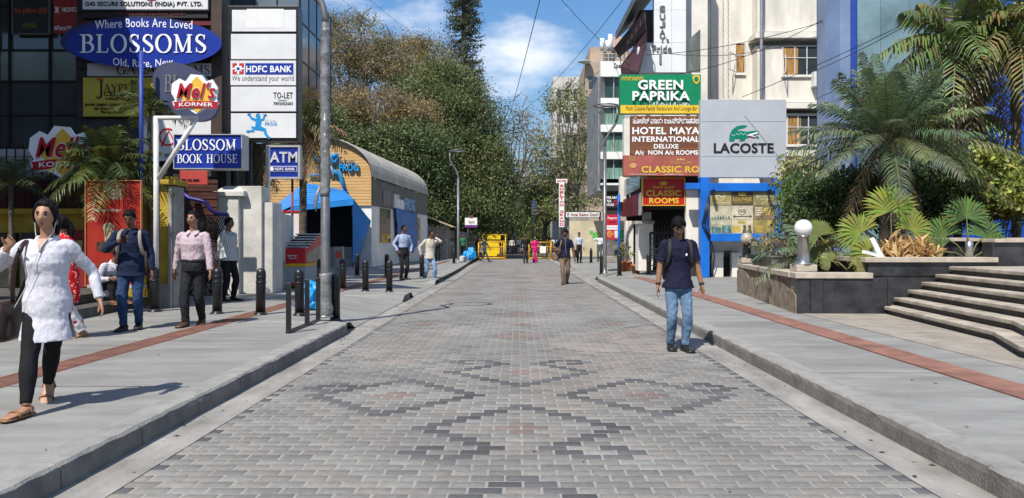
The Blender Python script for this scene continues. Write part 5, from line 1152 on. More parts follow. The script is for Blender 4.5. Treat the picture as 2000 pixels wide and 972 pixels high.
def crown_pts(E, clumps, per, cr_):
    """E: ellipsoids (cx,cy,cz,rx,ry,rz); points gathered in clumps spread mostly through the outer shell"""
    Ps = []; Ci = []; vol = np.array([(e[3] * e[4] + e[4] * e[5] + e[3] * e[5]) for e in E]); pr = vol / vol.sum(); C = []
    for k in range(clumps):
        e = E[RNG.choice(len(E), p=pr)]; d = unit(1)[0]; r = RNG.uniform(.45, 1.0) ** .6
        if d[2] < -.55: d[2] *= .5
        c = np.array(e[:3]) + d * np.array(e[3:]) * r; C.append(c); m = int(per * RNG.uniform(.5, 1.5))
        q = RNG.normal(size=(m, 3)) * cr_ * RNG.uniform(.7, 1.25) * np.array([1, 1, .7]); Ps.append(c + q); Ci.append(np.full(m, k))
    return np.concatenate(Ps), np.concatenate(Ci), np.array(C)
TG = 1.65
def tints(n, ci, cols, lv=.22, cv=.40):
    cols = np.array(cols); k = ci.max() + 1; cc = cols[RNG.integers(0, len(cols), k)] * RNG.uniform(1 - cv, 1 + cv, (k, 1))
    t = cc[ci] * TG; mixin = RNG.random(n) < .25; t[mixin] = TG * cols[RNG.integers(0, len(cols), mixin.sum())]
    return np.clip(t * RNG.uniform(1 - lv, 1 + lv, (n, 1)), 0.003, .8)
def ellp(px, py, Y, rx, ry, dy=None):
    k = Y / F; return (X(px, Y), Y, Z(py, Y), rx * k, (dy or rx * .9 * k), ry * k)
def tree(label, base, E, clumps, per, cr_, size, cols, trunk=.3, bark=None, twigs=0, limbs=14, group=None, name='tree', flat=.5, lz=.15, fork=None, droop=.1):
    E = [ellp(*e) if len(e) in (5, 6) and e[2] > 8 and abs(e[0]) > 60 else e for e in E]
    r = empty(name, (base[0], base[1], lz), label, 'tree', group)
    P, ci, C = crown_pts(E, clumps, per, cr_)
    b = MB(); top = np.mean([e[:3] for e in E], 0); zmin = min(e[2] - e[5] for e in E); fz = fork or max(1.8, zmin + .3)
    B0 = Vector((base[0], base[1], lz)); Fk = Vector((base[0] * .75 + top[0] * .25, base[1] * .8 + top[1] * .2, fz))
    b.tube([B0, B0.lerp(Fk, .35) + Vector((trunk * .3, 0, 0)), B0.lerp(Fk, .7) - Vector((trunk * .2, 0, 0)), Fk], [trunk * 1.35, trunk, trunk * .9, trunk * .8], 10)
    b.build('trunk', bark or m_bark, r)
    b = MB(); order = RNG.permutation(len(C))[:limbs]; rr = random.Random(len(label))
    nodes = []
    for i, k in enumerate(order):
        c = Vector(C[k]); mid = Fk.lerp(c, .5) + Vector((rr.uniform(-.6, .6), rr.uniform(-.6, .6), rr.uniform(.1, .9)))
        q = [Fk, Fk.lerp(mid, .5) + Vector((0, 0, .2)), mid, mid.lerp(c, .55) + Vector((rr.uniform(-.3, .3), rr.uniform(-.3, .3), rr.uniform(-.1, .4))), c]
        w_ = trunk * rr.uniform(.3, .5); b.tube(q, [w_, w_ * .75, w_ * .5, w_ * .3, w_ * .12], 6); nodes += [mid, q[3], c, c]
    for i in range(twigs):
        n0 = rr.choice(nodes) if rr.random() < .5 else Vector(C[rr.randrange(len(C))]); d = Vector((rr.gauss(0, 1), rr.gauss(0, 1), rr.gauss(.35, .8))).normalized(); L_ = rr.uniform(.5, 1.6) * cr_ * 1.6
        w_ = rr.uniform(.02, .05) * (base[1] / 50); a = n0 + d * L_ * .5 + Vector((rr.gauss(0, .12), rr.gauss(0, .12), .1)); e = n0 + d * L_ + Vector((rr.gauss(0, .2), 0, rr.gauss(.1, .2)))
        b.tube([n0, a, e], [w_, w_ * .7, w_ * .3], 3, cap=False)
        for q in range(2): d2 = (d + Vector((rr.gauss(0, .6), rr.gauss(0, .6), rr.gauss(0, .6)))).normalized(); b.tube([a, a + d2 * L_ * .5], [w_ * .6, w_ * .2], 3, cap=False)
    b.build('limbs', bark or m_bark, r)
    V, Q, T = leaf_quads(P, np.full(len(P), size), None, flat, .5, droop)
    npmesh('crown', V, Q, m_leaf, tints(len(P), ci, cols), r)
    return r
G1 = [(.06, .088, .034), (.08, .10, .038), (.05, .072, .03), (.10, .115, .05)]
G2 = [(.10, .13, .04), (.13, .14, .045), (.08, .11, .035), (.15, .13, .05)]
BR = [(.17, .125, .07), (.13, .10, .055), (.20, .14, .065), (.12, .105, .055)]
YL_ = [(.20, .14, .035), (.14, .115, .04), (.16, .12, .06)]
tree('tall brown twiggy tree with dry pods, above the vaulted bar', (X(700, 70), 70), [(690, 95, 70, 70, 70), (650, 170, 70, 60, 70), (745, 130, 70, 70, 60), (800, 165, 71, 55, 45), (630, 70, 70, 40, 50)], 420, 88, .60, .16, BR + G2[:1], .4, m_barkp, 800, 40, fork=6.5, flat=.2)
tree('rust brown leaning tree half sunk in the dense green crowns', (X(790, 60), 60), [(730, 220, 60, 95, 40), (800, 230, 60, 60, 38), (680, 235, 60, 60, 36)], 240, 95, .52, .155, YL_ + BR, .3, m_barkp, 480, 30, fork=6, flat=.2)
tree('dense dark green tree directly behind the vaulted bar', (X(740, 58), 58), [(690, 325, 57, 85, 75, 1.5), (770, 340, 58, 90, 80, 1.8), (632, 290, 57, 45, 80, 1.2), (740, 400, 57, 110, 45, 1.5), (850, 400, 60, 70, 50), (800, 290, 58, 70, 50, 1.5)], 700, 170, .60, .21, G1, .45, None, 90, 16, fork=4)
tree('broad green street tree overhanging the left pavement', (X(880, 64), 64), [(860, 210, 66, 85, 85), (910, 260, 65, 65, 90), (880, 330, 63, 85, 80), (945, 330, 63, 45, 75), (925, 400, 62, 65, 45), (975, 375, 64, 32, 40), (800, 290, 66, 70, 70)], 640, 170, .64, .21, G1 + [(.10, .10, .035)], .45, None, 120, 20, fork=4.2)
tree('yellowing thin topped tree beside the tall conifer', (X(835, 76), 76), [(830, 115, 76, 55, 45), (790, 110, 76, 50, 35), (880, 180, 76, 45, 50), (760, 130, 76, 40, 40)], 240, 90, .7, .19, YL_ + [(.09, .10, .035)], .35, m_barkp, 260, 20, fork=9, flat=.25)
tree('shady green tree leaning over the mural wall', (X(865, 82), 82), [(870, 410, 80, 60, 45), (940, 425, 84, 50, 38), (900, 380, 86, 70, 50), (975, 420, 90, 35, 35)], 300, 110, .75, .3, G1, .4, None, 40, 14, fork=3.2)
tree('leafless brownish tree past the green crowns, against the sky', (X(1000, 92), 92), [(1000, 235, 92, 42, 45), (1035, 260, 92, 35, 45), (1010, 310, 92, 45, 45), (1055, 330, 95, 35, 40)], 170, 30, .7, .2, BR + [(.12, .12, .05)], .35, m_barkp, 180, 22, fork=6, flat=.2)
tree('sparse yellow green tree with pale bare limbs, right of the street', (X(1128, 66), 66), [(1105, 205, 66, 45, 40), (1085, 280, 66, 50, 50), (1145, 250, 67, 28, 60), (1120, 330, 66, 55, 50), (1070, 340, 67, 40, 50), (1150, 380, 66, 35, 45), (1100, 400, 66, 50, 35)], 280, 40, .48, .19, G2, .38, m_barkp, 200, 44, fork=4.2, flat=.3)
tree('mid green tree behind the tall hotel pylon sign', (X(1065, 100), 100), [(1060, 390, 100, 45, 50), (1100, 400, 98, 50, 45), (1030, 400, 104, 35, 40)], 260, 80, .8, .3, G2 + G1, .35, None, 40, 14, fork=3)
tree('far olive tree closing the end of the street', (X(1010, 150), 150), [(1005, 425, 150, 32, 30), (975, 435, 152, 30, 28), (1035, 435, 150, 26, 24), (1010, 395, 156, 25, 22)], 220, 70, 1.0, .45, G2, .4, None, 20, 10, fork=3)
tree('far hazy tree at the left end of the street', (X(950, 160), 160), [(950, 430, 160, 40, 35), (920, 440, 155, 35, 28)], 170, 70, 1.0, .45, G1, .4, None, 10, 10, fork=3)
tree('far pale tree at the right end of the street', (X(1075, 165), 165), [(1075, 430, 165, 40, 32), (1110, 440, 160, 30, 25)], 170, 70, 1.0, .45, G2, .4, None, 10, 10, fork=3)
# tall columnar conifer
YA = 84.0; r = empty('conifer_tree', (X(906, YA), YA, .15), 'very tall narrow dark conifer rising out of the top of the photo', 'tree')
zb_, zt_ = Z(320, YA), Z(-260, YA); MB().tube([(X(906, YA), YA, .15), (X(906, YA), YA, zt_)], [.5, .12], 8).build('trunk', m_bark, r)
Pc = []; ci = []; lb = MB()
for k in range(800):
    t = RNG.random(); z = zb_ + (zt_ - zb_) * t; a = RNG.uniform(0, 2 * pi); R = (2.75 - 1.2 * t) * RNG.uniform(.75, 1.1)
    d = np.array([cos(a), sin(a), 0]); p0 = np.array([X(906, YA), YA, z])
    for j in range(34): u = RNG.uniform(.25, 1.0); Pc.append(p0 + d * R * u + np.array([0, 0, -.35 * u + .9 * max(0, u - .65)]) + RNG.normal(size=3) * .13); ci.append(k)
    if k % 2 == 0: lb.tube([p0, p0 + d * R * .6 - np.array([0, 0, .25]), p0 + d * R], [.05, .035, .015], 3, cap=False)
lb.build('limbs', m_bark, r); Pc = np.array(Pc); V, Q, _ = leaf_quads(Pc, np.full(len(Pc), .26), None, .3, .45)
npmesh('crown', V, Q, m_leaf, tints(len(Pc), np.array(ci), [(.035, .05, .025), (.05, .06, .03), (.03, .042, .022)]), r)
tree('far street tree with a low crown left of the road end', (X(985, 175), 175), [(985, 452, 175, 26, 20), (960, 455, 172, 22, 16)], 130, 70, 1.0, .5, G1, .4, None, 6, 8, fork=1.6)
tree('far street tree with a low crown right of the road end', (X(1050, 180), 180), [(1048, 450, 180, 30, 20), (1085, 452, 178, 24, 18)], 130, 70, 1.0, .5, G2, .4, None, 6, 8, fork=1.6)
P, ci, C = crown_pts([(0, 230, 4, 60, 8, 7)], 900, 40, 1.6); V, Q, _ = leaf_quads(P, np.full(len(P), .8), None)
tag(npmesh('far_woods', V, Q, m_leaf, tints(len(P), ci, G1 + G2)), 'hazy band of trees closing off the far end of the street', 'woods', None, 'stuff')
# ---- palms
def frond(Vs, Qs, Ts, base, az, elv, L, lmax, nl, col, droop=.5, wid=.035, hang=.35, rng=random, twist=0.):
    d = Vector((cos(az) * cos(elv), sin(az) * cos(elv), sin(elv))); side = Vector((-sin(az), cos(az), 0))
    pt = lambda t: base + d * (L * t) + Vector((0, 0, -droop * L * t * t * (.6 + .4 * cos(elv))))
    def q4(a, b, c, e, cc): i = len(Vs); Vs.extend([tuple(a), tuple(b), tuple(c), tuple(e)]); Qs.append((i, i + 1, i + 2, i + 3)); Ts.append(cc)
    n = 9
    for i in range(n):
        a = pt(i / n); b = pt((i + 1) / n); w0 = .022 * (1 - i / n) + .005; w1 = .022 * (1 - (i + 1) / n) + .005; rc_ = (.14, .13, .05); up = Vector((0, 0, 1))
        q4(a - side * w0, a + side * w0, b + side * w1, b - side * w1, rc_); q4(a - up * w0, a + up * w0, b + up * w1, b - up * w1, rc_)
    for i in range(nl):
        t = .12 + .88 * (i + rng.uniform(-.3, .3)) / nl; p = pt(t); T = (pt(min(1, t + .02)) - pt(t - .02)).normalized()
        l = lmax * (sin(pi * min(1, (t * .82 + .14))) ** .7) * rng.uniform(.85, 1.1); N = T.cross(side).normalized()
        for s_ in (-1, 1):
            sd = (side * s_ * .8 + T * .55 + N * rng.uniform(-.25, .25) * -1).normalized(); m_ = p + sd * l * .55 - Vector((0, 0, hang * l * .22)); e = p + sd * l * .95 - Vector((0, 0, hang * l))
            wv = T * wid * .5; cc = tuple(c * rng.uniform(.75, 1.25) for c in col)
            q4(p - wv * .5, p + wv * .5, m_ + wv, m_ - wv, cc); q4(m_ - wv, m_ + wv, e + wv * .15, e - wv * .15, cc)
def palm(name, label, base, h, nf, L, lmax, nl, cols, elr=(-.35, 1.35), droop=.5, wid=.035, hang=.35, trunk=.12, seed=1, dead=0, tm=None, lean=(0, 0)):
    rg = random.Random(seed); r = empty(name, base, label, 'palm'); B0 = Vector(base); top = B0 + Vector((lean[0], lean[1], h))
    b = MB(); k = max(4, int(h / .16)); b.tube([B0.lerp(top, i / k) for i in range(k + 1)], [trunk * (1 + .14 * (i % 2)) for i in range(k + 1)], 10); b.build('trunk', tm or m_bark, r)
    Vs, Qs, Ts = [], [], []
    for i in range(nf):
        az = 2.399963 * i + rg.uniform(-.25, .25); u = (i + .5) / nf; e = elr[0] + (elr[1] - elr[0]) * u; col_ = cols[rg.randrange(len(cols))]
        if i < dead: col_ = (.22, .15, .07); e = -1.1 + rg.uniform(-.2, .4)
        frond(Vs, Qs, Ts, top + Vector((cos(az), sin(az), 0)) * trunk * .7, az, e, L * rg.uniform(.8, 1.08), lmax, nl, col_, droop * (1.1 - .4 * u), wid, hang, rg)
    o = npmesh('crown', np.array(Vs), np.array(Qs), m_palm, np.array(Ts), r); return r
PG = [(.12, .185, .095), (.14, .205, .11), (.17, .215, .09), (.10, .155, .085), (.15, .19, .11)]; PG2 = [(.14, .19, .06), (.17, .21, .07), (.11, .155, .05)]
palm('palm', 'big grey green feather palm with arching fronds above the granite planters', (X(1735, 16.2), 16.2, 1.05), 2.5, 62, 2.3, .42, 62, PG + [(.17, .19, .085)], (-.4, 1.45), .40, .025, .42, .17, 3, 5)
def tall(label, px, Y, py, seed, n=26, L=2.0): return palm('palm', label, (X(px, Y), Y, .9), Z(py, Y) - .9, n, L, .55, 22, PG2 + [(.18, .17, .06)], (-.7, 1.35), .7, .075, .7, .1, seed, 4)
tall('tall shaggy palm with wide drooping leaflets at the upper right edge', 1870, 18.5, 80, 5, 34, 2.3)
tall('tall shaggy palm cut by the right edge of the photo, with brown hanging fronds', 1985, 18.0, 60, 6, 32, 2.2)
tall('second row drooping palm between the big feather palm and the right edge', 1850, 19.5, 235, 7, 22, 1.7)
palm('palm', 'low feather palm with yellowed fronds behind the globe lamp', (X(1585, 16.0), 16.0, .85), .25, 20, 1.35, .3, 30, PG + [(.20, .16, .05)], (.0, 1.0), .6, .03, .4, .12, 8, 3)
palm('palm', 'pale feathery palm at the corner of the cream apartment block', (X(1578, 21.0), 21.0, .9), 1.6, 22, 1.5, .36, 28, [(.14, .15, .06), (.20, .18, .09), (.09, .11, .05)], (-.5, 1.2), .6, .04, .5, .09, 9, 3)
def fan(name, label, base, leaves, size, col_, seed, st_=.5):
    rg = random.Random(seed); r = empty(name, base, label, 'palm'); Vs, Qs, Ts = [], [], []; b = MB()
    for az, elv, ln, sz in leaves:
        d = Vector((cos(az) * cos(elv), sin(az) * cos(elv), sin(elv))); c = Vector(base) + d * ln; b.tube([Vector(base), Vector(base).lerp(c, .5) + Vector((0, 0, .06)), c], [.02, .015, .01], 5)
        f = (d + Vector((0, -.35, -.1))).normalized(); v = d.cross(Vector((0, -1, .15))).normalized(); u = v.cross(Vector((0, -1, .25))).normalized()
        if u.dot(d) < 0: u = -u
        n = 30
        for i in range(n):
            a = -1.95 + 3.9 * i / (n - 1); l = size * sz * (1 - .22 * (a / 1.95) ** 2) * rg.uniform(.9, 1.06); dr = (u * cos(a) + v * sin(a)); nb = u.cross(v).normalized()
            w_ = (-u * sin(a) + v * cos(a)) * .030 * sz; e = c + dr * l - Vector((0, 0, .14 * l)) + nb * rg.uniform(-.03, .03); m_ = c + dr * l * .62 + nb * (.018 if i % 2 else -.018)
            cc = tuple(q_ * rg.uniform(.8, 1.25) for q_ in col_); k = len(Vs)
            Vs += [tuple(c - w_ * .15), tuple(c + w_ * .15), tuple(m_ + w_), tuple(m_ - w_), tuple(e + w_ * .1), tuple(e - w_ * .1)]; Qs += [(k, k + 1, k + 2, k + 3), (k + 3, k + 2, k + 4, k + 5)]; Ts += [cc, cc]
    b.build('stems', mat('petiole', (.14, .15, .05)), r); npmesh('leaves', np.array(Vs), np.array(Qs), m_palm, np.array(Ts), r); return r
FG = (.16, .19, .035)
fan('fan_palm', 'bright yellow green fan palm in the middle of the upper planter', (X(1742, 14.6), 14.6, 1.08), [(1.2, 1.35, .95, 1.2), (2.9, .75, .75, .9), (.2, .9, .7, .85), (3.6, .2, .6, .8)], .56, (.20, .24, .04), 11)
fan('fan_palm', 'deep green fan palm beside the steel tube at the right of the planter', (X(1893, 14.7), 14.7, 1.08), [(1.5, 1.45, .8, 1.0), (.3, .9, .55, .95), (2.8, .8, .6, .95), (.0, .35, .5, .8), (3.1, .3, .55, .8)], .55, (.09, .15, .035), 12)
fan('fan_palm', 'low spreading fan palm with yellow tips on the front planter', (X(1655, 14.25), 14.25, .9), [(2.4, .5, .35, .7), (.6, .4, .35, .75), (-1.2, .25, .25, .8)], .34, (.17, .17, .055), 13)
fan('fan_palm', 'lime green fan leaf rising between the globe lamp and the bright fan palm', (X(1640, 15.0), 15.0, .95), [(2.6, 1.0, .7, .95), (2.2, .4, .5, .6)], .45, (.14, .17, .04), 14)
def bush(name, label, E, clumps, per, cr_, size, cols, base, cat='shrub', stems=6, flat=.4, asp=.5, droop=.0):
    r = empty(name, base, label, cat); P, ci, C = crown_pts(E, clumps, per, cr_); b = MB(); B0 = Vector(base)
    for k in range(stems): c = Vector(C[k % len(C)]); b.tube([B0 + Vector((RNG.uniform(-.1, .1), 0, 0)), B0.lerp(c, .5) + Vector((RNG.uniform(-.1, .1), 0, .05)), c], [.02, .013, .006], 5)
    b.build('stems', m_bark, r); V, Q, _ = leaf_quads(P, np.full(len(P), size), None, flat, asp, droop); npmesh('foliage', V, Q, m_leaf, tints(len(P), ci, cols), r); return r
bush('shrub', 'rounded bright green shrub between the kiosk and the globe lamp', [ellp(1562, 395, 19.5, 26, 32), ellp(1556, 365, 19.5, 18, 16)], 70, 60, .14, .085, [(.06, .12, .025), (.09, .15, .03), (.05, .09, .02)], (X(1550, 19.5), 19.5, .85))
bush('shrub', 'pale yellowish croton shrub in front of the blue kiosk post', [ellp(1552, 335, 20.5, 18, 22), ellp(1580, 350, 20.5, 28, 26)], 55, 40, .16, .15, [(.22, .22, .08), (.13, .15, .05), (.28, .26, .14)], (X(1550, 20.5), 20.5, .85))
bush('hedge', 'dense dark hedge behind the planters under the big palm', [ellp(1660, 400, 18, 90, 70, .7), ellp(1800, 400, 18, 90, 70, .7), ellp(1930, 380, 17.5, 80, 80, .7), ellp(1590, 440, 18, 50, 40, .6)], 330, 90, .2, .11, [(.035, .055, .02), (.05, .075, .025), (.07, .09, .03)], (X(1760, 18), 18, 1.0), 'hedge', 14)
bush('shrub', 'broad leaved yellow green shrub below the tall palms at the right edge', [ellp(1945, 330, 16.8, 45, 40, .5), ellp(1985, 380, 16.5, 40, 60, .5)], 70, 45, .18, .13, [(.16, .19, .035), (.10, .13, .03), (.20, .20, .05)], (X(1960, 16.8), 16.8, 1.1))
bush('dead_fronds', 'heap of dry tan dead palm leaves on the upper planter edge', [(X(1768, 14.45), 14.45, 1.28, .32, .14, .20), (X(1790, 14.4), 14.4, 1.22, .35, .12, .1)], 26, 26, .09, .26, [(.34, .22, .10), (.26, .16, .07), (.40, .28, .14)], (X(1768, 14.45), 14.45, 1.1), 'dead leaves', 5, .2, .22, .8)
# potted palms at the left
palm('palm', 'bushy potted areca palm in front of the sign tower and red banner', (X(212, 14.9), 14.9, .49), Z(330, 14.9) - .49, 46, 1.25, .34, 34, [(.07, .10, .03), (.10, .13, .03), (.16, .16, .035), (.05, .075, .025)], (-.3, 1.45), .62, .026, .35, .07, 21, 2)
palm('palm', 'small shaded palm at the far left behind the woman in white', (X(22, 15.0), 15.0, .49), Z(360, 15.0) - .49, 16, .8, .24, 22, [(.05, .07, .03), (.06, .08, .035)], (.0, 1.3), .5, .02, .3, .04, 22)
palm('palm', 'palm with dry hanging skirt between the bank pylon and the pine gable', (X(592, 24.5), 24.5, .15), Z(238, 24.5) - .15, 40, 1.5, .5, 24, [(.10, .12, .05), (.06, .085, .035), (.26, .19, .09)], (-1.1, 1.3), .5, .045, .5, .11, 23, 12)
palm('palm', 'dry drooping palm seen below the bank pylon', (X(505, 27), 27, .15), Z(282, 27) - .15, 18, 1.5, .5, 20, [(.16, .13, .06), (.10, .09, .04)], (-1.3, .3), .6, .05, .5, .16, 24, 9)
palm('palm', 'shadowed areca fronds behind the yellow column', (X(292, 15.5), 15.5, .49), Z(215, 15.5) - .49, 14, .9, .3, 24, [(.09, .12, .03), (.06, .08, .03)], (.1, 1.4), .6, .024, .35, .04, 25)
# ================================================================ street furniture
m_boll = mat('bollard_black', (.014, .014, .015), .38, .25, 4, spec=.45)
r = empty('bollard', (0, 0, 0), 'x', 'bollard', 'black bollards along the kerbs'); boll0 = r
b = MB(); b.lathe([(.082, .05), (.082, .50), (.082, .735), (.078, .76), (.062, .795), (.036, .818), (.0, .825)], (0, 0, 0), 20); b.build('post', m_boll, r)
b = MB(); b.lathe([(.125, 0), (.125, .016), (.092, .03), (.088, .055)], (0, 0, 0), 20); b.build('base', m_boll, r)
b = MB(); b.lathe([(.082, .560), (.091, .568), (.091, .582), (.082, .59)], (0, 0, 0), 20); b.build('ring', m_boll, r)
b = MB(); b.lathe([(.082, .655), (.091, .663), (.091, .677), (.082, .685)], (0, 0, 0), 20); b.build('ring', m_boll, r)
BL = [(-6.66, 14.1, 'black bollard at the foot of the yellow column, by the man with a phone'), (-5.36, 13.7, 'black bollard beside the man in a pale pink shirt'), (-4.52, 13.5, 'black bollard standing alone in front of the cream boundary wall'),
      (-3.83, 13.5, 'black bollard just behind the low three post railing'), (-3.17, 13.35, 'black bollard touching the right of the plastic wrapped lamp post'),
      (-6.35, 20.6, 'black bollard squeezed between the boundary wall and the red cart'), (-5.25, 20.4, 'black bollard close to the right flank of the red cart'), (-4.62, 20.3, 'black bollard right of the lamp post, in the row beyond the dropped kerb'),
      (-3.9, 19.7, 'black bollard second from the kerb tip of the small island'), (-3.25, 19.45, 'black bollard nearest the kerb tip of the small island'),
      (-6.0, 28.7, 'black bollard in front of the bar corner wall'), (-4.75, 27.9, 'black bollard left of the man in the light blue shirt'), (-3.4, 27.3, 'black bollard behind the legs of the man in bleached jeans'),
      (-3.65, 44.0, 'far black bollard near the slim lamp post on the left'), (4.3, 45, 'far black bollard at the lane corner on the right'), (3.5, 32.0, 'black bollard directly behind the right hand lamp post'), (3.9, 29.4, 'black bollard right of the right hand lamp post'), (4.95, 29.0, 'black bollard in front of the iron gate')]
for i, (x, y, l) in enumerate(BL):
    o = boll0 if i == 0 else copy_tree(boll0); o.location = (x, y, (zleft(x, y) if x < 0 else zright(x, y)) - .002); o['label'] = l; o.rotation_euler = (radians((i * 37 % 5 - 2) * .4), radians((i * 53 % 5 - 2) * .4), i)
# lamp posts with ring heads; s = +1: arm leans to +X and the ring hangs back over the street
m_galv = mat('galvanised', (.20, .20, .205), .42, .18, 5, metal=.5, dirt=.12); m_film = mat('plastic_film', (.21, .212, .215), .3, .25, 7, .5, 30, spec=.6)
def lamp(x, y, s, label, wrap=False, h=5.0, z0=.15):
    r = empty('street_lamp', (x, y, z0), label, 'street lamp', 'ring headed street lamps'); P = lambda dx, z: (x + dx * s, y, z0 + z)
    b = MB(); b.lathe([(.14, 0), (.14, .02), (.084, .05), (.08, .3), (.072, h)], (x, y, z0), 14); b.build('pole', m_galv, r)
    b = MB(); pts = [P(0, h - .02), P(.0, h + .1), P(.05, h + .32), P(.22, h + .62), P(.42, h + .9), P(.50, h + 1.15), P(.50, h + 1.6)]; b.tube(pts, [.062, .06, .056, .052, .048, .045, .042], 10); b.build('arm', m_galv, r)
    b = MB(); n = 28; c = P(.05, h + 1.62); b.tube([(c[0] + .47 * cos(2 * pi * i / n), c[1] + .47 * sin(2 * pi * i / n), c[2]) for i in range(n + 1)], .045, 8, cap=False, flat=.7); b.build('lamp_ring', m_galv, r)
    if wrap:
        b = MB(); rr = random.Random(4)
        for za, zb2, rad in ((2.05, h - .1, .083), (.02, .75, .102)):
            pts = []; rd = []; n = int((zb2 - za) / .05)
            for i in range(n + 1): pts.append((x + rr.uniform(-.008, .008), y + rr.uniform(-.008, .008), z0 + za + (zb2 - za) * i / n)); rd.append(rad * (1 + rr.uniform(-.012, .016)) * (1.25 if za < 1 and i < 4 else 1))
            b.tube(pts, rd, 11)
        b.tube([P(.1, 2.2), P(.15, 2.05), P(.17, 1.9), P(.16, 1.78)], [.02, .035, .03, .008], 6, flat=.3); b.tube([P(-.08, 2.6), P(-.13, 2.45), P(-.12, 2.3)], [.01, .025, .006], 5, flat=.3)
        b.build('plastic_wrap', m_film, r)
    return r
lamp(-3.28, 13.1, -1, 'nearest street lamp post wrapped in shiny torn plastic film', True)
lamp(-3.56, 46, -1, 'slim street lamp on the left pavement in front of the dark trees', z0=.15)
lamp(3.46, 30.5, 1, 'street lamp with curved arm and ring head on the right pavement')
# low railing of three flat posts
r = empty('cycle_rail', (-3.22, 11.6, .15), 'low black railing of three flat posts on one base bar by the kerb', 'railing')
MB().box(-3.25, -3.19, 10.75, 12.45, .15, .19).build('base_bar', m_black, r, bevel=.004)
for y in (10.8, 11.75, 12.4): MB().box(-3.252, -3.188, y - .03, y + .03, .185, .86).build('post', m_black, r, bevel=.006)
# food cart
cx0, cy0 = -6.12, 20.9; ct = empty('food_cart', (cx0, cy0 + 1, .15), 'small red, yellow and grey vending cart with a tiered silver glass top', 'cart')
m_cred = mat('cart_red', (.50, .015, .03), .35, .1, 2, dirt=.05); m_cyel = mat('cart_yellow', (.68, .42, .02), .4, .1, 2); m_cgr = mat('cart_grey', (.36, .38, .42), .45, .08, 2, dirt=.1)
W_ = .34; L_ = 1.75
b = MB(); b.box(cx0 - W_, cx0 + W_, cy0, cy0 + L_, .25, .74); b.build('lower_body', m_cgr, ct, bevel=.012)
b = MB(); b.box(cx0 - W_ - .004, cx0 + W_ + .004, cy0 - .004, cy0 + L_, .25, .31); b.build('red_plinth', m_cred, ct)
b = MB(); b.box(cx0 - W_ - .01, cx0 + W_ + .01, cy0 - .012, cy0 + L_, .74, .83); b.build('yellow_band', m_cyel, ct, bevel=.01)
b = MB(); b.prism([(0, .83), (L_, .83), (L_, 1.62), (L_ * .62, 1.45), (.35, 1.22), (0, 1.22)], (cx0 + W_, cy0, 0), (0, 1, 0), (0, 0, 1), (-2 * W_, 0, 0)); b.build('upper_body', m_cred, ct, bevel=.01)
b = MB(); b.box(cx0 - .14, cx0 + .12, cy0 - .03, cy0 - .005, 1.03, 1.06); b.box(cx0 - .10, cx0 - .08, cy0 - .02, cy0, .99, 1.03); b.box(cx0 + .07, cx0 + .09, cy0 - .02, cy0, .99, 1.03); b.box(cx0 - .10, cx0 + .10, cy0 - .018, cy0 - .002, .96, .985); b.build('handle', m_ltgrey, ct)
for k in range(6): z = 1.235 + k * .072; y = cy0 + .1 + k * .26; MB().box(cx0 - W_ + .01, cx0 + W_ - .01, y, y + .30, z, z + .035).build('silver_tray', mat('tray_silver', (.55, .56, .57), .3, .1, 4, metal=.15), ct, bevel=.006)
b = MB()
for i in range(9): x = cx0 - W_ + .02 + i * .08; b.tube([(x, cy0 + .04, 1.22), (x, cy0 + .04, 1.36)], .007, 4)
b.tube([(cx0 - W_, cy0 + .04, 1.36), (cx0 + W_, cy0 + .04, 1.36)], .009, 5); b.build('wire_guard', m_ltgrey, ct)
b = MB(); b.prism([(.15, .86), (1.6, .86), (1.6, 1.3), (.15, 1.1)], (cx0 + W_ + .006, cy0, 0), (0, 1, 0), (0, 0, 1), (-.01, 0, 0)); b.build('picture_panel', mat('cart_picture', (.42, .32, .22), .5, .9, 4, c2=(.12, .18, .12)), ct)
for dx in (-.24, .24):
    for dy in (.25, 1.45): b = MB(); b.tube([(cx0 + dx - .03, cy0 + dy, .215), (cx0 + dx + .03, cy0 + dy, .215)], .065, 12); b.build('wheel', m_black, ct)
b = MB(); b.box(cx0 + .75, cx0 + 1.0, cy0 + 1.6, cy0 + 1.75, .15, 1.25); b.build('metal_box_post', m_grey, None, label='narrow grey metal box post with a red label behind the wrapped lamp post', cat='post')
MB().box(cx0 + .78, cx0 + .97, cy0 + 1.585, cy0 + 1.599, .95, 1.15).build('red_label', mat('label_red', (.45, .08, .04)), bpy.data.objects['metal_box_post'])
def crumple(name, label, c, r, m, seed, cat='bag', group=None):
    b = MB(); b.ball((0, 0, 0), 1, 26, 16); V = []
    for p in b.v:
        q = Vector(p); n_ = noise.noise(q * 1.7 + Vector((seed, 0, 0))) * .35 + abs(noise.noise(q * 4 + Vector((0, seed, 0)))) * .35; q = q * (1 + n_); V.append((c[0] + q.x * r[0], c[1] + q.y * r[1], max(c[2], c[2] + (q.z + .75) * r[2] * (1 if q.z < .3 else 1.25))))
    b.v = V; b.s = [False] * len(b.f); return b.build(name, m, None, label=label, cat=cat, group=group)
m_bag = mat('bag_blue', (.02, .30, .62), .3, .3, 8, .5, 20, c2=(.01, .16, .45))
crumple('plastic_bag', 'crumpled bright blue plastic bag on the pavement behind the low railing', (-4.0, 14.6, .15), (.26, .2, .22), m_bag, 3)
crumple('plastic_bag', 'blue bag lying by the kerb near the left slim lamp post', (-3.3, 49.5, .15), (.25, .2, .28), m_bag, 5); crumple('plastic_bag', 'white sack beside blue bags near the left slim lamp post', (-3.35, 46.9, .15), (.3, .2, .16), mat('sack_white', (.5, .5, .5), .6, .2, 5), 6)
crumple('plastic_bag', 'standing light blue bag right of the other blue bag', (-3.15, 52, .15), (.3, .25, .34), m_bag, 8)
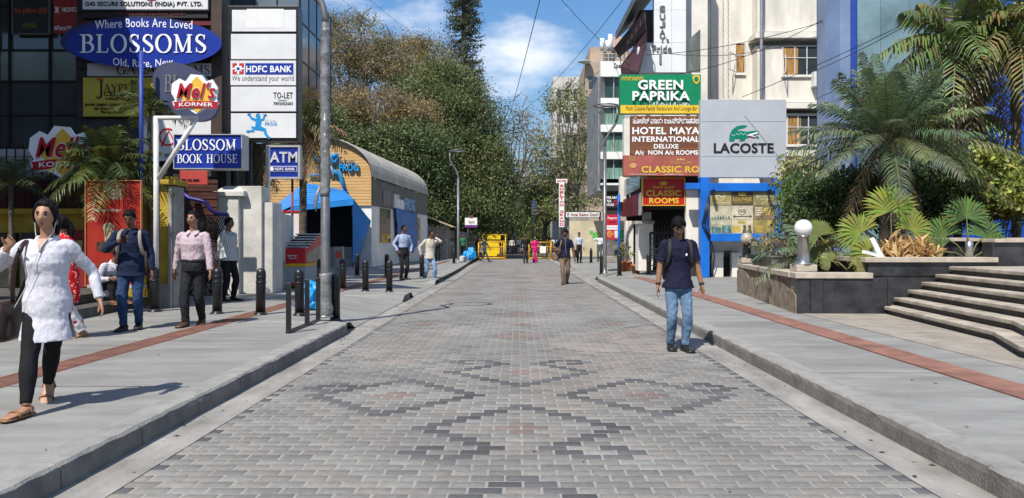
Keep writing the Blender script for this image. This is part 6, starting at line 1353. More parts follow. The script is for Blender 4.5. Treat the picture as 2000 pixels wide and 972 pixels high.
# barricades
m_byel = mat('barricade_yellow', (.66, .38, .02), .45, .12, 3, dirt=.1); m_byel2 = mat('barricade_panel', (.72, .50, .01), .4, .08, 2)
def barr(label, x, y, w, h, panel=True, z0=.0, rz=0):
    r = empty('barricade', (x, y, z0), label, 'barricade', 'yellow street barricades', rz); ORG[r] = Vector((0, 0, 0)); b = MB(); t = .05
    for xx in (-w / 2, w / 2): b.tube([(xx, 0, 0), (xx, 0, h)], t, 6)
    for z in (.12, h * .72, h): b.tube([(-w / 2, 0, z), (w / 2, 0, z)], t, 6)
    for i in range(5): xx = -w / 2 + w * (i + 1) / 6; b.tube([(xx, 0, .12), (xx, 0, h * .72)], t * .5, 4)
    for xx in (-w / 2, w / 2): b.tube([(xx, -.35, .03), (xx, .35, .03)], t * .8, 5)
    b.build('frame', m_byel, r)
    if panel: MB().box(-w * .3, w * .22, -.07, -.05, h * .22, h * .62).build('panel', m_byel2, r); MB().box(-w * .3, w * .28, -.07, -.05, h * .80, h * .97).build('top_plate', m_byel2, r)
    return r
barr('yellow barricade with a solid yellow panel, left of the road centre', -2.02, 59, 1.95, 1.25); barr('taller yellow barricade rising behind the solid panelled one', -1.85, 60.5, 1.8, 1.85)
barr('yellow barricade behind the couple, right of the road centre', 1.75, 60, 1.75, 1.25, False, rz=.2); MB().box(1.75, 2.2, 59.75, 59.78, .5, .95).build('notice', m_white, None, label='white square notice hung on the right yellow barricade', cat='notice')
# flower pots
m_terra = mat('terracotta', (.42, .13, .045), .8, .2, 6)
def pot(label, x, y, r0, h, z0, hp, pl=True):
    r = empty('flower_pot', (x, y, z0), label, 'pot', 'terracotta pots by the arcade'); b = MB(); b.lathe([(r0 * .7, 0), (r0 * .95, h * .8), (r0 * 1.1, h * .8), (r0 * 1.1, h), (r0 * .9, h), (r0 * .85, h * .85)], (x, y, z0), 16); b.build('pot', m_terra, r)
    if pl:
        P, ci, C = crown_pts([(x, y, z0 + h + hp * .5, r0 * 1.2, r0, hp * .5)], 14, 22, .07); V, Q, _ = leaf_quads(P, np.full(len(P), .14), None, .1, .3); npmesh('foliage', V, Q, m_leaf, tints(len(P), ci, G2), r)
pot('terracotta pot with a tall leafy plant beside the lane wall', X(1221, 33), 33, .27, .42, .15, .7); pot('smaller terracotta pot with a broken rim at the white pier', X(1242, 30.5), 30.5, .20, .36, .15, .05, False)
# globe lamps on the planters
m_steel = mat('brushed_steel', (.42, .42, .42), .3, .12, 8, metal=.85, stretch=(1, 1, .2))
def globe(label, x, y, z0, rad, h, mg, black=False):
    r = empty('globe_lamp', (x, y, z0), label, 'lamp', 'globe lamps on the planters'); m_ = m_black if black else m_steel
    b = MB(); b.box(x - rad * 1.15, x + rad * 1.15, y - rad * 1.15, y + rad * 1.15, z0, z0 + .13); b.build('block', m_cop, r, bevel=.01)
    b = MB(); b.lathe([(rad * 1.25, .13), (rad * 1.25, .155), (rad * .78, .16), (rad * .72, .18), (rad * .58, h), (rad * .68, h + .005), (rad * .68, h + .03)], (x, y, z0), 24); b.build('stem', m_, r)
    b = MB(); b.ball((x, y, z0 + h + .01 + rad * .93), rad, 28, 18); b.build('globe', mg, r)
m_opal = mat('opal_glass', (.70, .70, .68), .12, .03, 2, spec=.6); m_opal2 = mat('opal_dirty', (.42, .39, .30), .3, .25, 6, spec=.5)
globe('white globe lamp on a brushed steel cone at the planter corner', X(1569, 14.3), 14.3, .88, .165, .62, m_opal); globe('smaller dusty globe lamp with a hole at the far end of the planter', X(1461, 19.2), 19.3, .9, .155, .42, m_opal2, True)
m_tr = mat('trough_green', (.05, .075, .06), .6, .25, 4, dirt=.2); m_tr2 = mat('trough_grey', (.19, .19, .16), .7, .2, 4, dirt=.2)
def trough(label, x, y, m, w=.26):
    r = empty('planter_box', (x, y, .88), label, 'planter box', 'plastic troughs on the planter wall'); b = MB(); P0 = [(-.8, -.8), (.8, -.8), (.8, .8), (-.8, .8)]; zz = ((0, .75), (.22, 1.0), (.225, 1.08), (.26, 1.08)); vs = [(x + p[0] * w * k, y + p[1] * w * 1.1 * k, .88 + z) for z, k in zz for p in P0]
    fs = [(3, 2, 1, 0), (12, 13, 14, 15)] + [(i * 4 + j, i * 4 + (j + 1) % 4, i * 4 + 4 + (j + 1) % 4, i * 4 + 4 + j) for i in range(3) for j in range(4)]; b.add(vs, fs); b.build('trough', m, r)
    P, ci, C = crown_pts([(x, y, 1.36, w * .95, w * .9, .2)], 16, 22, .07); V, Q, _ = leaf_quads(P, np.full(len(P), .07), None, .2, .4); npmesh('foliage', V, Q, m_leaf, tints(len(P), ci, [(.20, .16, .12), (.13, .14, .06), (.26, .20, .16), (.10, .12, .05)]), r)
trough('dark green plastic trough, farthest of the three on the planter', 5.72, 18.0, m_tr); trough('dark green plastic trough in the middle of the three', 5.62, 17.2, m_tr); trough('weathered grey trough with pinkish plants, nearest of the three', 5.52, 16.3, m_tr2)
b = MB(); b.lathe([(.065, 0), (.065, .27), (.055, .272), (.055, .05)], (X(1893, 14.1), 14.1, 1.15), 16); b.build('steel_tube', m_steel, None, label='short brushed steel tube standing on the upper planter coping', cat='tube')
b = MB(); b.obox((X(1702, 14.2), 14.15, 1.20), (.2, .05, .03), Matrix.Rotation(.25, 3, 'Y') @ Matrix.Rotation(.3, 3, 'Z')); b.obox((X(1712, 14.2), 14.2, 1.3), (.04, .03, .2), Matrix.Rotation(-.5, 3, 'Y')); b.build('broken_bracket', m_white, None, label='broken white bracket lying on the upper planter edge', cat='bracket')
b = MB()
for dx in (-.09, .0, .1): b.tube([(6.78 + dx * 2, 27.6 - dx, .2), (6.9 + dx, 27.3, .9), (6.75, 26.95, 1.5 + dx), (6.55 + dx, 26.92, 2.0), (6.7, 26.94, 3.0)], .02, 5)
b.build('cable_bundle', m_black, None, label='loose black cables hanging down the left blue kiosk post', cat='cable')
# two wheelers parked at the far end
def bike(label, x, y, rz, c):
    r = empty('motorcycle', (x, y, 0), label, 'motorcycle', 'two wheelers parked at the street end', rz); ORG[r] = Vector((0, 0, 0))
    for yy in (-.6, .6):
        b = MB(); n = 18; b.tube([(0, yy + .29 * cos(2 * pi * i / n), .3 + .29 * sin(2 * pi * i / n)) for i in range(n + 1)], .05, 6, cap=False); w_ = b.build('wheel', m_black, r)
        b = MB(); b.tube([(-.04, yy, .3), (.04, yy, .3)], .12, 10); b.build('hub', m_ltgrey, w_)
    b = MB(); b.tube([(0, -.35, .62), (0, -.1, .80), (0, .2, .78), (0, .75, .74)], [.10, .17, .13, .09], 10); b.tube([(0, -.1, .45), (0, .25, .42)], .16, 8); b.build('body', mat('bike_' + c[0], c[1], .3), r)
    b = MB(); b.tube([(0, .05, .88), (0, .7, .86)], [.12, .10], 8, flat=.4); b.build('seat', m_black, r)
    b = MB(); b.tube([(0, -.6, .3), (0, -.42, .95)], .03, 6); b.tube([(-.33, -.34, 1.02), (0, -.42, .98), (.33, -.34, 1.02)], .02, 6); b.ball((0, -.5, .88), (.1, .09, .1), 10, 8); b.build('fork', m_grey, r)
for i, (x, y, rz, c, l) in enumerate([(-1.0, 84, .2, ('blue', (.05, .06, .12)), 'dark blue motorcycle, leftmost of the parked two wheelers'), (-.2, 86, -.1, ('red', (.3, .03, .03)), 'red motorcycle among the parked two wheelers'), (.6, 85, .15, ('white', (.5, .5, .5)), 'white scooter in the middle of the road end'), (1.5, 88, -.2, ('black', (.02, .02, .02)), 'black motorcycle right of the white scooter'), (2.3, 86, .1, ('grey', (.2, .2, .2)), 'grey motorcycle, rightmost of the parked two wheelers')]): bike(l, x, y, rz, c)
board('hanging_sign', 'small blue sign high on a pole at the far street end', 96, (1039, 394, 1047, 406), mat('far_blue', (.10, .35, .55)), .2, m_white, 1, letters=((m_txtw, [('A', (1041, 396, 1045, 404), .05)]),)); board('hanging_sign', 'small white round edged sign below the far blue sign', 97, (1038, 409, 1051, 420), m_white, .2, None, letters=((m_red, [('CAFE', (1040, 413, 1049, 417), .05)]),))
b = MB(); b.tube([(X(1043, 97.5), 97.5, 0), (X(1043, 97.5), 97.5, Z(392, 97.5))], .1, 6); b.build('sign_pole', m_grey, None, label='thin pole holding the two small far signs', cat='pole')
fbk = empty('shop_row', (0, 240, 0), 'far pale shop row beyond the street end', 'building'); b = MB(); b.box(-9, 16, 240, 246, 0, 4.4); b.build('wall', mat('far_wall', (.45, .42, .38), .8, .3, .3), fbk); b = MB(); b.box(-9.2, 16.2, 239, 240, 3.2, 3.6); b.build('awning', m_maroon, fbk)
# overhead wires: sagging lines between far fixing points
def wire(label, a, c, sag, r=.012):
    A = Vector(a); C = Vector(c); n = 18; pts = [A.lerp(C, i / n) - Vector((0, 0, sag * 4 * (i / n) * (1 - i / n))) for i in range(n + 1)]; MB().tube(pts, r, 4).build('overhead_wire', m_black, None, label=label, cat='wire')
W3 = lambda px, py, Y: (X(px, Y), Y, Z(py, Y))
wire('thin overhead wire dropping steeply through the open sky', W3(1062, -30, 30), W3(985, 260, 90), .3, .02); wire('overhead wire from the top of the sky to the green signboard', W3(1075, -25, 26), W3(1230, 130, 32), .15)
wire('long overhead wire rising from the far trees to the dark hotel roof', W3(1010, 225, 80), W3(1240, -30, 33), .6, .018); wire('overhead wire low over the far trees on the right', W3(1030, 235, 80), W3(1205, 110, 45), .4, .02)
wire('wire crossing the brown tree tops toward the tall conifer', W3(640, -25, 30), W3(735, 50, 60), .1); wire('second wire over the brown tree tops', W3(700, -20, 30), W3(800, 60, 60), .1)
wire('wire sagging across the cream wall, upper', W3(1270, 150, 32.5), W3(1640, 20, 26), .5); wire('wire sagging across the cream wall, middle', W3(1262, 108, 32), W3(1720, 5, 25), .35); wire('wire crossing the cream wall under the small window', W3(1250, 95, 31), W3(1600, 70, 28), .5)
wire('long wire slanting over the curved glass facade', W3(1450, 190, 26.8), W3(1900, -20, 20), .1); wire('lower slanting wire over the blue facade panels', W3(1590, 140, 25), W3(1880, -15, 18), .1)
# ================================================================ people
def ik(a, c, l1, l2, pole):
    d = c - a; L = min(d.length, (l1 + l2) * .998); u = d.normalized(); x = (l1 * l1 - l2 * l2 + L * L) / (2 * L); h = sqrt(max(0, l1 * l1 - x * x)); p = Vector(pole); p = p - u * p.dot(u); p.normalize()
    return a + u * x + p * h, a + u * L
def loft(mb, secs, n=20, right=Vector((1, 0, 0)), fwd=Vector((0, -1, 0)), sq=1.0):
    """secs: (centre, rx, ry); superellipse rings spanned by right and fwd"""
    vs = []; fs = []; k = len(secs)
    for c, rx, ry in secs:
        for j in range(n):
            a = 2 * pi * j / n; ca, sa = cos(a), sin(a); vs.append(Vector(c) + right * (rx * abs(ca) ** sq * (1 if ca > 0 else -1)) + fwd * (ry * abs(sa) ** sq * (1 if sa > 0 else -1)))
    for i in range(k - 1):
        for j in range(n): fs.append((i * n + j, i * n + (j + 1) % n, (i + 1) * n + (j + 1) % n, (i + 1) * n + j))
    fs += [tuple(range(n - 1, -1, -1)), tuple(range((k - 1) * n, k * n))]; mb.add(vs, fs, 0, True)
def interp(pts, m):
    """Catmull-Rom through (Vector, radius)"""
    out = []; k = len(pts)
    for i in range(k - 1):
        p0, p1, p2, p3 = (pts[max(0, i - 1)], pts[i], pts[i + 1], pts[min(k - 1, i + 2)])
        for j in range(m):
            t = j / m; f = lambda a, b_, c, d: .5 * (2 * b_ + (c - a) * t + (2 * a - 5 * b_ + 4 * c - d) * t * t + (3 * b_ - a - 3 * c + d) * t ** 3); out.append((f(p0[0], p1[0], p2[0], p3[0]), max(.001, f(p0[1], p1[1], p2[1], p3[1]))))
    out.append(pts[-1]); return out
def limb(mb, pts, n=12, m=4, flat=1.):
    q = interp(pts, m); mb.tube([p for p, r in q], [r for p, r in q], n, flat=flat)
def fuse(mb, name, m, parent, vox, sm=3, disp=None, seed=0):
    me = bpy.data.meshes.new('tmp'); me.from_pydata([tuple(v) for v in mb.v], [], mb.f); me.update(); o = bpy.data.objects.new('tmp', me); col.objects.link(o)
    r = o.modifiers.new('r', 'REMESH'); r.mode = 'VOXEL'; r.voxel_size = vox; r.use_smooth_shade = True
    if sm: s_ = o.modifiers.new('s', 'SMOOTH'); s_.factor = .5; s_.iterations = sm
    dg = bpy.context.evaluated_depsgraph_get(); out = bpy.data.meshes.new_from_object(o.evaluated_get(dg)); bpy.data.objects.remove(o); bpy.data.meshes.remove(me)
    if disp:
        amp, fr, st = disp; n_ = [v.normal.copy() for v in out.vertices]
        for v, nn in zip(out.vertices, n_):
            p = v.co; q = Vector((p.x * fr + seed, p.y * fr, p.z * fr * st)); w_ = noise.noise(q) + .5 * noise.noise(q * 2.1 + Vector((3, 1, 7))); w_ = (abs(w_) * 1.4 - .45) ; v.co = p + nn * amp * w_
        out.update()
    out.materials.clear(); out.materials.append(m); out.name = name
    for p in out.polygons: p.use_smooth = True
    ob = bpy.data.objects.new(name, out); col.objects.link(ob); ob.parent = parent; ORG[ob] = ORG[parent]; return ob
def headpt(u, v, k):
    x = sin(u) * cos(v); y = -cos(u) * cos(v); z = sin(v); p = [.0755 * x, .097 * y, .118 * z]
    if z < 0:
        p[0] *= 1 - .30 * (-z) ** 1.4
        if y > 0: p[1] *= 1 - .45 * (-z)
        else: p[1] *= 1 - .10 * (-z) ** 2
    elif y < 0: p[1] *= 1 - .08 * z
    X_, Y_, Z_ = p; f = min(1, max(0, -y) * 1.6); g = math.exp
    p[1] -= f * (.021 * g(-(X_ / .0115) ** 2) * (g(-((Z_ + .020) / .013) ** 2) + .62 * g(-((Z_ - .004) / .020) ** 2)) + .006 * g(-((abs(X_) - .012) / .007) ** 2 - ((Z_ + .025) / .008) ** 2))
    p[1] += f * .0095 * g(-((abs(X_) - .031) / .015) ** 2 - ((Z_ - .014) / .012) ** 2)
    p[1] -= f * .0045 * g(-((Z_ - .033) / .009) ** 2 - ((abs(X_) - .026) / .026) ** 2)
    p[1] -= f * (.0065 * g(-(X_ / .020) ** 2 - ((Z_ + .053) / .006) ** 2) + .0055 * g(-(X_ / .018) ** 2 - ((Z_ + .066) / .006) ** 2)); p[1] += f * .003 * g(-(X_ / .022) ** 2 - ((Z_ + .0595) / .003) ** 2)
    p[1] -= f * .009 * g(-(X_ / .024) ** 2 - ((Z_ + .098) / .018) ** 2)
    return Vector(p) * k
def head_ball(mb, T, k, off=None, nu=48, nv=32):
    vs = []; fs = []
    for j in range(nv + 1):
        v = -pi / 2 + pi * j / nv
        for i in range(nu):
            u = 2 * pi * i / nu; p = headpt(u, v, k)
            if off: p = p + p.normalized() * off(u if u < pi else u - 2 * pi, v) * k
            vs.append(T @ p)
    for j in range(nv):
        for i in range(nu): fs.append((j * nu + i, j * nu + (i + 1) % nu, (j + 1) * nu + (i + 1) % nu, (j + 1) * nu + i))
    mb.add(vs, fs, 0, True)
def face_patch(mb, T, k, u0, v0, hu, hv, off, m=0, curve=0., n=10):
    vs = [T @ (lambda p: p + Vector((0, -1, 0)) * off * k)(headpt(u0, v0, k))]; fs = []
    for i in range(n):
        a = 2 * pi * i / n; ca, sa = cos(a), sin(a); p = headpt(u0 + hu * ca, v0 + hv * sa * (1 - .35 * ca * ca) + curve * (1 - ca * ca), k); vs.append(T @ (p + Vector((0, -1, 0)) * off * k))
    for i in range(n): fs.append((0, 1 + i, 1 + (i + 1) % n))
    mb.add(vs, fs, m, True)
def hand(mb, wrist, d, pn, H, curl=.5, thumb=1.):
    """palm, four unequal fingers and a thumb; d: along the forearm, pn: palm normal"""
    d = d.normalized(); pn = (pn - d * pn.dot(d)).normalized(); w_ = d.cross(pn); s = H / 1.7
    secs = [(wrist - d * .012 * s, .024 * s, .018 * s), (wrist + d * .018 * s, .032 * s, .016 * s), (wrist + d * .055 * s, .041 * s, .0135 * s), (wrist + d * .088 * s, .040 * s, .011 * s)]
    loft(mb, secs, 14, w_, pn, .8)
    for i, (o, L) in enumerate(((-.030, .066), (-.010, .076), (.011, .072), (.031, .056))):
        b0 = wrist + d * .080 * s + w_ * o * s; L *= s; sp = w_ * o * .25
        p1 = b0 + (d + sp) * L * .42 + pn * L * .10 * curl; p2 = p1 + (d * (1 - .5 * curl) + pn * curl * .9).normalized() * L * .33; p3 = p2 + (d * (1 - .9 * curl) + pn * curl * 1.2).normalized() * L * .27
        mb.tube([b0 - d * .02 * s, b0, p1, p2, p3], [.0095 * s, .0092 * s, .0085 * s, .0075 * s, .005 * s], 8)
    t0 = wrist + d * .022 * s - w_ * .026 * s * thumb; t1 = t0 + (d * .6 - w_ * thumb * .7 + pn * .35) * .034 * s; t2 = t1 + (d * .9 - w_ * thumb * .25 + pn * .4) * .030 * s; t3 = t2 + (d * .95 + pn * .35) * .022 * s
    mb.tube([t0, t1, t2, t3], [.014 * s, .0115 * s, .0098 * s, .006 * s], 8)
m_eyew = mat('eye_white', (.36, .33, .30), .3, .03, 5); m_eyed = mat('eye_dark', (.012, .008, .006), .2, .05, 5); m_hair = mat('hair_black', (.010, .009, .009), .62, .4, 30, .5, 90, stretch=(1, 1, .3), spec=.12)
SK = {'a': mat('skin_brown', (.30, .155, .095), .5, .10, 7, .08, 120, spec=.4), 'b': mat('skin_dark', (.155, .075, .045), .5, .12, 7, .08, 120, spec=.4), 'c': mat('skin_light', (.37, .20, .125), .5, .09, 7, .08, 120, spec=.4)}
m_lip = mat('lips', (.17, .035, .035), .45, .1, 9)
def cloth(name, c, var=.12, rough=.85, c2=None, scale=5, bump=.2): return mat(name, c, rough, var, scale, bump, 160, c2=c2, spec=.15)
def person(label, x, y, H, yaw, z0, skin='a', near=2, pose=None, shirt=None, sleeve='long', hem=.44, pants=None, shoes=None, hair='short', head=(0, 0, 0), female=False, kurta=None, skirt=None, belt=True, fat=1., cuff=1., open_collar=True, extra=None, bald=0., tuck=True, flare=1.0):
    """pose: feet/hands are ankle and wrist points in units of H, local frame facing -Y with the left side at +X"""
    D = dict(fl=(.05, .0, .045), fr=(-.05, .0, .045), hl=(.165, -.02, .49), hr=(-.165, -.02, .49), hip=.515, hipx=0., hipy=0., lean=.0, side=0., el=(.5, .8, 0), er=(-.5, .8, 0), pl=0., pr=0., yl=.12, yr=-.12, curl=.5, sit=False, nl=None, nr=None, twist=0.); D.update(pose or {})
    r = empty('person', (x, y, z0), label, 'person', None, radians(yaw)); ORG[r] = Vector((0, 0, 0)); Vv = lambda t: Vector(t) * H; vox = {3: .0065, 2: .010, 1: .018}[near]; vc = {3: .009, 2: .012, 1: .02}[near]
    sw = .096 if female else .106; hipc = Vector((D['hipx'], D['hipy'], D['hip'])) * H
    up = Vector((sin(D['side']), -sin(D['lean']), cos(D['lean']))).normalized(); rt = Vector((cos(D['twist']), sin(D['twist']), 0)); rt = (rt - up * rt.dot(up)).normalized(); fw = up.cross(rt) * -1
    fw = -(rt.cross(up)) if (rt.cross(up)).y > 0 else rt.cross(up)
    S = lambda h: hipc + up * (h * H)
    # torso sections (height over the hip joint, half width, half depth)
    TS = [(-.06, .070, .055), (-.02, .092, .072), (.03, .096 if female else .090, .074), (.09, .080 if female else .084, .062), (.15, .078 if female else .086, .060), (.21, .090 if female else .098, .070 if not female else .076), (.26, .094 if female else .106, .068), (.295, .080 if female else .096, .052), (.318, .042, .038), (.335, .029 if female else .032, .033), (.37, .027 if female else .029, .031)]
    TS = [(h, a * (fat if -.05 < h < .25 else 1), d * (fat ** 1.6 if -.05 < h < .25 else 1)) for h, a, d in TS]
    skinb = MB(); loft(skinb, [(S(h) - fw * (.012 * H if h > .3 else 0), a * H, d * H) for h, a, d in TS], 20, rt, fw)
    # head
    k = H / 1.72 * 1.0; hy, hp, hr_ = (radians(q) for q in head); nb = S(.335); R = Matrix.Rotation(hy + D['twist'] * .5, 3, 'Z') @ Matrix.Rotation(hr_, 3, 'Y') @ Matrix.Rotation(hp, 3, 'X')
    neck_dir = (up + R @ Vector((0, -.25, 0)) * max(0, sin(hp)) ).normalized(); hc = nb + neck_dir * (.052 * H) + R @ Vector((0, -.022, .078)) * k
    T = Matrix.Translation(hc) @ R.to_4x4()
    nw = .84 if female else .93; limb(skinb, [(S(.30), .038 * H * nw), (nb, .034 * H * nw), (nb.lerp(hc, .45), .032 * H * nw), (hc, .032 * H)], 14)
    head_ball(skinb, T, k, None, 40, 28)
    for s_ in (-1, 1):
        e = MB(); e.ball((0, 0, 0), (.010 * k, .019 * k, .030 * k), 10, 8); skinb.add([T @ (Vector(p) + Vector((s_ * .076, .010, .002)) * k) for p in e.v], e.f, 0, True)
    # arms
    L1, L2 = .168 * H, .148 * H; arms = []
    for s_, hk, ek, nk in ((1, 'hl', 'el', 'nl'), (-1, 'hr', 'er', 'nr')):
        sh = S(.285) + rt * (s_ * sw * H); hnd = Vector(D[hk]) * H; e, wv = ik(sh, hnd, L1, L2, D[ek]); d = (wv - e).normalized()
        fa = .84 if female else 1.; limb(skinb, [(sh - rt * s_ * .03 * H, .030 * H * fa), (sh, .030 * H * fa), (sh.lerp(e, .5), .0265 * H * fat ** .5 * fa), (e, .0225 * H * fa), (e.lerp(wv, .35), .0225 * H * fa), (wv, .0150 * H)], 12)
        pn = Vector(D[nk]) if D[nk] else Vector((-s_, -.3, 0)); hand(skinb, wv, d, pn, H, D['curl'], 1. if s_ < 0 else -1.) ; arms.append((s_, sh, e, wv, d))
    # legs
    T1, T2 = .250 * H, .232 * H; legs = []
    for s_, fk, pk, yk in ((1, 'fl', 'pl', 'yl'), (-1, 'fr', 'pr', 'yr')):
        hj = hipc + rt * (s_ * .050 * H); ft = Vector(D[fk]) * H; kn, an = ik(hj, ft, T1, T2, Vector((s_ * .12, -1, .0)) if not D['sit'] else Vector((s_ * .1, -.5, 1)))
        limb(skinb, [(hj + Vector((0, 0, .03 * H)), .052 * H), (hj.lerp(kn, .3), .048 * H), (kn, .033 * H), (kn.lerp(an, .3), .034 * H), (kn.lerp(an, .7), .024 * H), (an, .020 * H)], 12)
        fd = Matrix.Rotation(D[yk] * (1 if True else 1), 3, 'Z') @ Vector((0, -cos(D[pk]), -sin(D[pk]))); fu = (Vector((0, 0, 1)) - fd * fd.z).normalized(); fr_ = fd.cross(fu); sole = an - fu * .038 * H
        fsec = [(-.034, .018, .030), (-.022, .024, .036), (.01, .025, .034), (.05, .027, .024), (.09, .029, .017), (.115, .026, .012), (.128, .016, .008)]
        loft(skinb, [(sole + fd * a * H + fu * h_ * .5 * H, w_ * H, h_ * .5 * H) for a, w_, h_ in fsec], 12, fr_, fu, .8); legs.append((s_, hj, kn, an, fd, fu, fr_, sole))
    body = fuse(skinb, 'body', SK[skin], r, vox, 2)
    # face
    if near >= 2:
        for s_ in (-1, 1): f = MB(); face_patch(f, T, k, s_ * .44, .12, .18, .065, .0040, 0); face_patch(f, T, k, s_ * .43, .12, .10, .075, .0060, 1); face_patch(f, T, k, s_ * .44, .178, .205, .030, .0064, 1, .01); f.build('eye', [m_eyew, m_eyed], r)
        for s_ in (-1, 1): q_ = MB(); face_patch(q_, T, k, s_ * .44, .31, .24, .055, .0045, 0, .03); q_.build('eyebrow', m_hair, r)
        f = MB(); face_patch(f, T, k, 0, -.462, .34, .036, .004); face_patch(f, T, k, 0, -.57, .30, .044, .004); f.build('lips', m_lip, r)
    # hair
    hb_ = MB(); th = {'short': .011, 'boy': .021, 'tied': .016, 'thin': .008}[hair]
    def hoff(u, v):
        au = abs(u); line = .50 - .14 * cos(3 * min(au, 1.0)) if hair == 'boy' else .66; line = line if au < .75 else (line + (.05 - line) * min(1, (au - .75) / .55) if au < 1.3 else (.05 + (-.55 - .05) * min(1, (au - 1.3) / .9)))
        if hair == 'tied': line = (.80 - .10 * au if au < .75 else .72 - (au - .75) * 1.6 if au < 1.35 else -.62)
        q = ss(line - .06, line + .10, v); n_ = noise.noise(Vector((u * 9, v * 3, 1.7))) * .35 + noise.noise(Vector((u * 22, v * 8, .7))) * .2
        return -.008 + q * (th * (1 + .5 * max(0, sin(v))) * (1 + n_) + .008)
    head_ball(hb_, T, k, hoff, 72 if near > 1 else 28, 44 if near > 1 else 18)
    if hair == 'tied':
        pts = [(T @ (Vector(p) * k), q_ * k) for p, q_ in (((0, .07, .02), .06), ((.01, .115, -.02), .05), ((.02, .135, -.09), .045), ((.02, .13, -.17), .035), ((.02, .12, -.26), .015))]; limb(hb_, pts, 12)
    hb_.build('hair', m_hair, r)
    # clothes
    sd = random.Random(len(label)).random() * 20
    if shirt:
        c = MB(); off = .010 * H; hz_ = (hem * H - hipc.z) / H; rows = [(h, a, d) for h, a, d in TS if h > max(hz_ + .02, -.055) and h < .325]
        secs = [(S(hz_), (rows[0][1] + .012) * H + off * flare, (rows[0][2] + .010) * H + off * flare)] + [(S(h) - fw * (.010 * H if h > .3 else 0), a * H + off * (1 if h < .29 else .75), d * H + off * (1.1 if h < .29 else .8)) for h, a, d in rows]
        if tuck and belt and hem > .54 and not kurta: secs = [(S(.035), .080 * H, .060 * H), (S(.07), .092 * H * fat, .069 * H * fat ** 1.5), (S(.082), .094 * H * fat, .071 * H * fat ** 1.5)] + [q for q, t_ in zip(secs[1:], rows) if t_[0] > .085]
        if kurta: secs = [(Vector((hipc.x, hipc.y - .004 * H, (kurta + (h + .06 - 0) * (hipc.z / H - .06 - kurta) / .12) * H)), a * H, b_ * H) for h, a, b_ in ((-.06, .126, .112), (-.02, .119, .103), (.02, .112, .093), (.06, .104, .084))] + [q for q, t_ in zip(secs[1:], rows) if t_[0] > -.04]
        loft(c, secs, 24, rt, fw)
        for s_, sh, e, wv, d in arms:
            P = [(sh - rt * s_ * .035 * H, .032 * H), (sh + rt * s_ * .002 * H, .0345 * H), (sh.lerp(e, .5), .034 * H * fat ** .4), ]
            FS = .90 if female else 1.
            if sleeve == 'long': P += [(e, .031 * H), (e.lerp(wv, .4), .030 * H), (e.lerp(wv, .93), .024 * H * cuff)]
            elif sleeve == 'elbow': P += [(e, .032 * H), (e.lerp(wv, .12), .033 * H)]
            else: P[-1] = (sh.lerp(e, .45), .037 * H); P += [(sh.lerp(e, .74), .040 * H)]
            limb(c, [(p_, r_ * FS) for p_, r_ in P], 14)
        ring = []; nbk = S(.327)
        for i in range(13): a = 2 * pi * i / 12; ring.append(nbk + rt * cos(a) * .042 * H + fw * (sin(a) * .046 * H - .006 * H) - up * (.016 * H * max(0, sin(a))))
        if near > 1: c.tube(ring, .011 * H, 7, cap=False, flat=1)
        fuse(c, 'kurta' if kurta else 'shirt', shirt, r, vc, 2, (.0095 if near > 1 and not kurta else .006, 13, .75), sd)
        if near > 1 and open_collar and not kurta and sleeve == 'long':
            cc = MB()
            for s_ in (-1, 1):
                A_ = S(.338) + rt * s_ * .044 * H - fw * .012 * H; B_ = S(.322) + rt * s_ * .008 * H + fw * .042 * H; C_ = S(.286) + rt * s_ * .030 * H + fw * .084 * H; D_ = S(.305) + rt * s_ * .058 * H + fw * .050 * H; th_ = fw * .006 + up * .004; q_ = [A_, B_, C_, D_]; cc.add(q_ + [p + th_ for p in q_], [(0, 1, 2, 3), (7, 6, 5, 4), (0, 4, 5, 1), (1, 5, 6, 2), (2, 6, 7, 3), (3, 7, 4, 0)])
            cc.build('collar', shirt, r)
    if kurta:
        import bmesh
        o = [q for q in r.children if q.name.startswith('kurta')][0]; bm = bmesh.new(); bm.from_mesh(o.data); dl = []
        for f in bm.faces:
            p = f.calc_center_median(); q = atan2(-(p.y - hipc.y) / .105, (p.x - hipc.x) / .13)
            if p.z < (kurta + .012) * H and f.normal.z < -.5: dl.append(f)
            elif p.z < hipc.z - .035 * H and abs(cos(q)) > .955 - .06 * (hipc.z / H - p.z / H): dl.append(f)
        bmesh.ops.delete(bm, geom=dl, context='FACES'); bm.to_mesh(o.data); bm.free(); s2 = o.modifiers.new('thick', 'SOLIDIFY'); s2.thickness = .005
    if pants:
        c = MB(); rows = [(h, a, d) for h, a, d in TS if h < (.055 if tuck and belt else .0)]; loft(c, [(S(h), a * H + .005 * H, d * H + .005 * H) for h, a, d in rows] + ([(S(.078), .096 * H * fat, .072 * H * fat ** 1.5)] if tuck and belt else [(S(.055), .082 * H * fat, .062 * H * fat)]), 22, rt, fw)
        wid = pants[1]
        for s_, hj, kn, an, fd, fu, fr_, sole in legs:
            limb(c, [(hj + Vector((0, 0, .02 * H)), .056 * H), (hj.lerp(kn, .35), .051 * H), (kn, max(.0385, .038 * wid) * H), (kn.lerp(an, .35), max(.0395, .0385 * wid) * H), (kn.lerp(an, .8), max(.0285, .031 * wid) * H), (kn.lerp(an, pants[2]), max(.026, .030 * wid) * H)], 14)
        fuse(c, 'trousers', pants[0], r, vc, 2, (.010 * min(1, pants[1]) ** 5 if near > 1 else .008, 11, .8), sd + 5)
        if belt and tuck: c = MB(); loft(c, [(S(.062), .094 * H * fat, .071 * H * fat ** 1.5), (S(.065), .1005 * H * fat, .077 * H * fat ** 1.5), (S(.083), .1005 * H * fat, .076 * H * fat ** 1.5), (S(.086), .094 * H * fat, .07 * H * fat ** 1.5)], 24, rt, fw); c.build('belt', m_black, r)
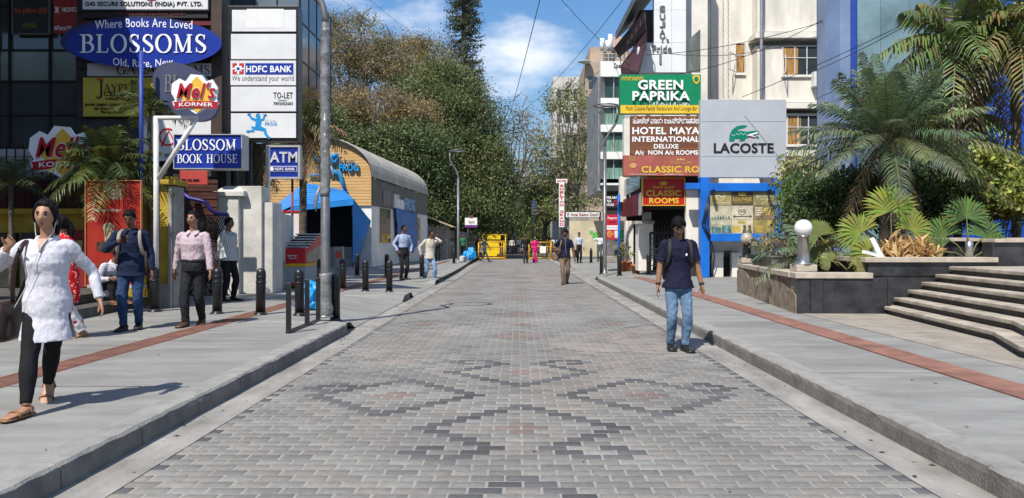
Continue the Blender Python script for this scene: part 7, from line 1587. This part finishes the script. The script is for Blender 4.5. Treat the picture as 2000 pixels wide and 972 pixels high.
    if skirt:
        c = MB(); loft(c, [(Vector((hipc.x, hipc.y, z * H)), a * H, b_ * H) for z, a, b_ in skirt[1]], 26); fuse(c, 'sari', skirt[0], r, vc, 2, (.02, 9, .25), sd)
    if shoes:
        for s_, hj, kn, an, fd, fu, fr_, sole in legs:
            c = MB()
            if shoes[1] == 'shoe':
                fsec = [(-.044, .018, .040), (-.030, .027, .050), (.0, .029, .052), (.04, .031, .038), (.09, .034, .028), (.125, .031, .023), (.145, .020, .016)]
                loft(c, [(sole + fd * a * H + fu * (h_ * .5 - .004) * H, w_ * H, h_ * .5 * H) for a, w_, h_ in fsec], 14, fr_, fu, .75); c.build('shoe', shoes[0], r)
                c = MB(); loft(c, [(sole + fd * a * H + fu * -.002 * H, w_ * 1.05 * H, .006 * H) for a, w_, h_ in fsec], 14, fr_, fu, .6); c.build('sole', mat('sole_dark', (.03, .027, .025), .8), r)
            else:
                fsec = [(-.042, .020), (-.02, .026), (.03, .025), (.08, .031), (.12, .030), (.14, .018)]; loft(c, [(sole + fd * a * H - fu * .004 * H, w_ * H, .006 * H) for a, w_ in fsec], 14, fr_, fu, .7)
                for a, hh, w_ in ((.07, .026, .031), (-.005, .038, .027)): c.tube([sole + fd * a * H + fr_ * w_ * H * cos(q_) + fu * (hh * sin(q_)) * H for q_ in (pi * i / 8 for i in range(9))], .006 * H, 6)
                c.build('sandal', shoes[0], r)
    if extra: extra(r, H, S, rt, fw, up, T, k, arms, legs)
    return r
# materials with printed or woven patterns
def patmat(name, c1, c2, kind, scale, rough=.85, bumpy=0.):
    m = bpy.data.materials.new(name); m.use_nodes = True; t = m.node_tree; n = t.nodes; l = t.links; b = n['Principled BSDF']; b.inputs['Roughness'].default_value = rough; b.inputs['Specular IOR Level'].default_value = .15; co = n.new('ShaderNodeTexCoord')
    mxx = n.new('ShaderNodeMixRGB'); mxx.inputs[1].default_value = (*c1, 1); mxx.inputs[2].default_value = (*c2, 1); l.new(mxx.outputs[0], b.inputs['Base Color'])
    if kind == 'check':
        fs = []
        for ax in (0, 2):
            sp = n.new('ShaderNodeSeparateXYZ'); l.new(co.outputs['Object'], sp.inputs[0]); ml = n.new('ShaderNodeMath'); ml.operation = 'MULTIPLY'; ml.inputs[1].default_value = scale; l.new(sp.outputs[ax], ml.inputs[0]); fr = n.new('ShaderNodeMath'); fr.operation = 'FRACT'; l.new(ml.outputs[0], fr.inputs[0]); gt_ = n.new('ShaderNodeMath'); gt_.operation = 'GREATER_THAN'; gt_.inputs[1].default_value = .66; l.new(fr.outputs[0], gt_.inputs[0]); fs.append(gt_)
        ad = n.new('ShaderNodeMath'); ad.operation = 'ADD'; l.new(fs[0].outputs[0], ad.inputs[0]); l.new(fs[1].outputs[0], ad.inputs[1]); hf = n.new('ShaderNodeMath'); hf.operation = 'MULTIPLY'; hf.inputs[1].default_value = .6; l.new(ad.outputs[0], hf.inputs[0]); l.new(hf.outputs[0], mxx.inputs[0])
    elif kind == 'dots':
        vo = n.new('ShaderNodeTexVoronoi'); vo.inputs['Scale'].default_value = scale; l.new(co.outputs['Object'], vo.inputs['Vector']); lt = n.new('ShaderNodeMath'); lt.operation = 'LESS_THAN'; lt.inputs[1].default_value = .36; l.new(vo.outputs['Distance'], lt.inputs[0]); l.new(lt.outputs[0], mxx.inputs[0])
    elif kind == 'vine':
        nz = n.new('ShaderNodeTexNoise'); nz.inputs['Scale'].default_value = scale; nz.inputs['Detail'].default_value = 3; nz.inputs['Distortion'].default_value = 1.6; l.new(co.outputs['Object'], nz.inputs['Vector']); rp = n.new('ShaderNodeValToRGB'); e = rp.color_ramp.elements; e[0].position = .44; e[0].color = (0, 0, 0, 1); e[1].position = .56; e[1].color = (0, 0, 0, 1); q = e.new(.50); q.color = (1, 1, 1, 1); l.new(nz.outputs[0], rp.inputs[0]); l.new(rp.outputs[0], mxx.inputs[0])
        bp = n.new('ShaderNodeBump'); bp.inputs['Strength'].default_value = .4; bp.inputs['Distance'].default_value = .004; l.new(rp.outputs[0], bp.inputs['Height']); l.new(bp.outputs[0], b.inputs['Normal'])
    MATS[name] = m; return m
c_kurta = patmat('white_embroidery', (.56, .555, .60), (.46, .455, .51), 'vine', 24); c_check = patmat('check_cloth', (.58, .60, .60), (.03, .04, .05), 'check', 38); c_check2 = patmat('fine_check_cloth', (.60, .58, .60), (.22, .20, .26), 'check', 34); c_bandh = patmat('bandhani', (.60, .56, .54), (.40, .012, .03), 'dots', 15); c_redd = patmat('red_dotted', (.46, .010, .016), (.55, .32, .28), 'dots', 26); c_bleach = patmat('bleached_denim', (.09, .17, .33), (.35, .42, .52), 'vine', 8)
c_black = cloth('black_cloth', (.015, .015, .017), .2); c_char = cloth('charcoal_cloth', (.022, .022, .025), .2); c_navy = cloth('navy_polo', (.013, .013, .035), .2); c_navys = cloth('navy_shirt', (.012, .020, .050), .2); c_pinks = patmat('pink_shirt', (.47, .38, .41), (.40, .30, .34), 'check', 60); c_jeans = cloth('light_denim', (.14, .22, .32), .25, .9, (.06, .11, .19), 4); c_jeansd = cloth('mid_denim', (.030, .060, .135), .25, .9, (.012, .028, .07), 4); c_khaki = cloth('khaki', (.19, .14, .10), .15); c_cream = cloth('cream_tee', (.52, .48, .40)); c_ltblue = patmat('light_blue_shirt', (.36, .42, .56), (.24, .30, .46), 'check', 50); c_white = cloth('white_shirt', (.68, .68, .70), .06); c_pink = cloth('magenta_silk', (.60, .012, .16), .2, .5); c_dgrey = cloth('grey_shirt', (.09, .10, .10)); c_green = cloth('green_cloth', (.03, .16, .08)); c_blackj = cloth('black_jacket', (.012, .012, .014), .2, .6)
m_shoe = mat('black_leather', (.018, .016, .015), .35, .2, 8); m_shoeb = mat('brown_leather', (.09, .045, .022), .45, .2, 8); m_sand = mat('tan_sandal', (.24, .12, .05), .5, .15, 8); m_strap = mat('strap_grey', (.03, .03, .032), .8, .2, 10); m_strapl = mat('strap_beige', (.33, .29, .24), .8, .2, 10); m_bagb = mat('bag_brown', (.035, .018, .014), .4, .2, 6); m_skinbag = mat('bag_tan', (.20, .14, .09), .7, .2, 6)
m_wire = mat('white_wire', (.6, .6, .6), .5)
def straps(r, H, S, rt, fw, mat_, both=True, pack=True):
    for s_ in ((-1, 1) if both else (1,)):
        c = MB(); pts = [(S(.10) + rt * s_ * .085 * H - fw * .06 * H), S(.13) + rt * s_ * .098 * H + fw * .035 * H, S(.20) + rt * s_ * .086 * H + fw * .074 * H, S(.26) + rt * s_ * .080 * H + fw * .072 * H, S(.302) + rt * s_ * .074 * H + fw * .045 * H, S(.318) + rt * s_ * .06 * H - fw * .015 * H, S(.27) + rt * s_ * .06 * H - fw * .08 * H]
        q = interp([(p, .017 * H) for p in pts], 4); c.tube([p for p, _ in q], .0145 * H, 8, flat=.45); c.build('backpack_strap', mat_, r)
    if pack: c = MB(); loft(c, [(S(h) - fw * (.135 * H), a * H, d * H) for h, a, d in ((.0, .06, .03), (.02, .085, .055), (.15, .09, .065), (.26, .08, .05), (.30, .05, .025))], 16, rt, fw, .7); c.build('backpack', mat_, r)
def x_woman(r, H, S, rt, fw, up, T, k, arms, legs):
    c = MB(); s_, sh, e, wv, d = arms[1]; P = [S(.02) - rt * .15 * H + fw * .01 * H, S(.15) - rt * .125 * H + fw * .06 * H, S(.26) - rt * .088 * H + fw * .085 * H, S(.31) - rt * .080 * H + fw * .01 * H, S(.24) - rt * .09 * H - fw * .085 * H, S(.02) - rt * .15 * H - fw * .04 * H]
    q = interp([(p, .01) for p in P], 5); c.tube([p for p, _ in q], .011 * H, 8, flat=.5); loft(c, [(S(h) - rt * .175 * H, a * H, b_ * H) for h, a, b_ in ((-.16, .03, .10), (-.14, .045, .12), (-.02, .042, .115), (.02, .03, .10))], 16, rt, fw, .6); c.build('handbag', m_bagb, r)
    c = MB(); P = [T @ (Vector((.078, .0, -.01)) * k), T @ (Vector((.066, -.03, -.13)) * k), S(.27) + fw * .088 * H, S(.2) + fw * .095 * H - rt * .02 * H, S(.10) + fw * .085 * H - rt * .06 * H, S(.0) + fw * .09 * H - rt * .11 * H]; q = interp([(p, .01) for p in P], 5); c.tube([p for p, _ in q], .0028, 5); P[0] = T @ (Vector((-.078, .0, -.01)) * k); P[1] = T @ (Vector((-.066, -.03, -.13)) * k); q = interp([(p, .01) for p in P[:3]], 5); c.tube([p for p, _ in q], .0028, 5); c.build('earphones', m_wire, r)
    n = 14
    for s2 in (-1, 1):
        c = MB(); c.tube([T @ (Vector((s2 * .084, .005 + .016 * cos(2 * pi * i / n), -.05 + .020 * sin(2 * pi * i / n))) * k) for i in range(n + 1)], .0025, 5, cap=False); c.build('earring', m_steel, r)
    c = MB(); P = [(S(.322) + rt * .020 * H + fw * .050 * H), (S(.262) + fw * .088 * H), (S(.322) - rt * .020 * H + fw * .050 * H)]; v = P + [p - fw * .02 for p in P]; c.add([P[0], P[1], P[2], P[0] - fw * .03, P[1] - fw * .03, P[2] - fw * .03], [(0, 1, 2), (5, 4, 3), (0, 3, 4, 1), (1, 4, 5, 2), (2, 5, 3, 0)]); c.build('neckline', SK['c'], r)
person('woman in white embroidered kurta and black leggings striding past with a handbag', -3.64, 5.95, 1.60, 13, .15, 'c', 3, dict(fr=(-.03, -.185, .045), fl=(-.075, .225, .075), pl=.7, hip=.498, hr=(-.145, -.085, .775), er=(-.8, .1, -.7), hl=(.225, .02, .52), el=(.4, .9, 0), lean=.03, twist=-.06, yr=-.35, nr=(.3, -.6, .4)), shirt=c_kurta, sleeve='long', hem=.50, kurta=.335, tuck=False, pants=(c_black, .86, .97), shoes=(m_sand, 'sandal'), hair='tied', head=(0, 6, 2), female=True, fat=1.04, belt=False, extra=x_woman)
def x_boy(r, H, S, rt, fw, up, T, k, arms, legs):
    straps(r, H, S, rt, fw, m_strap)
    c = MB(); q = S(.215) + rt * .052 * H + fw * .092 * H; c.ball(q - fw * .006 - rt * .02, (.014, .006, .018), 12, 8); c.build('chest_badge', m_txtw, r)
    s_, sh, e, wv, d = arms[0]; c = MB(); c.tube([wv - d * .045, wv - d * .012], .031, 14); c.ball(wv - d * .03 + rt * .022 + fw * .016, (.018, .018, .018), 10, 8); c.build('wristwatch', m_black, r)
    s_, sh, e, wv, d = arms[1]; c = MB(); c.tube([wv - d * .05, wv - d * .025], .0335, 12); c.build('wristband', m_black, r)
    c = MB(); P = [T @ (Vector((-.078, .0, -.01)) * k), T @ (Vector((-.07, -.02, -.1)) * k), S(.30) + fw * .062 * H - rt * .03 * H]; q = interp([(p, .01) for p in P], 5); c.tube([p for p, _ in q], .0025, 5); c.build('earphones', m_black, r)
person('young man in dark navy polo and light jeans looking down on the road', 2.13, 10.2, 1.745, 3, 0.0, 'a', 3, dict(fr=(-.048, .035, .05), fl=(.042, -.045, .045), hip=.513, hl=(.178, -.03, .475), hr=(-.158, -.01, .487), lean=.02), shirt=c_navy, sleeve='short', hem=.475, flare=2.2, pants=(c_jeans, 1.05, .99), shoes=(m_shoe, 'shoe'), hair='boy', head=(-8, 36, -6), extra=x_boy, belt=False, tuck=False)
person('man in pale pink shirt and black trousers walking past the gate', -4.98, 11.8, 1.715, 4, .15, 'a', 3, dict(fr=(-.035, -.10, .045), fl=(.04, .10, .055), pl=.25, hip=.508, hl=(.165, -.06, .485), hr=(-.175, .04, .488)), shirt=c_pinks, hem=.565, pants=(c_char, 1.12, 1.0), shoes=(m_shoeb, 'shoe'), hair='short', head=(-12, 0, 0), fat=1.12)
def x_navy(r, H, S, rt, fw, up, T, k, arms, legs):
    straps(r, H, S, rt, fw, m_strapl); s_, sh, e, wv, d = arms[1]; c = MB(); c.obox(wv + d * .085 + fw * .02, (.034, .007, .068), Matrix.Rotation(.6, 3, 'X')); c.build('phone', m_black, r)
person('man in navy shirt and jeans looking at a phone in his hand', -5.66, 11.25, 1.74, 14, .15, 'b', 3, dict(fr=(-.04, -.075, .045), fl=(.05, .05, .05), hip=.51, hr=(-.055, -.15, .735), er=(-.9, .1, -.7), hl=(.165, -.02, .49), nr=(.6, .3, .6), curl=.9), shirt=c_navys, hem=.455, flare=1.6, pants=(c_jeansd, 1.05, 1.0), shoes=(m_shoe, 'shoe'), hair='short', head=(-4, 30, 0), extra=x_navy, fat=1.06, tuck=False, belt=False)
def x_dup(r, H, S, rt, fw, up, T, k, arms, legs):
    c = MB(); limb(c, [(S(.31) + fw * .02 * H, .05 * H), (S(.27) + rt * .10 * H - fw * .02 * H, .06 * H), (S(.12) + rt * .13 * H - fw * .05 * H, .055 * H), (S(-.08) + rt * .13 * H - fw * .06 * H, .06 * H), (S(-.2) + rt * .12 * H - fw * .06 * H, .05 * H)], 14); limb(c, [(S(.30) - rt * .02 * H + fw * .03 * H, .05 * H), (S(.22) + fw * .08 * H, .05 * H), (S(.1) + fw * .09 * H, .04 * H)], 12)
    fuse(c, 'dupatta', c_redd, r, .014, 2, (.02, 14, .3), 4)
person('woman in red dotted shawl and red spotted white trousers behind the woman in white', -6.08, 10.25, 1.62, -55, .15, 'a', 3, dict(fr=(-.04, -.17, .045), fl=(.04, .14, .05), pl=.3, hip=.50), shirt=cloth('red_kurta', (.48, .012, .016)), hem=.34, flare=3, pants=(c_bandh, 1.55, .96), shoes=(m_sand, 'sandal'), hair='tied', head=(0, 0, 0), female=True, fat=1.08, belt=False, tuck=False, extra=x_dup)
person('man in black and white checked shirt standing with his back to the gate pillar', -6.25, 16.6, 1.75, 68, .15, 'b', 2, dict(hl=(.10, .10, .50), hr=(-.10, .10, .50), el=(.6, .7, 0), er=(-.6, .7, 0), fr=(-.06, .03, .045), fl=(.06, -.02, .045)), shirt=c_check, hem=.50, flare=1.6, pants=(c_black, 1.1, 1.0), shoes=(m_shoe, 'shoe'), hair='short', head=(12, 0, 0), fat=1.14, tuck=False, belt=False)
person('man in checked shirt crouched on the dark step beneath the red banner', -7.42, 13.9, 1.68, 55, .33, 'b', 2, dict(sit=True, hip=.15, lean=.5, fr=(-.07, -.24, .045), fl=(.07, -.22, .045), hl=(.10, -.26, .27), hr=(-.10, -.26, .27)), shirt=c_check2, hem=.10, pants=(c_char, 1.05, 1.0), shoes=(m_sand, 'sandal'), hair='short', head=(0, 25, 0), belt=False)
person('man in light blue shirt and dark trousers standing hands in pockets by the bar', -3.82, 25.7, 1.76, 35, .15, 'b', 2, dict(hl=(.135, -.04, .52), hr=(-.135, -.04, .54), el=(.8, .6, 0), er=(-.8, .6, 0), fl=(.06, .02, .045)), shirt=c_ltblue, hem=.56, pants=(c_char, 1.05, 1.0), shoes=(m_shoe, 'shoe'), hair='short', head=(25, 0, 0))
person('man in cream shirt and bleached jeans with a hand to his face', -3.06, 26.7, 1.78, 30, .0, 'b', 2, dict(fr=(-.07, .10, .05), fl=(.06, -.09, .045), hip=.50, hl=(.05, -.13, .86), el=(.8, -.5, -.5), hr=(-.16, .05, .52), er=(-.8, .6, 0), side=.06), shirt=c_cream, sleeve='long', hem=.46, pants=(c_bleach, 1.1, 1.0), shoes=(m_shoe, 'shoe'), hair='short', head=(30, 0, 5), tuck=False, belt=False)
person('man in dark clothes leaning near the zigzag mural wall', -5.1, 49, 1.70, 0, .15, 'b', 1, None, shirt=c_blackj, hem=.5, pants=(c_black, 1.05, 1.0), shoes=(m_shoe, 'shoe'))
person('man in grey shirt and jeans walking across the road before the yellow barricade', -2.28, 53, 1.72, 75, 0., 'b', 1, dict(fr=(-.05, -.20, .05), fl=(.05, .19, .06), hip=.49, hl=(.15, -.18, .52), hr=(-.15, .14, .52)), shirt=c_dgrey, hem=.5, pants=(c_jeansd, 1.0, 1.0), shoes=(m_shoe, 'shoe'))
person('man in black shirt walking beside the woman in magenta', .52, 49.6, 1.82, 0, 0., 'b', 1, dict(fr=(-.05, -.10, .05), fl=(.05, .08, .05), hip=.51), shirt=c_black, hem=.5, pants=(cloth('dark_brown_cloth', (.05, .035, .03)), 1.05, 1.0), shoes=(m_shoe, 'shoe'))
person('woman in bright magenta sari walking beside the man in black', 1.15, 50.8, 1.66, 0, 0., 'a', 1, dict(hl=(.14, -.08, .6)), shirt=c_pink, sleeve='elbow', hem=.45, skirt=(c_pink, ((.03, .11, .10), (.2, .095, .085), (.4, .09, .08), (.55, .092, .075))), hair='tied', female=True, shoes=(m_sand, 'sandal'))
def x_sling(r, H, S, rt, fw, up, T, k, arms, legs):
    c = MB(); P = [S(.30) - rt * .07 * H + fw * .05 * H, S(.2) - rt * .09 * H + fw * .075 * H, S(.05) - rt * .12 * H + fw * .03 * H, S(.2) - rt * .08 * H - fw * .08 * H, S(.31) - rt * .07 * H - fw * .02 * H]; q = interp([(p, .01) for p in P], 4); c.tube([p for p, _ in q], .012 * H, 6, flat=.5); loft(c, [(S(h) - rt * .17 * H - fw * .03 * H, a * H, .05 * H) for h, a in ((-.06, .04), (-.03, .075), (.06, .08), (.1, .05))], 14, rt, fw); c.build('shoulder_bag', m_skinbag, r)
    c = MB(); P = [T @ (Vector((.07, -.03, -.08)) * k), S(.25) + fw * .085 * H, S(.05) + fw * .09 * H + rt * .02 * H]; q = interp([(p, .01) for p in P], 4); c.tube([p for p, _ in q], .003, 4); c.build('earphones', m_wire, r)
person('man in navy tee and khaki trousers on the road with a shoulder bag', 1.58, 25.6, 1.78, 0, 0., 'b', 2, dict(fr=(-.04, -.10, .05), fl=(.045, .13, .06), pl=.35, hip=.505, hl=(.18, -.05, .48), hr=(-.14, -.12, .64), er=(-.8, .4, -.5)), shirt=c_navy, sleeve='short', hem=.51, pants=(c_khaki, 1.1, 1.0), shoes=(m_shoeb, 'shoe'), hair='boy', head=(0, 8, 0), extra=x_sling, tuck=False, belt=False)
person('man in pale shirt holding a black case near the far right kerb', 3.6, 45, 1.72, 10, .15, 'b', 1, None, shirt=cloth('pale_blue_cloth', (.45, .50, .58)), hem=.55, pants=(c_char, 1.1, 1.0), shoes=(m_shoe, 'shoe'), extra=lambda r, H, S, rt, fw, up, T, k, arms, legs: MB().box(-.33, -.22, -.3, .2, .32, .78).build('case', m_black, r))
person('man in white shirt lifting a phone beside the garden wall', 5.12, 48, 1.70, -15, .15, 'b', 1, dict(hr=(-.07, -.14, .84), er=(-.8, 0, -.6)), shirt=c_white, hem=.56, pants=(c_dgrey, 1.05, 1.0), shoes=(m_shoe, 'shoe'))
person('woman in white top standing by the green painted dots', 5.75, 59, 1.58, -30, .15, 'a', 1, dict(hl=(.08, -.12, .6), hr=(-.08, -.12, .6)), shirt=c_white, hem=.42, pants=(c_black, .95, 1.0), shoes=(m_sand, 'sandal'), hair='tied', female=True, tuck=False, belt=False)
person('person in green tee in the tree shade by the left slim lamp', -4.05, 57, 1.7, 20, .15, 'b', 1, None, shirt=c_green, sleeve='short', hem=.5, pants=(c_black, 1.05, 1.0), shoes=(m_shoe, 'shoe'))
person('person in dull red shirt in the shade beyond the purple sign', -3.4, 66, 1.66, -20, .0, 'b', 1, None, shirt=cloth('dull_red_cloth', (.16, .04, .05)), hem=.5, pants=(c_black, 1.05, 1.0), shoes=(m_shoe, 'shoe'))
person('far man in white shirt, left of a pair beyond the right barricade', 4.2, 92, 1.72, 170, 0., 'b', 1, None, shirt=c_white, hem=.55, pants=(c_black, 1.05, 1.0), shoes=(m_shoe, 'shoe')); person('far man in pale blue shirt, right of a pair beyond the right barricade', 4.95, 94, 1.70, 175, 0., 'b', 1, None, shirt=c_ltblue, hem=.55, pants=(c_char, 1.05, 1.0), shoes=(m_shoe, 'shoe'))
person('far person in red top among the parked motorcycles', -1.9, 88, 1.66, 20, 0., 'b', 1, None, shirt=cloth('far_red_cloth', (.4, .03, .04)), hem=.5, pants=(c_jeansd, 1.05, 1.0), shoes=(m_shoe, 'shoe'))

fp = [('far man in grey shirt near the left barricade legs', -2.9, 72, c_dgrey, c_black, 160), ('far man in cream shirt standing by the red motorcycle', -.6, 81, c_cream, c_char, 10), ('far woman in blue top beside the white scooter', 1.0, 80, cloth('far_blue_cloth', (.05, .12, .32)), c_black, -20), ('far man in white shirt walking beyond the parked bikes', .1, 97, c_white, c_jeansd, 0), ('far man in brown shirt right of the magenta sari', 2.7, 70, cloth('far_brown_cloth', (.16, .09, .05)), c_black, 200), ('far woman in yellow top near the hotel pylon pole', 3.3, 76, cloth('far_yellow_cloth', (.45, .30, .06)), c_char, 30)]
for l, x, y, sc_, pc_, yw in fp: person(l, x, y, 1.66 + .02 * (int(y) % 4), yw, 0., 'b', 1, dict(fr=(-.05, -.08, .05), fl=(.05, .07, .05), hip=.51), shirt=sc_, hem=.5, pants=(pc_, 1.05, 1.0), shoes=(m_shoe, 'shoe'), tuck=False, belt=False)
